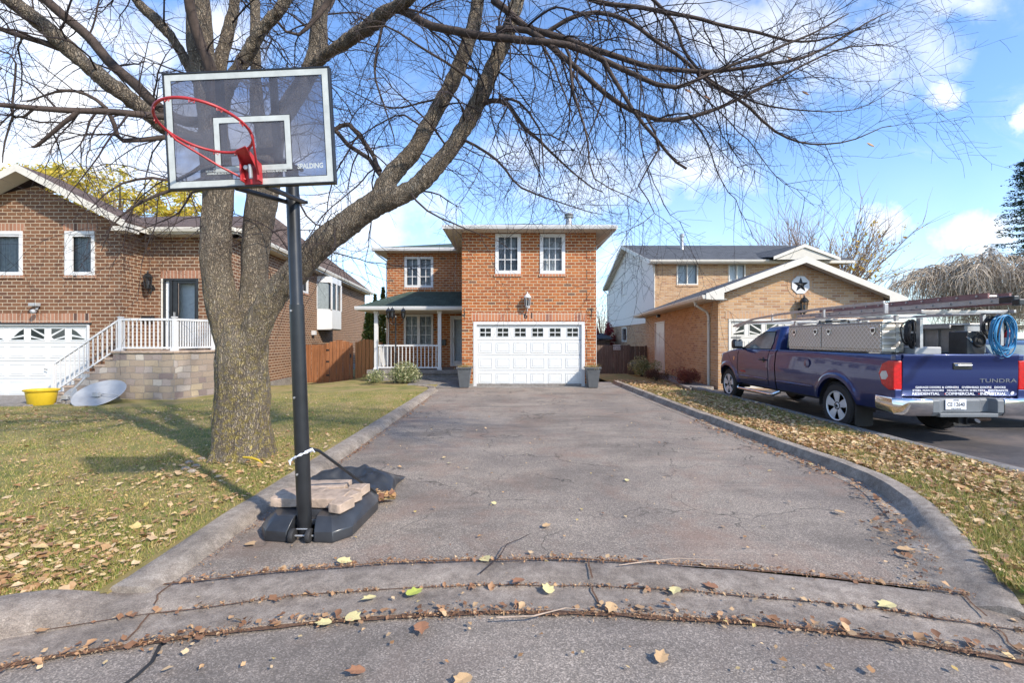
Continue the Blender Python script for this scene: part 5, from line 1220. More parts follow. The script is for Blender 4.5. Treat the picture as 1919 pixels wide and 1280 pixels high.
def far_tree(name, label, base, trunk_h, nb, L, r, mat, q, up=.5, leaf=None, nleaf=0, lsize=.05, spread=.45, cat='tree', droop=0., sub=2, tr=.15, leafband=None):
    t = thing(name, base, label, cat); base = Vector(base); m = M(); tips = []
    m.tube([base+Vector((0,0,-.3)), base+Vector((0,0,trunk_h*.5)), base+Vector((0,0,trunk_h))], [tr*1.2, tr, tr*.8], 10); m.obj('trunk', mat, t, smooth=60)
    b = M()
    for i in range(nb):
        a = q.uniform(0, 2*PI); d = Vector((math.cos(a)*spread, math.sin(a)*spread, up+q.uniform(0,.5))).normalized()
        p0 = base+Vector((0,0,trunk_h*q.uniform(.75,1)))
        b1 = grow(b, p0, d, L*q.uniform(.6,1.1), r, 1, q, droop, .12, n=10, sides=4, zig=.05)
        for k in range(2, len(b1)):
            for _ in range(sub):
                t2 = (b1[k]-b1[k-1]).normalized(); b2 = grow(b, b1[k], side_dir(t2, q, .35)+Vector((0,0,.15)), L*q.uniform(.12,.34), r*.3, 2, q, droop, .15, n=5, sides=3, zig=.05)
                tips += b2[1:]
    b.obj('branches', mat, t, norm=False)
    if leaf:
        T = [tips[i] for i in q.integers(0, len(tips), nleaf)]
        if leafband: T = [p for p in T if leafband(p)]
        P = [(p.x+q.normal(0,.12), p.y+q.normal(0,.12), p.z+q.normal(0,.12)) for p in T]
        scatter_mesh('foliage', leaf, P, lsize, 1.0, int(q.integers(0,999)), 'oval', parent=t)
    return t
far_tree('autumn_tree', 'half-bare golden tree rising behind the tan garage', (wx(1555,33),33,-.4), 3.5, 60, 7.6, .06, 'bark_far', q, .85, 'crown_orange', 2600, .10, .62, leafband=lambda p: p.x > wx(1530,33) and p.z < 9.2)
far_tree('bare_tree', 'thin bare tree standing left of the golden tree behind the roof', (wx(1470,36),36,-.4), 4.0, 26, 7.6, .05, 'bark_far', q, 1.0, None, 0, spread=.35)
far_tree('bare_tree', 'pale bare tree behind the weathered fence', (wx(1128,42),42,-.5), 2.0, 24, 4.6, .05, 'bark_far', q, .8, None, 0, spread=.45)
def crown(name, label, c, r, mat, n, leaf, seed, trunkmat='bark_far', cat='tree', lobes=16):
    c = Vector(c); t = thing(name, (c.x, c.y, -.5), label, cat); qq = np.random.default_rng(seed); m = M()
    m.tube([(c.x,c.y,-.5),(c.x+.1,c.y,c.z*.5),(c.x,c.y,c.z)], [.25,.2,.12], 10); 
    lob = [Vector((qq.normal(0,.5)*r[0], qq.normal(0,.5)*r[1], qq.normal(0,.42)*r[2])) for _ in range(lobes)]
    for l in lob: m.tube([c-Vector((0,0,r[2]*.7)), c+l*.5-Vector((0,0,r[2]*.15)), c+l], [.09,.05,.015], 5)
    m.obj('trunk', trunkmat, t); P = []
    for _ in range(n):
        l = lob[qq.integers(0,lobes)]; d = qq.normal(0,1,3); d /= np.linalg.norm(d); s = .30*qq.random()**.5
        P.append((c.x+l.x+d[0]*r[0]*s, c.y+l.y+d[1]*r[1]*s, c.z+l.z+d[2]*r[2]*s))
    scatter_mesh('crown', mat, P, leaf, 1., seed, 'oval', parent=t); return t
crown('yellow_tree', 'yellow-leaved tree behind the left gable roof', at(70,338,30), (3.8,2.5,1.6), 'crown_yellow', 5200, .11, 21, lobes=30)
crown('yellow_tree', 'yellow green tree behind the middle of the left roof', at(225,385,31), (3.4,2.5,1.9), 'crown_yellow', 5000, .11, 22, lobes=30)
crown('yellow_tree', 'golden tree at the right end of the left roof', at(330,400,30), (1.9,2.0,1.2), 'crown_yellow', 3000, .11, 23)
crown('crimson_tree', 'small crimson-leaved tree showing beyond the fence', (wx(1130,36),36,1.6), (1.0,1.0,1.3), 'crimson', 3000, .07, 24)
def cone_tree(name, label, base, h, r, mat, n, leaf, seed, cat='tree'):
    t = thing(name, base, label, cat); qq = np.random.default_rng(seed); x, y, z = base; P = []; m = M(); m.tube([(x,y,z-.2),(x,y,z+h*.95)], [.1,.02], 8); m.obj('trunk','bark_far',t)
    while len(P) < n:
        u = qq.random()**.8; a = qq.uniform(0,2*PI); rr = r*(1-u)**.75*(.75+.25*math.sin(a*5+u*17))*qq.random()**.35
        P.append((x+rr*math.cos(a), y+rr*math.sin(a), z+u*h))
    scatter_mesh('foliage', mat, P, leaf, .7, seed, 'oval', parent=t)
for i, (px, yy, h) in enumerate(((690,24.5,3.6),(703,23.6,4.0),(718,23.0,4.3))):
    cone_tree('cedar', ['small yellow green cedar behind the pale gate','middle column cedar behind the porch corner','tall bright column cedar nearest the brick house wall'][i], (wx(px,yy),yy,-.4), h+.2, .62, 'crown_cedar', 6500, .06, 31+i)
# spruce at the right edge
sx, sy = wx(1935,24), 24; t = thing('spruce_tree', (sx,sy,-.5), 'dark spruce tree at the right edge above the willow', 'tree'); m = M(); m.tube([(sx,sy,-.5),(sx,sy,11.5)], [.25,.03], 8); m.obj('trunk','bark_dark',t)
P = []; bm_ = M()
for k in range(240):
    z = 2+9*q.random(); L = (12.2-z)*.27+.15; a = q.uniform(0,2*PI); e = Vector((sx+L*math.cos(a), sy+L*math.sin(a), z-.12*L+.15*L)); s0 = Vector((sx,sy,z))
    bm_.tube([s0, s0.lerp(e,.6)-Vector((0,0,.08*L)), e], [.02,.012,.004], 4)
    for _ in range(80): u = .15+.85*q.random(); p = s0.lerp(e, u); P.append((p.x+q.normal(0,.09), p.y+q.normal(0,.09), p.z-abs(q.normal(0,.09))-.05*L))
bm_.obj('branches','bark_dark',t); scatter_mesh('needles','crown_spruce',P,.055,.8,77,'oval',parent=t)
# weeping willow
wx0 = wx(1850,23); t = thing('willow_tree', (wx0,23,-.5), 'pale bare weeping willow beyond the truck at right', 'tree'); m = M(); m.tube([(wx0,23,-.5),(wx0,23,2.6)], [.25,.18], 10); b = M()
for i in range(62):
    a = q.uniform(0,2*PI); R_ = q.uniform(.6,3.9)*(1.0); h = 4.75+1.05*(1-R_/4.2)+q.normal(0,.28)
    c0 = Vector((wx0,23,2.3)); e = c0+Vector((math.cos(a)*R_, math.sin(a)*R_, 0)); apex = c0.lerp(e,.65); apex.z = h
    pts, rr = resample([c0, c0.lerp(apex,.5)+Vector((0,0,.3)), apex, Vector((e.x,e.y,h-.35))], [.07,.045,.03,.02], .25); m.tube(pts, rr, 6)
    for p in pts[len(pts)//3:]:
        for _ in range(4):
            d = Vector((math.cos(a)+q.normal(0,.9), math.sin(a)+q.normal(0,.9), q.uniform(-.1,1.1))); grow(b, p, d, q.uniform(.8,3.0), .015, 2, q, 1.9, .45, n=11, sides=3, zig=.1)
m.obj('trunk','willow_bark',t); b.obj('branches','willow_bark',t, norm=False)
# shed beyond the fence
m = M(); t = thing('shed', (wx(1128,34),34,-.5), 'dark low shed roof beyond the weathered fence', 'shed'); m.box(wx(1105,34), wx(1143,34), 34, 36, -.5, 1.45); m.obj('wall','wood_grey',t); m = M(); m.prism([(wx(1100,34),33.7,1.62),(wx(1146,34),33.7,1.62),(wx(1146,34),36.2,2.0),(wx(1100,34),36.2,2.0)], (0,0,-.1)); m.obj('roof','roof_grey',t)
m = M()
for a in (-.285, .055, .335):
    for r0, r1, z in ((7.42,7.66,.018),(7.72,7.99,.042)):
        P = [];
        for r in np.linspace(r0, r1, 6):
            aa = a+.004*mnoise.noise(Vector((r*9, a*9, 0))); x = CC.x+r*math.sin(aa); y = CC.y+r*math.cos(aa); P.append(((x-.006, y, z),(x+.006, y, z)))
        m.loft(P, caps=False, closed=False)
struct(m.obj('debris','debris'), 'stuff', 'dark dirt-filled joints across the street kerb', 'debris')

P = []
r_ = random.Random(5)
for _ in range(10000):
    k = r_.random()
    if k < .40: a = r_.uniform(-.62, .64); r = 7.375+r_.gauss(0, .028); z = .018
    elif k < .55: a = r_.uniform(-.5, .55); r = 7.675+r_.gauss(0, .012); z = .014
    elif k < .75: a = r_.uniform(-.28, .36); r = 7.995+r_.gauss(0, .022); z = .034
    else: a = None
    if a is not None:
        if mnoise.noise(Vector((a*22, r*2, 3))) < -.28: continue
        x, y = CC.x+r*math.sin(a), CC.y+r*math.cos(a)
    elif k < .88: y = 3.1+r_.random()*9; x = kin(y)-.02-abs(r_.gauss(0, .07+.10*sm(4.8,3.2,y))); z = .03
    else: y = 3.1+r_.random()*9; x = -2.16+abs(r_.gauss(0, .04)); z = .026
    P.append((x, y, z+r_.random()*.008))
scatter_mesh('leaf_crumbs', 'leaves_brown', P, .0085, .5, 55, 'oval', label='crumbled brown leaf bits packed along the seams and kerb feet', cat='leaf crumbs')

P = []
while len(P) < 16000:
    if r_.random() < .62:
        y = 2.5+r_.random()**1.3*9; x = -2.5-r_.random()*y*1.08
        if y < arc(x, RK) or (x < -9 and y > 11.3) or clump(x, y, 1.4, 12) < -.15: continue
        z = hL(x, y)
    else:
        y = 3.0+r_.random()**1.2*11; x = lerp(kin(y)+.25, 5.6, r_.random())
        if y < arc(x, RK): continue
        z = hR(x, y)
    P.append((x, y, z+.012+.015*r_.random()))
scatter_mesh('fallen_leaves', 'leaves', P, .0125, .45, 56, 'oval', label='fine tan leaf scraps worked into the grass on both verges', cat='fallen leaves')
m = M()
for pts in ([(325,1188),(300,1205),(285,1235),(255,1262),(215,1290)],[(1650,1150),(1700,1165),(1780,1190),(1900,1235)]):
    L0 = [at(px, py, (CH-.02)*F/(py-HY)) for px, py in pts]; L0, _r = resample_(L0) if False else (L0, 0)
    m.loft([[(p.x-.011,p.y,.0055),(p.x+.011,p.y,.0055)] for p in L0], caps=False, closed=False)
struct(m.obj('debris','rubber'), 'stuff', 'dark tar-filled cracks in the street asphalt', 'debris')
# ================================================================== PICKUP TRUCK
MT['glass_dark'] = plain('tinted_car_glass', (.16,.19,.18), .08, var=.5, scale=2)
MT['rim_silver'] = plain('silver_alloy', (.62,.62,.63), .35, .25, var=.08)
MT['lens_red'] = plain('red_lamp_lens', (.50,.008,.010), .22, coat=0, var=.25, scale=25)
MT['lens_clear'] = plain('clear_lamp_lens', (.42,.41,.40), .15, coat=1)
MT['decal'] = plain('white_decal', (.75,.76,.8), .5, var=.03)
ZT = -.03; GZ = -.02
TX0, TX1 = 5.80, 7.80; TR = thing('pickup_truck', ((TX0+TX1)/2, 10.1, GZ), 'dark blue pickup truck with silver toolboxes and a ladder rack parked on the dark driveway', 'truck')
def so(z):      # inset of the body side at height z
    pts = [(.40,.09),(.50,.05),(.62,.025),(.80,.012),(.93,.0),(1.0,.004),(1.15,.018),(1.28,.035),(1.335,.06)]
    for (a, b), (c, d) in zip(pts, pts[1:]):
        if z <= c: return lerp(b, d, max(0, (z-a)/(c-a)))
    return pts[-1][1]
YRW, YFW, ZW, RA = 8.42, 12.58, .385, .50
def zb(y, base=.47):
    z = base
    for c in (YRW, YFW):
        if abs(y-c) < RA: z = max(z, ZW+math.sqrt(RA*RA-(y-c)**2))
    return z
def ztop(y):
    if y < 11.95: return 1.335
    return lerp(1.335, 1.17, sm(11.95, 13.22, y))-.10*sm(13.0, 13.25, y)
def noseinset(y): return .16*sm(12.85, 13.28, y)**1.3
def side(ys, s, ysteps=None):
    """s=+1 left side (towards -x), -1 right; returns grid of outer skin"""
    m = M(); rows = 14; vs = []
    for y in ys:
        z0, z1 = zb(y), ztop(y)
        for j in range(rows+1):
            z = lerp(z0, z1, j/rows); o = so(z)+noseinset(y); fl = 0
            for c in (YRW, YFW):
                r = math.hypot(y-c, z-ZW)
                if r < RA+.11: fl = max(fl, .032*sm(RA+.11, RA+.06, r))
            o -= fl
            if j == rows: o += .012
            vs.append(((TX0+o) if s > 0 else (TX1-o), y, z))
        # return lip inward
    n = rows+1; k = len(ys); fs = [(i*n+j, i*n+j+1, (i+1)*n+j+1, (i+1)*n+j) for i in range(k-1) for j in range(rows)]
    m.add(vs, fs)
    # inward returns at bottom and top
    lip = []
    for i in range(k): x, y, z = vs[i*n]; lip.append((x+.14*s, y, z))
    b = len(m.v); m.v += lip; m.f += [(i*n, (i+1)*n, b+i+1, b+i) for i in range(k-1)]
    lip = []
    for i in range(k): x, y, z = vs[i*n+rows]; lip.append((x+.11*s, y, z+.006))
    b = len(m.v); m.v += lip; m.f += [(i*n+rows, (i+1)*n+rows, b+i+1, b+i) for i in range(k-1)]
    lip2 = [(x, y, z-.45) for x, y, z in lip]; b2 = len(m.v); m.v += lip2; m.f += [(b+i, b+i+1, b2+i+1, b2+i) for i in range(k-1)]
    return m
def stations(a, b):
    ys = set(np.round(np.linspace(a, b, int((b-a)/.05)+1), 4))
    for c in (YRW, YFW):
        for e in (-RA, -RA+.004, -RA+.02, RA-.02, RA-.004, RA):
            if a < c+e < b: ys.add(round(c+e, 4))
    return sorted(ys)
for s in (1, -1):
    side(stations(7.14, 10.31), s).obj('bed_side','paint_blue',TR, smooth=38)
    side(stations(10.35, 13.28), s).obj('cab_side','paint_blue',TR, smooth=38)
m = M()    # hood & front
rings = []
for y in np.linspace(11.9, 13.30, 14):
    z = ztop(y); o = .07+noseinset(y); rings.append([(lerp(TX0+o, TX1-o, u), y, z+.045*math.sin(PI*u)**.5*(1-.5*sm(12.9,13.3,y))-(.12 if u in (0,1) else 0)) for u in np.linspace(0, 1, 13)])
m.loft(rings, caps=False, closed=False); m.quad((TX0+.24,13.27,.5),(TX1-.24,13.27,.5),(TX1-.24,13.30,1.06),(TX0+.24,13.30,1.06)); m.obj('hood','paint_blue',TR, smooth=50)
m = M(); m.box(TX0+.15, TX1-.15, 7.25, 13.15, .42, .62); m.box(TX0+.14, TX1-.14, 7.3, 10.3, .62, .80)
for y0, y1 in ((YRW-.6, YRW+.6), (YFW-.6, YFW+.6)): m.box(TX0+.36, TX1-.36, y0, y1, .55, .98)
m.box(TX0+.2, TX1-.2, 10.35, 13.2, .62, 1.05); m.obj('chassis','dark',TR)
# greenhouse
def rr_ring(x0, x1, y0, y1, z, r, n=4):
    out = []
    for cx, cy, a0 in ((x1-r,y1-r,0),(x0+r,y1-r,PI/2),(x0+r,y0+r,PI),(x1-r,y0+r,3*PI/2)):
        for k in range(n+1): a = a0+k*PI/2/n; out.append((cx+r*math.cos(a), cy+r*math.sin(a), z))
    return out
def gh(z):
    t = (z-1.32)/.50
    return (TX0+.075+.19*t**1.15, TX1-.075-.19*t**1.15, 10.37+.07*t, 12.02-.92*t, z)
rings = [rr_ring(*gh(z), .08+.06*(z-1.32)) for z in (1.32,1.45,1.58,1.70,1.79)]
x0,x1,y0,y1,z = gh(1.79); rings += [rr_ring(x0+.02,x1-.02,y0+.02,y1-.03,1.835,.13), rr_ring(x0+.09,x1-.09,y0+.09,y1-.10,1.868,.12), rr_ring(x0+.3,x1-.3,y0+.2,y1-.25,1.885,.1)]
m = M(); m.loft(rings); cab = m.obj('cab','paint_blue',TR, smooth=40)
for s in (1, -1):
    g = M(); P = [(11.86,1.345),(10.60,1.345),(10.58,1.50),(10.66,1.745),(11.08,1.745),(11.30,1.66)]
    def sx_(y, z, d=.0): a = gh(z); return (a[0]-d) if s > 0 else (a[1]+d)
    g.add([(sx_(y,z,.007),y,z) for y,z in P], [tuple(range(len(P)))]); w_ = g.obj('side_window','glass_dark',TR)
    f = M(); f.tube([(sx_(y,z,.006),y,z) for y,z in P], .011, 5, closed=True); f.obj('window_trim','rubber',w_)
g = M(); g.add([(TX0+.17,11.985,1.35),(TX1-.17,11.985,1.35),(TX1-.33,11.20,1.775),(TX0+.33,11.20,1.775)], [(0,1,2,3)]); g.obj('windscreen','glass_dark',TR)
g = M(); g.add([(TX0+.3,10.375,1.38),(TX1-.3,10.375,1.38),(TX1-.38,10.425,1.74),(TX0+.38,10.425,1.74)], [(0,1,2,3)]); g.obj('rear_window','glass_dark',TR)
m = M(); m.box(6.62,6.98,10.43,10.5,1.80,1.86); m.obj('brake_lamp','lens_red',TR, bevel=.01)
# shut lines, handle, filler, badges
m = M()
def vline(y, z0, z1, s=1):
    pts = [((TX0+so(z)-.003) if s > 0 else (TX1-so(z)+.003), y, z) for z in np.linspace(z0, z1, 9)]; m.tube(pts, .0055, 4)
vline(10.62,.52,1.32); vline(12.03,.52,1.28); m.tube([(TX0+so(.52)-.003,y,.53) for y in (10.62,11.3,12.03)], .0055, 4)
m.obj('door_seam','dark',TR)
m = M(); m.tube([(TX0+.0,10.68,1.10),(TX0-.035,10.72,1.10),(TX0-.035,10.90,1.10),(TX0+.0,10.94,1.10)], .017, 6); m.lathe((TX0+.008,10.81,1.10), [(.075,0),(.06,-.006)], 14, (1,0,0), (1,.6)); m.obj('door_handle','black_metal',TR, smooth=40)
m = M(); m.lathe((TX0+.004,9.20,1.10), [(.085,.0),(.085,-.006),(.078,-.008)], 20, (1,0,0)); m.obj('fuel_flap','paint_blue',TR, smooth=30)
m = M(); m.tube([(TX0+so(.66)-.014,y,.66) for y in np.linspace(10.66,11.98,5)], [.012,.02,.02,.02,.012], 6); m.tube([(TX0+so(.66)-.014,y,.66) for y in np.linspace(9.05,10.28,5)], [.008,.018,.018,.018,.012], 6); m.obj('side_moulding','paint_blue',TR, smooth=60)
sideW = lambda y, z, t=.0: (lambda x, yy, d: Vector((TX0+so(z+yy)-.006, y-x, z+yy)))
textmesh('TUNDRA', sideW(11.75,.77), .062, mat='red_plastic', parent=TR, name='door_badge', bold=.002); textmesh('5.7L', sideW(12.22,1.10), .055, mat='chrome', parent=TR, name='wing_badge', bold=.003); textmesh('V8', sideW(12.22,1.05), .05, mat='chrome', parent=TR, name='wing_badge', bold=.003)
# mirrors
for s in (1, -1):
    x = TX0-.13 if s > 0 else TX1+.13; m = M(); m.loft([rr_ring(x-.105,x+.105,11.70,11.82,1.335,.05), rr_ring(x-.12,x+.12,11.67,11.85,1.40,.06), rr_ring(x-.12,x+.12,11.67,11.85,1.52,.06), rr_ring(x-.09,x+.09,11.70,11.82,1.575,.05)]); m.tube([(x+.1*s,11.8,1.38),(x+.25*s,11.85,1.33)], .03, 6); mi = m.obj('mirror','black_metal',TR, smooth=50)
    g = M(); g.quad((x-.095,11.662,1.40),(x+.095,11.662,1.40),(x+.095,11.662,1.52),(x-.095,11.662,1.52)); g.obj('mirror_glass','chrome',mi)
# wheels
def wheel(x, y, s, parent, R=.40, w=.26, z=None, dark=False):
    z = (GZ+R) if z is None else z; t = M(); a = (s,0,0); c = Vector((x,y,z))    # s: +1 outward is -x
    ax = Vector((-s,0,0)); h = 0
    t.lathe(c, [(.255,-w),(.30,-w-.004),(R-.035,-w+.005),(R-.004,-w+.035),(R,-w/2),(R-.004,-.035),(R-.035,-.005),(.30,.004),(.268,0),(.26,-.02)], 44, ax)
    for k in range(44):
        an = k*2*PI/44; u = Vector((0, math.cos(an), math.sin(an))); v = Vector((0,-math.sin(an),math.cos(an)))
        p = c+u*(R-.004); t.add([p+v*e*.012+ax*d+u*r for r in (0,.009) for d in (-.02,-.09) for e in (-1,1)], [(0,1,3,2),(4,6,7,5),(0,4,5,1),(2,3,7,6),(0,2,6,4),(1,5,7,3)])
    whl = t.obj('wheel','rubber',parent, smooth=35)
    r = M(); r.lathe(c, [(.262,-.02),(.268,-.004),(.262,.004),(.245,-.006),(.238,-.05),(.235,-.16)], 40, ax)
    for k in range(5):
        for off in (-.17,.17):
            an = k*2*PI/5+off+.3; u = Vector((0, math.cos(an), math.sin(an))); v = Vector((0,-math.sin(an),math.cos(an)))
            P = []
            for rr_, ww, dd in ((.05,.040,-.022),(.15,.042,-.010),(.243,.050,-.008)):
                P.append([c+u*rr_+v*ww+ax*(dd-.03), c+u*rr_+v*ww*.8+ax*dd, c+u*rr_-v*ww*.8+ax*dd, c+u*rr_-v*ww+ax*(dd-.03)])
            r.loft(P)
    r.lathe(c, [(.085,-.05),(.08,-.028),(.045,-.018),(.035,-.012),(.01,-.01)], 20, ax)
    r.obj('rim','rim_silver' ,whl, smooth=30)
    b = M(); b.lathe(c, [(.235,-.10),(.01,-.10)], 24, ax)
    b.lathe(c, [(.03,-.016),(.028,-.006),(.005,-.004)], 14, ax)
    for k in range(5): an = k*2*PI/5+.3; b.lathe(c+Vector((0,math.cos(an),math.sin(an)))*.062, [(.011,-.03),(.011,-.012)], 8, ax)
    b.obj('hub','dark',whl); return whl
for y in (YRW, YFW): wheel(TX0+.035, y, 1, TR); wheel(TX1-.035, y, -1, TR)
for y in (YRW, YFW):
    for s in (1,-1):
        x0 = TX0+.05 if s > 0 else TX1-.05; rings = []; m = M()
        for a in np.linspace(-.1, PI+.1, 24):
            rings.append([(x0, y+(RA-.015)*math.cos(a), ZW+(RA-.015)*math.sin(a)), (x0+.32*s, y+(RA-.015)*math.cos(a), ZW+(RA-.015)*math.sin(a))])
        m.loft(rings, caps=False, closed=False)
        m.obj('wheel_well','dark',TR)
for s in (1, -1):
    x = TX0+.02 if s > 0 else TX1-.32; m = M(); m.prism([(x,7.93,.58),(x+.30,7.93,.58),(x+.30,7.93,.13),(x+.27,7.93,.105),(x+.03,7.93,.105),(x,7.93,.13)], (0,.012,0)); m.obj('mud_flap','rubber',TR)
    x = TX0+.02 if s > 0 else TX1-.02; m = M(); m.tube([(x+.12*s,10.35,.42),(x,10.45,.335),(x,10.6,.33),(x,11.9,.33),(x,12.0,.335),(x+.12*s,12.1,.42)], .038, 10); m.obj('side_step','chrome',TR, smooth=50)
# tailgate
GX0, GX1 = 5.925, 7.675; m = M(); P = []
for x in np.linspace(GX0, GX1, 3):
    P.append([(x,7.14,.70),(x,7.115,.73),(x,7.10,.92),(x,7.095,1.10),(x,7.10,1.26),(x,7.075,1.30),(x,7.08,1.345),(x,7.13,1.355),(x,7.19,1.35),(x,7.19,.70)])
m.loft(P); tg = m.obj('tailgate','paint_blue',TR, bevel=.006, smooth=40)
m = M(); m.box(6.68,6.97,7.085,7.105,1.115,1.215); m.obj('handle_plate','black_metal',tg, bevel=.01); m = M(); m.tube([(6.71,7.085,1.18),(6.72,7.06,1.18),(6.93,7.06,1.18),(6.94,7.085,1.18)], .014, 6); m.obj('tailgate_handle','chrome',tg, smooth=40)
TW = lambda cx, cz: (lambda x, y, d: Vector((cx+x, 7.0905+.0*(y), cz+y)))
def tline(s, cz, width, size, bold=.0015, mat='decal', cx=None, name='lettering'):
    cu = bpy.data.curves.new('t','FONT'); cu.body = s; cu.size = size; ob = bpy.data.objects.new('t', cu); COL.objects.link(ob); bpy.context.view_layer.update(); w = ob.dimensions.x; bpy.data.objects.remove(ob); bpy.data.curves.remove(cu)
    yy = 7.092
    if cz < .93: yy = 7.092+(.93-cz)*.10
    return textmesh(s, lambda x, y, d: Vector((cx+x*width/w, yy-.002, cz+y)), size, mat=mat, parent=TR, name=name, bold=bold)
tline('GARAGE DOORS & OPENERS   OVERHEAD DOORS   DOCKS', .845, 1.36, .040, .0008, cx=6.80); tline('STEEL MAN DOORS   SEALS/TRUCK SHELTERS   RESTRAINTS', .797, 1.44, .040, .0008, cx=6.80); tline('RESIDENTIAL    COMMERCIAL    INDUSTRIAL', .746, 1.42, .056, .0012, cx=6.79)
tline('TUNDRA', .945, .56, .085, .0, 'bumper_plastic', cx=7.36, name='tailgate_badge')
m = M()
for x, z, r in ((6.72,.847,.004),(7.23,.847,.004),(6.62,.799,.004),(7.15,.799,.004),(6.565,.747,.008),(7.075,.747,.008)): m.lathe((x,7.1,z), [(r,0),(r,-.006)], 10, (0,1,0))
m.obj('decal_dots','red_plastic',TR); m = M(); m.lathe((7.59,7.11,.757), [(.03,0),(.03,-.006)], 14, (0,1,0), (1,.7)); m.obj('round_sticker','decal',TR)
for s in (1, -1):
    X = lambda d: TX0+d if s > 0 else TX1-d
    m = M(); poly = [(7.10,1.245),(7.20,1.25),(7.33,1.19),(7.395,1.04),(7.33,.87),(7.20,.80),(7.10,.81)]
    m.prism([(X(-.012),y,z) for y,z in poly], (.13*s,0,0)); tl = m.obj('tail_lamp','lens_red',TR, bevel=.012)
    m = M(); m.prism([(X(-.016),y,z) for y,z in [(7.24,1.09),(7.32,1.08),(7.36,1.02),(7.33,.95),(7.25,.95),(7.20,1.01)]], (.01*s,0,0)); m.obj('reversing_lamp','lens_clear',tl, bevel=.004)
    m = M(); m.box(min(X(.015),X(.12)), max(X(.015),X(.12)), 7.105, 7.2, .56, .81); m.box(min(X(.03),X(.12)), max(X(.03),X(.12)), 7.105, 7.2, 1.25, 1.335); m.obj('rear_corner','paint_blue',TR, bevel=.01)
# bumper
def bsec(x, y, dy=0, z0=.43, z1=.69): return [(x,y+.24,z1),(x,y+.03,z1),(x,y,z1-.03),(x,y,z0+.06),(x,y+.04,z0),(x,y+.24,z0)]
m = M(); m.loft([[(TX0-.03,7.42,.70),(TX0-.04,7.42,.69),(TX0-.045,7.42,.66),(TX0-.045,7.42,.52),(TX0-.03,7.42,.49),(TX0,7.42,.49)],[(TX0+.05,7.12,.695),(TX0-.03,7.10,.69),(TX0-.04,7.09,.66),(TX0-.035,7.09,.49),(TX0-.01,7.10,.44),(TX0+.05,7.12,.44)], bsec(TX0+.12,6.955), bsec(6.24,6.93)]); m.obj('bumper_end','chrome',TR, bevel=.006, smooth=50)
m = M(); m.loft([bsec(7.30,6.93), bsec(TX1-.12,6.955), [(TX1-.05,7.12,.695),(TX1+.03,7.10,.69),(TX1+.04,7.09,.66),(TX1+.035,7.09,.49),(TX1+.01,7.10,.44),(TX1-.05,7.12,.44)],[(TX1+.03,7.42,.70),(TX1+.04,7.42,.69),(TX1+.045,7.42,.66),(TX1+.045,7.42,.52),(TX1+.03,7.42,.49),(TX1,7.42,.49)]]); m.obj('bumper_end','chrome',TR, bevel=.006, smooth=50)
m = M(); m.loft([bsec(6.243,6.94), bsec(6.34,6.94), bsec(6.44,7.0,z1=.69), bsec(7.0,7.0,z1=.69)]); m.loft([bsec(7.0,7.0), bsec(7.06,7.05), bsec(7.16,7.05), bsec(7.2,6.94), bsec(7.297,6.94)]); m.box(6.34,7.2,6.93,7.02,.42,.475); m.obj('bumper_step','bumper_plastic',TR, bevel=.008)
m = M(); m.box(6.47,6.78,6.985,6.992,.525,.68); pl_ = m.obj('number_plate','decal',TR, bevel=.003)
for s_, z_, sz in (('CE·12640', .60, .085), ('ONTARIO', .664, .026), ('YOURS TO DISCOVER', .541, .020)): textmesh(s_, lambda x, y, d, z_=z_: Vector((6.625+x, 6.983, z_+y)), sz, sx=.78, mat='black_metal', parent=pl_, bold=.001)
m = M(); m.box(6.78,6.90,6.98,7.4,.30,.41); m.box(6.70,6.80,7.02,7.08,.31,.42); m.tube([(6.84,6.98,.36),(6.84,6.90,.36),(6.84,6.88,.38)], .04, 10); m.obj('tow_hitch','black_metal',TR, bevel=.006); m = M(); m.tube([(6.95,7.05,.375),(7.16,7.03,.385)], .036, 10); m.obj('exhaust_pipe','steel_rust',TR, smooth=40)
# toolboxes
def toolbox(x0, x1, y0, y1, z0, z1, splits, s):
    m = M(); m.box(x0, x1, y0, y1, z0, z1); t = m.obj('toolbox','diamond',TR, bevel=.012)
    m = M(); m.box(x0-.01, x1+.01, y0-.012, y1+.012, z1, z1+.022); m.obj('toolbox_top','alu',t, bevel=.004)
    ed = [y0]+splits+[y1]; xo = x0-.004 if s > 0 else x1+.004
    for a, b in zip(ed, ed[1:]):
        m = M(); xs = sorted((xo, xo+.012*-s)); m.box(xs[0], xs[1], a+.012, b-.012, z0+.05, z1-.02); d = m.obj('toolbox_door','diamond',t, bevel=.004)
        for yy in (a+.16, b-.22):
            m = M(); xq = xo-.014*s; P = [(xq,yy-.055,z1-.07),(xq,yy+.055,z1-.07),(xq,yy+.05,z1-.15),(xq,yy,z1-.20),(xq,yy-.05,z1-.15)]; m.prism(P, (-.012*s,0,0)); m.obj('latch','chrome',d, bevel=.005)
            m = M(); xq = xo-.027*s; m.prism([(xq,yy-.03,z1-.09),(xq,yy+.03,z1-.09),(xq,yy+.02,z1-.15),(xq,yy-.02,z1-.15)], (-.006*s,0,0)); m.obj('latch_paddle','black_metal',d)
toolbox(5.90, 6.25, 7.46, 9.95, 1.365, 1.835, [8.90], 1)
m = M(); m.box(7.36,7.70,7.62,9.95,1.365,1.80)
for y in np.arange(7.75, 9.9, .3): m.box(7.325, 7.36, y, y+.06, 1.38, 1.74)
m.box(7.10,7.72,7.60,9.97,1.80,1.83); m.box(7.10,7.13,7.60,9.97,1.75,1.80); m.obj('toolbox','alu',TR, bevel=.006, label='ribbed bare aluminium toolbox')
m = M(); m.box(6.27,7.35,7.25,10.3,.98,1.0); m.obj('bed_floor','bumper_plastic',TR)
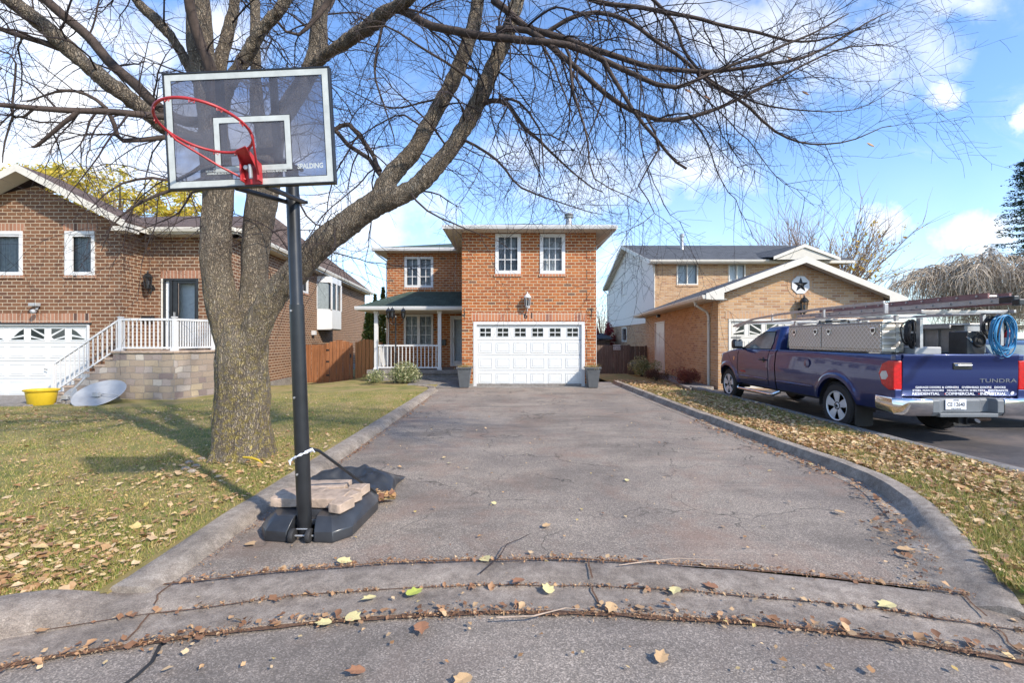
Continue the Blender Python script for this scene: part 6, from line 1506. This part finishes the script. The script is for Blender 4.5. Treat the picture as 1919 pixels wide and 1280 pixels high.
m = M(); m.box(6.28,6.70,7.30,7.75,1.0,1.455); tag(m.obj('storage_bin','dish', bevel=.015), 'flat grey-blue bin in the truck bed beside the silver toolbox', 'bin')
t = thing('speaker_case', (7.22,7.38,1.0), 'black case with a round grille standing in the truck bed', 'case'); m = M(); m.box(7.04,7.32,7.24,7.56,1.0,1.70); m.obj('case_body','black_plastic',t, bevel=.02)
m = M(); m.lathe((7.22,7.238,1.55), [(.10,.01),(.10,-.012),(.085,-.02),(.08,-.004),(.04,-.004),(.035,-.016),(.01,-.018)], 22, (0,1,0)); m.obj('grille','rubber',t); m = M(); m.lathe((7.075,7.238,1.57), [(.028,.01),(.028,-.008)], 16, (0,1,0), (.6,2.2)); m.obj('badge','chrome',t)
m = M(); m.box(6.3,7.1,9.2,10.1,1.0,1.86); m.box(6.4,7.0,8.4,9.1,1.0,1.5); tag(m.obj('cargo_box','alu', bevel=.01), 'grey metal box standing in the bed behind the cab', 'box')
m = M(); m.tube([(6.3,9.6,1.86),(6.32,9.6,1.93),(6.9,9.6,1.95),(6.93,9.6,1.86)], .03, 6); m.box(6.35,6.85,9.5,9.75,1.86,1.90); tag(m.obj('tool_bag','black_plastic', bevel=.01), 'low black tool bag on top of the metal box behind the cab', 'bag')
# rack
m = M(); zr = 1.99
def bar(a, b, w=.017, h=.022):
    a, b = Vector(a), Vector(b); t = (b-a).normalized(); n = t.cross(Vector((0,0,1))) if abs(t.z) < .9 else Vector((1,0,0)); n.normalize(); u = n.cross(t)
    m.loft([[p+n*w+u*h, p-n*w+u*h, p-n*w-u*h, p+n*w-u*h] for p in (a, b)])
for x in (6.14, 7.52):
    bar((x,7.0,zr),(x,12.2,zr)); bar((x,12.2,zr),(x,12.75,1.90))
    for y in (7.48, 10.12): bar((x,y,1.36),(x,y,zr-.03), .025, .025)
for y in (7.1,7.48,8.7,10.12,11.4,12.3): bar((6.16,y,zr-.001),(7.50,y,zr-.001), .02, .022)
for x in (6.05,):
    pts = [(x,7.60,2.17),(x,9.1,2.165),(x,10.6,2.13),(x,11.7,2.07),(x,12.75,1.92)]
    for a, b in zip(pts, pts[1:]): bar(a, b, .018, .022)
    for y in (7.6,9.1,10.9): bar((x+.02,y,zr),(x+.02,y,2.15), .03 if y < 8 else .018, .018)
x = 7.62
for a, b in zip([(x,7.60,2.17),(x,10.6,2.13)], [(x,10.6,2.13),(x,12.7,1.92)]): bar(a, b, .018, .022)
m.obj('ladder_rack','alu',TR, bevel=.003)
m = M(); bar((6.27,7.20,1.44),(6.27,7.20,1.90),.022,.035); bar((6.27,7.22,1.68),(6.20,7.5,1.68),.015,.015); m.obj('hose_hook','alu',TR); m = M(); bar((7.46,7.16,1.48),(7.46,7.16,2.0),.022,.035); bar((7.46,7.18,1.70),(7.52,7.5,1.72),.015,.015); m.obj('hose_hook','alu',TR)
# ladder
t = thing('extension_ladder', (6.85,8.6,2.03), 'long red-brown and silver extension ladder lying on the truck rack', 'ladder')
for (xa, y0, y1, z, mat) in ((6.66,6.35,10.9,2.10,'brown_fibre'),(6.72,6.6,10.2,2.19,'brown_fibre')):
    for x in (xa, xa+.42-(z-2.10)*1.3): m = M(); m.box(x-.014,x+.014,y0,y1,z-.036,z+.036); m.box(x-.02,x+.02,y0,y1,z+.030,z+.038); m.obj('rail', 'alu' if (z < 2.15 and x < 6.8) else mat, t)
    m = M()
    for y in np.arange(y0+.15, y1, .30): m.tube([(xa-.03,y,z),(xa+.45,y,z)], .017, 8)
    m.obj('rungs','alu',t, smooth=40)
m = M()
for x in (6.66,7.08): m.box(x-.035,x+.035,6.18,6.38,2.06,2.15); m.box(x-.05,x+.05,6.10,6.20,2.02,2.10)
m.obj('ladder_feet','black_metal',t, bevel=.01)
# hoses
def coil(name, c, rx, rz, n, r, mat, label, yaw=.9, seed=1, cat='hose'):
    qq = np.random.default_rng(seed); m = M()
    for k in range(n):
        ax, az = rx*qq.uniform(.72,1.08), rz*qq.uniform(.80,1.08); off = Vector((qq.normal(0,.02), qq.normal(0,.035), 0)); ya = yaw+qq.normal(0,.13); pts = []
        for i in range(30):
            a = i*2*PI/30; u = ax*math.cos(a)*(1+.06*math.sin(3*a+k)); w = az*math.sin(a)-(az-rz)*1.0
            pts.append(Vector(c)+off+Vector((u*math.cos(ya), u*math.sin(ya), w+.02*math.sin(a*2+k))))
        m.tube(pts, r, 6, closed=True)
    return tag(m.obj(name, mat, smooth=60), label, cat)
coil('black_hose', (6.235,7.30,1.66), .16, .20, 11, .011, 'rubber', 'coiled black hose hanging at the left rear of the truck', .55, 3)
coil('blue_hose', (7.44,7.08,1.62), .19, .30, 13, .0085, 'blue_hose', 'tangled bright blue hose coil hanging over the tailgate', .15, 5)
coil('black_cable', (7.42,7.2,1.74), .17, .17, 6, .010, 'rubber', 'black cable looped behind the blue hose', .2, 8, 'cable')
t = thing('fire_extinguisher', (7.72,7.3,1.40), 'small red fire extinguisher at the right rear of the truck', 'extinguisher'); m = M(); m.lathe((7.72,7.3,1.42), [(.045,0),(.06,.02),(.06,.24),(.04,.29),(.02,.31)], 16); m.obj('cylinder','red_plastic',t, smooth=40); m = M(); m.lathe((7.72,7.3,1.73), [(.02,0),(.022,.04)], 10); m.box(7.66,7.76,7.29,7.31,1.77,1.79); m.obj('valve','black_metal',t); m = M(); m.lathe((7.72,7.3,1.50), [(.0605,0),(.0605,.10)], 16); m.obj('paper_label','decal',t)
# second vehicle, mostly out of view
SV = thing('parked_car', (9.35,10.2,GZ), 'dark car parked beyond the blue truck at the right edge', 'car'); m = M()
def ring_(y, w, z0, z1, o=0): return rr_ring(9.35-w, 9.35+w, z0, z1, 0, .12)
def crs(y, w, z0, z1, r=.12): return [(x, y, z) for x, z, _ in rr_ring(9.35-w, 9.35+w, z0, z1, 0, r)]
m.loft([crs(8.05,.82,.45,.98), crs(8.15,.92,.36,1.05), crs(9.0,.95,.32,1.10), crs(11.2,.95,.32,1.08), crs(12.2,.93,.34,.98), crs(12.6,.82,.40,.84)]); m.loft([crs(8.2,.80,1.0,1.06,.02), crs(8.65,.74,1.0,1.50,.1), crs(9.1,.72,1.0,1.58,.1), crs(10.2,.70,1.0,1.57,.1), crs(11.3,.80,1.0,1.08,.02)]); m.obj('car_body','paint_dark',SV, smooth=40)
for y in (8.95,11.7):
    for s in (1,-1): wheel(9.35-.93*s, y, s, SV, .34, .2)
m = M(); m.box(8.46,8.72,8.03,8.2,.82,1.0); m.obj('tail_lamp','lens_red',SV, bevel=.02); m = M(); m.box(9.98,10.24,8.03,8.2,.82,1.0); m.obj('tail_lamp','lens_red',SV, bevel=.02)
m = M(); m.prism([(8.62,8.28,1.12),(10.08,8.28,1.12),(10.0,8.62,1.46),(8.70,8.62,1.46)], (0,-.01,.008)); m.obj('rear_window','glass_dark',SV); m = M(); m.box(9.1,9.6,8.02,8.06,.62,.74); m.obj('number_plate','decal',SV)
for s in (1,-1):
    m = M(); x = 9.35-.74*s; m.prism([(x-.025*s,8.6,1.14),(x-.025*s,11.0,1.14),(x+.0*s,10.3,1.47),(x+.0*s,8.8,1.48)], (-.02*s,0,0)); m.obj('side_window','glass_dark',SV)

# ================================================================== BASKETBALL HOOP
pb = Vector((wx(572,3.72), 3.72, .02)); HB = thing('basketball_hoop', pb, 'portable basketball hoop with clear backboard, red rim and weighted black base', 'basketball hoop')
pt = Vector((wx(548,3.72), 3.72, wz(352,3.72)))
def pole(z): return pb.lerp(pt, (z-pb.z)/(pt.z-pb.z))
m = M(); m.tube([pole(.05), pole(.9), pole(.95), pole(1.85)], [.056,.056,.0555,.0555], 24); m.tube([pole(1.85), pole(1.86), pole(2.95)], [.052,.050,.049], 24); m.obj('pole','black_metal',HB, smooth=40)
m = M()
for z in (.52,1.12,1.80): p = pole(z); m.lathe(p+Vector((-.02,-.052,0)), [(.008,0),(.008,-.012)], 8, (0,1,0))
m.obj('bolts','alu',HB)
# backboard
DB = 3.10; BC = at(466.5,240,DB); roll = math.radians(2.55); U = Vector((math.cos(roll),0,math.sin(roll))); V = Vector((-math.sin(roll)*1.25,0,math.cos(roll))).normalized(); N = Vector((0,-1,0))
BW, BH = 1.105, .775; FN = lambda u, v, d: BC+U*u+V*v+N*d
hw_, hh_ = BW/2, BH/2
def frame_(m, u0, u1, v0, v1, w, d0, d1): m.hexa(FN,u0,u1,v0,v0+w,d0,d1); m.hexa(FN,u0,u1,v1-w,v1,d0,d1); m.hexa(FN,u0,u0+w,v0+w,v1-w,d0,d1); m.hexa(FN,u1-w,u1,v0+w,v1-w,d0,d1)
MT['acrylic'] = None
t_ = NT('scuffed_acrylic'); t_.base((.13,.132,.155)); t_.rough(.12); co = t_.coord(); tr_ = t_.n('ShaderNodeBsdfTransparent'); tr_.inputs[0].default_value = (.82,.83,.88,1)
sc = t_.ramp(t_.noise(co, 3.2, 5, .6, 1.2), [(.38,.30),(.62,.55)]); mx_ = t_.n('ShaderNodeMixShader'); t_.l(sc, mx_.inputs[0]); t_.l(tr_.outputs[0], mx_.inputs[1]); t_.l(t_.b.outputs[0], mx_.inputs[2]); t_.l(mx_.outputs[0], t_.out.inputs[0]); MT['acrylic'] = t_.m
m = M(); frame_(m, -hw_, hw_, -hh_, hh_, .012, -.035, .006); bb = m.obj('backboard','black_metal',HB, bevel=.003)
m = M(); m.hexa(FN,-hw_+.012,hw_-.012,-hh_+.012,hh_-.012,-.006,-.001); m.obj('backboard_panel','acrylic',bb)
MT['board_white'] = plain('worn_white_border', (.47,.49,.46), .6, var=.12, scale=14)
m = M(); frame_(m, -hw_+.013, hw_-.013, -hh_+.013, hh_-.013, .040, 0, .0015); m.obj('white_border','board_white',bb)
m = M(); frame_(m, -hw_+.053, hw_-.053, -hh_+.053, hh_-.053, .004, 0, .0018); m.obj('black_line','black_metal',bb)
sq = (-.185,.205,-.285,.015)     # target square measured from board centre
sq = ((395-466.5)*DB/F, (538-466.5)*DB/F, -(320-240)*DB/F, -(218-240)*DB/F)
m = M(); frame_(m, sq[0]+.02, sq[1]+.02, sq[2], sq[3], .036, 0, .0015); m.obj('target_square','board_white',bb)
m = M(); frame_(m, sq[0]+.016, sq[1]+.024, sq[2]-.004, sq[3]+.004, .004, 0, .0013); frame_(m, sq[0]+.056, sq[1]-.016, sq[2]+.036, sq[3]-.036, .004, 0, .0018); m.obj('black_line','black_metal',bb)
m = M(); a_, b_ = -.195, .165
for u in (a_, b_): m.hexa(FN,u-.019,u+.019,-hh_+.02,hh_-.02,-.05,-.010)
m.hexa(FN,a_,b_,-.16,-.125,-.052,-.015); m.hexa(FN,-.03,.01,-hh_+.02,-.16,-.052,-.015); m.obj('rear_bracing','dark',bb)
BF = lambda cx, cy: (lambda x, y, d: FN(cx+x, cy+y, .0025))
def bpx(px, py): return ((px-466.5)*DB/F, -(py-240)*DB/F)
u_, v_ = .392, -.268; textmesh('SPALDING', lambda x, y, d: FN(u_+x*.80, v_+y, .0025), .046, mat='board_white', parent=bb, bold=.0015)
for s_, u_, v_ in (('AVERTISSEMENT', -.20, -.262), ('NE PAS SUSPENDRE A L\'ANNEAU', -.20, -.279), ('ASSEMBLER SELON LE MANUEL', -.20, -.296), ('WARNING  DANGER', .15, -.262), ('DO NOT HANG ON RIM OR BOARD', .15, -.279), ('READ MANUAL BEFORE USE', .15, -.296)):
    textmesh(s_, lambda x, y, d, u_=u_, v_=v_: FN(u_+x*.8, v_+y+.005, .0025), .0165, mat='board_white', parent=bb, bold=.0006)
# rim
mt_ = Vector(FN(0.015, -.285, 0)); yaw = math.radians(RIMYAW if 'RIMYAW' in globals() else 27); tilt = math.radians(11)
d_ = Vector((-math.sin(yaw)*math.cos(tilt), -math.cos(yaw)*math.cos(tilt), math.sin(tilt))); s_ = Vector((math.cos(yaw), -math.sin(yaw), .10)).normalized(); up_ = s_.cross(d_).normalized(); s_ = d_.cross(up_)
if up_.z < 0: up_ = -up_
RR = .25; rc = mt_+Vector((.035,0,.085))+d_*(.10+RR)
pts = [rc+(d_*math.cos(a)+s_*math.sin(a))*RR for a in np.linspace(0, 2*PI, 48, endpoint=False)]
m = M(); m.tube(pts, .0085, 10, closed=True); rim = m.obj('rim','red_metal',HB, smooth=60)
m = M()
for k in range(12):
    a = k*2*PI/12+.26; c0 = rc+(d_*math.cos(a)+s_*math.sin(a))*RR; tg_ = (-d_*math.sin(a)+s_*math.cos(a))
    m.tube([c0-tg_*.014-up_*.004, c0-tg_*.012-up_*.022, c0-up_*.012, c0+tg_*.012-up_*.022, c0+tg_*.014-up_*.004], .003, 5)
m.obj('net_hooks','red_metal',rim)
m = M()
lo = [mt_+U*.045*k-V*.06+N*.02 for k in (-1,1)]
for k, an in ((0, 1.55), (1, -1.55)):
    e = rc+(d_*math.cos(an)*1+s_*-math.sin(an))*RR*1.0; e = rc+(d_*.35+s_*-.94 if k == 0 else d_*-.62+s_*.78)*RR*.99
    e2 = e-up_*.03-d_*(.06 if k == 0 else .02); m.tube([e, e2, e2.lerp(lo[k], .6)-up_*.01, lo[k]], .007, 8)
m.obj('rim_brace','red_metal',rim, smooth=60)
m = M(); back = rc-d_*RR
m.hexa(FN,-.045,.075,-.375,-.245,.004,.010)
m.hexa(FN,-.045,-.035,-.365,-.24,.010,.06); m.hexa(FN,.065,.075,-.365,-.24,.010,.06)
a0 = FN(-.04,-.24,.01); a1 = FN(.07,-.24,.01); m.prism([a0, a1, back+s_*.05+d_*.03, back-s_*.05+d_*.03], -up_*.008); m.prism([a0, back-s_*.05+d_*.03, FN(-.04,-.33,.02)], U*.006); m.prism([a1, back+s_*.05+d_*.03, FN(.07,-.33,.02)], -U*.006)
m.obj('rim_bracket','red_metal',HB, bevel=.003)
m = M(); m.lathe(FN(-.01,-.275,.04), [(.018,-.03),(.018,.0),(.014,.01)], 14, N); m.tube([FN(.02,-.26,.05), FN(.02,-.35,.045)], .012, 8); m.obj('spring','alu',HB, smooth=40)
# arms from pole to board
m = M(); pa = pole(2.70); 
for k in (-1, 1):
    o = Vector((.066*k,0,0)); m.tube([pa+o+Vector((0,.06,-.02)), FN(-.02+.10*k,-.38,-.03)], .018, 10); m.tube([pole(2.93)+o+Vector((0,.03,0)), FN(-.02+.10*k,-.14,-.04)], .016, 10)
m.tube([pa+Vector((-.09,.06,-.02)), pa+Vector((.09,.06,-.02))], .014, 8); m.tube([pa+Vector((.10,.06,-.02)), FN(.30,-.30,-.04)], .0, 3) if False else None
m.obj('support_arms','black_metal',HB, smooth=50)
# base tank
def poly_ring(P, z, s=1, c=(0,0)): return [(c[0]+(x-c[0])*s, c[1]+(y-c[1])*s, z) for x, y in P]
OUT = [(-1.90,3.62),(-1.72,3.60),(-1.70,3.78),(-1.53,3.78),(-1.51,3.60),(-1.36,3.59),(-1.25,3.72),(-1.21,4.28),(-1.25,4.46),(-1.32,4.52),(-1.90,4.52),(-1.98,4.40),(-1.99,3.75)]
c0 = (-1.6,4.05); m = M()
m.loft([poly_ring(OUT,.012,.985,c0), poly_ring(OUT,.03,1,c0), poly_ring(OUT,.095,.995,c0), poly_ring(OUT,.165,.86,c0), poly_ring(OUT,.185,.80,c0), poly_ring(OUT,.18,.5,c0)]); m.obj('base_tank','black_plastic',HB, bevel=.014, seg=3, smooth=30)
m = M(); m.box(-1.74,-1.49,3.72,4.40,.10,.15); m.obj('base_recess','black_plastic',HB, bevel=.01)
for x in (-1.685,-1.555):
    m = M(); m.lathe((x-.02,3.625,.058), [(.008,0),(.05,.002),(.055,.008),(.055,.032),(.05,.038),(.008,.04)], 20, (1,0,0)); m.obj('wheel','rubber',HB, smooth=40)
m = M(); m.tube([(-1.70,3.625,.058),(-1.52,3.625,.058)], .008, 8); m.tube([(-1.67,3.66,.095),(-1.56,3.66,.095)], .006, 8); m.obj('axle','alu',HB)
m = M(); m.tube([pole(.70)+Vector((.03,.05,0)), pole(.66)+Vector((.08,.13,0)), Vector((-1.27,4.42,.13))], .0125, 8); m.obj('strut','black_metal',HB, smooth=40)
m = M(); p = pole(.66)
m.tube([p+Vector((.062*math.cos(a), .062*math.sin(a), .03*math.cos(a+.3))) for a in np.linspace(0,2*PI,24,endpoint=False)], [.009+.005*math.sin(k*2.1) for k in range(24)], 5, closed=False); m.tube([p+Vector((-.06,-.02,-.02)), p+Vector((-.085,-.03,-.045)), p+Vector((-.08,-.03,-.075))], [.008,.012,.003], 5); m.tube([p+Vector((.04,-.04,.03)), p+Vector((.09,-.03,.05)), p+Vector((.10,0,.02))], [.01,.014,.003], 5); tag(m.obj('plastic_strip','decal', smooth=60), 'torn clear plastic strip tied round the hoop pole', 'plastic strip')
# pavers on the base
def paver(c, L, W_, H_, yaw, label, tilt=0):
    m = M(); c = Vector(c); Rm = Matrix.Rotation(yaw, 3, 'Z') @ Matrix.Rotation(tilt, 3, 'X'); nx, ny = 8, 5; rings = []
    def pt(x, y, z): p = Rm @ Vector((x*L/2, y*W_/2, z*H_)); n = mnoise.noise((c+p)*14)*.006+mnoise.noise((c+p)*40)*.003; return c+p*(1+n*3)+Vector((0,0,n))
    for x in np.linspace(-1,1,nx): 
        e = .93 if abs(x) == 1 else 1
        rings.append([pt(x,-e,.06),pt(x,-e,.5),pt(x,-e*.97,.92),pt(x,-.4,1),pt(x,.4,1),pt(x,e*.97,.92),pt(x,e,.5),pt(x,e,.06)])
    m.loft(rings); return tag(m.obj('paver','paver', bevel=.006, smooth=50), label, 'paver', 'concrete pavers weighting the hoop base')
paver((-1.80,4.02,.185),.38,.30,.085,.05,'flat pinkish paver left of the hoop pole')
paver((-1.52,3.99,.185),.27,.28,.085,-.04,'pinkish paver right behind the hoop pole')
paver((-1.70,4.28,.185),.44,.22,.085,.02,'long pinkish paver at the back of the hoop base')
paver((-1.375,3.82,.185),.12,.19,.085,-.35,'small pale paver block nearest the driveway on the hoop base')
paver((-1.365,4.01,.185),.12,.16,.080,-.45,'middle pale paver block behind the nearest block')
paver((-1.36,4.21,.185),.14,.16,.085,-.2,'rear pale paver block beside the strut foot')
# crumpled black plastic behind
def folded(u, v):
    x = -2.10+u*.90; y = 4.62+v*.58+.05*u; prof = math.sin(PI*min(1,max(0,v)))**.5*math.sin(PI*min(1,max(0,u)))**.35
    z = .03+.22*prof*(.75+.25*math.cos(v*9+u*2))+.06*prof*mnoise.noise(Vector((u*4,v*5,1)))+.03*prof*mnoise.noise(Vector((u*11,v*9,3)))-.10*prof*math.exp(-((u-.42)**2/.05+(v-.42)**2/.05))
    e = mnoise.noise(Vector((u*2.5,v*2.5,7)))*.06; return (x+e, y+e*.8, max(.015, z))
m = grid(folded, 60, 40); tag(m.obj('collapsed_tank','black_plastic', smooth=70), 'crumpled shiny black plastic tank lying behind the hoop base', 'plastic tank')

# ================================================================== WORLD, SUN, CAMERA
AZ = math.radians(48); EL = math.radians(37)
sdir = Vector((math.sin(AZ)*math.cos(EL), -math.cos(AZ)*math.cos(EL), math.sin(EL)))
w = bpy.data.worlds.new('World'); S.world = w; w.use_nodes = True; nt = w.node_tree; nt.nodes.clear()
N_ = lambda ty, **k: (lambda nd: ([setattr(nd, a, b) for a, b in k.items()], nd)[1])(nt.nodes.new(ty))
L_ = nt.links.new
out = N_('ShaderNodeOutputWorld'); bg = N_('ShaderNodeBackground'); L_(bg.outputs[0], out.inputs[0]); bg.inputs[1].default_value = .15
sky = N_('ShaderNodeTexSky', sky_type='NISHITA'); sky.sun_disc = False; sky.sun_elevation = EL; sky.sun_rotation = math.atan2(sdir.x, sdir.y); sky.air_density = 1.0; sky.dust_density = .6; sky.ozone_density = 1.6; sky.altitude = 100
tc = N_('ShaderNodeTexCoord'); sp = N_('ShaderNodeSeparateXYZ'); L_(tc.outputs['Generated'], sp.inputs[0])
def mth(op, a, b=None, clamp=False):
    m = N_('ShaderNodeMath', operation=op, use_clamp=clamp)
    for i, v in enumerate((a, b)):
        if v is None: continue
        if isinstance(v, (int, float)): m.inputs[i].default_value = v
        else: L_(v, m.inputs[i])
    return m.outputs[0]
ay = mth('ADD', mth('ABSOLUTE', sp.outputs[1]), .02)
u = mth('DIVIDE', sp.outputs[0], ay); v = mth('DIVIDE', sp.outputs[2], ay)
cb = N_('ShaderNodeCombineXYZ'); L_(u, cb.inputs[0]); L_(v, cb.inputs[1])
def wnoise(scale, detail, rough, dist=0, vec=None, sy=1):
    mp = N_('ShaderNodeMapping'); L_(cb.outputs[0], mp.inputs[0]); mp.inputs['Scale'].default_value = (1, sy, 1)
    t = N_('ShaderNodeTexNoise'); L_(mp.outputs[0], t.inputs['Vector']); t.inputs['Scale'].default_value = scale; t.inputs['Detail'].default_value = detail; t.inputs['Roughness'].default_value = rough; t.inputs['Distortion'].default_value = dist; return t
def maprange(x, a, b, c=0., d=1.):
    m = N_('ShaderNodeMapRange', interpolation_type='SMOOTHSTEP'); L_(x, m.inputs[0]); m.inputs[1].default_value = a; m.inputs[2].default_value = b; m.inputs[3].default_value = c; m.inputs[4].default_value = d; return m.outputs[0]
warp = wnoise(3.2, 6, .62); sc_ = N_('ShaderNodeSeparateColor'); L_(warp.outputs['Color'], sc_.inputs[0])
uw_ = mth('ADD', u, mth('MULTIPLY', mth('SUBTRACT', sc_.outputs[0], .5), .30)); vw_ = mth('ADD', v, mth('MULTIPLY', mth('SUBTRACT', sc_.outputs[1], .5), .16))
fine = wnoise(9, 7, .6).outputs['Fac']
dens = None
def blob(px, py, rx, ry, k=1.):
    global dens
    du = mth('DIVIDE', mth('SUBTRACT', uw_, (px-CX)/F), rx/F); dv = mth('DIVIDE', mth('SUBTRACT', vw_, (HY-py)/F), ry/F)
    r2 = mth('ADD', mth('MULTIPLY', du, du), mth('MULTIPLY', dv, dv)); d = mth('SUBTRACT', 1., r2, False)
    d = mth('ADD', d, mth('MULTIPLY', mth('SUBTRACT', fine, .5), 2.6)); d = maprange(d, -.25, 1.25, 0, k)
    dens = d if dens is None else mth('MAXIMUM', dens, d)
for b in ((1725,188,62,28,.85),(1815,440,105,38,.95),(1640,420,78,28,.85),(1775,38,100,36,.6),(1640,120,150,90,.5),(1905,245,30,32,.85),(1390,60,220,90,.65),(1380,190,160,80,.6),(1250,330,190,60,.6),(1120,370,180,50,.55),(1150,480,60,50,.5),(60,230,420,160,.95),(60,50,260,90,.85),(330,90,200,80,.75),(640,410,220,80,.85),(250,330,320,90,.85),(430,290,200,110,.8),(700,330,110,45,.5),(150,140,120,60,.85),(1000,300,120,50,.5),(-500,300,400,200,.9),(2300,300,300,120,.7)): blob(*b)
haze = maprange(v, .02, .50, .24, 0.)
wis = maprange(wnoise(2.0, 8, .65, .5, sy=2).outputs['Fac'], .50, .80, 0, .45)
cl = mth('MAXIMUM', mth('MAXIMUM', dens, wis), haze)
# thin the clouds away overhead and behind
cl = mth('MULTIPLY', cl, maprange(sp.outputs[2], .95, .75, 0, 1))
shade = N_('ShaderNodeValToRGB'); L_(wnoise(5, 6, .6).outputs['Fac'], shade.inputs[0]); shade.color_ramp.elements[0].position = .3; shade.color_ramp.elements[1].position = .65
shade.color_ramp.elements[0].color = (3.7,3.85,4.1,1); shade.color_ramp.elements[1].color = (5.2,5.15,5.1,1)
mxs = N_('ShaderNodeMix', data_type='RGBA'); L_(cl, mxs.inputs[0]); tn = N_('ShaderNodeMix', data_type='RGBA', blend_type='MULTIPLY'); tn.inputs[0].default_value = 1; L_(sky.outputs[0], tn.inputs[6]); tn.inputs[7].default_value = (.73,.89,1.08,1); L_(tn.outputs[2], mxs.inputs[6]); L_(shade.outputs[0], mxs.inputs[7]); L_(mxs.outputs[2], bg.inputs[0])
sl_ = bpy.data.lights.new('sun', 'SUN'); sl_.energy = 2.9; sl_.angle = math.radians(1.6); sl_.color = (1,.915,.79); so_ = bpy.data.objects.new('sun', sl_); COL.objects.link(so_); so_.rotation_euler = (-sdir).to_track_quat('-Z','Y').to_euler(); so_.location = sdir*40
cam = bpy.data.cameras.new('camera'); co_ = bpy.data.objects.new('camera', cam); COL.objects.link(co_); co_.location = (0,0,CH); co_.rotation_euler = (PI/2,0,0)
cam.sensor_width = 36; cam.lens = 36*F/1919; cam.shift_x = (959.5-CX)/1919; cam.shift_y = (HY-640)/1919; cam.clip_end = 3000; cam.clip_start = .05; S.camera = co_
S.view_settings.view_transform = 'Standard'; S.view_settings.look = 'None'; S.view_settings.exposure = 1.04; S.view_settings.gamma = 1
S.render.engine = 'CYCLES'; S.cycles.transparent_max_bounces = 16; S.cycles.max_bounces = 6
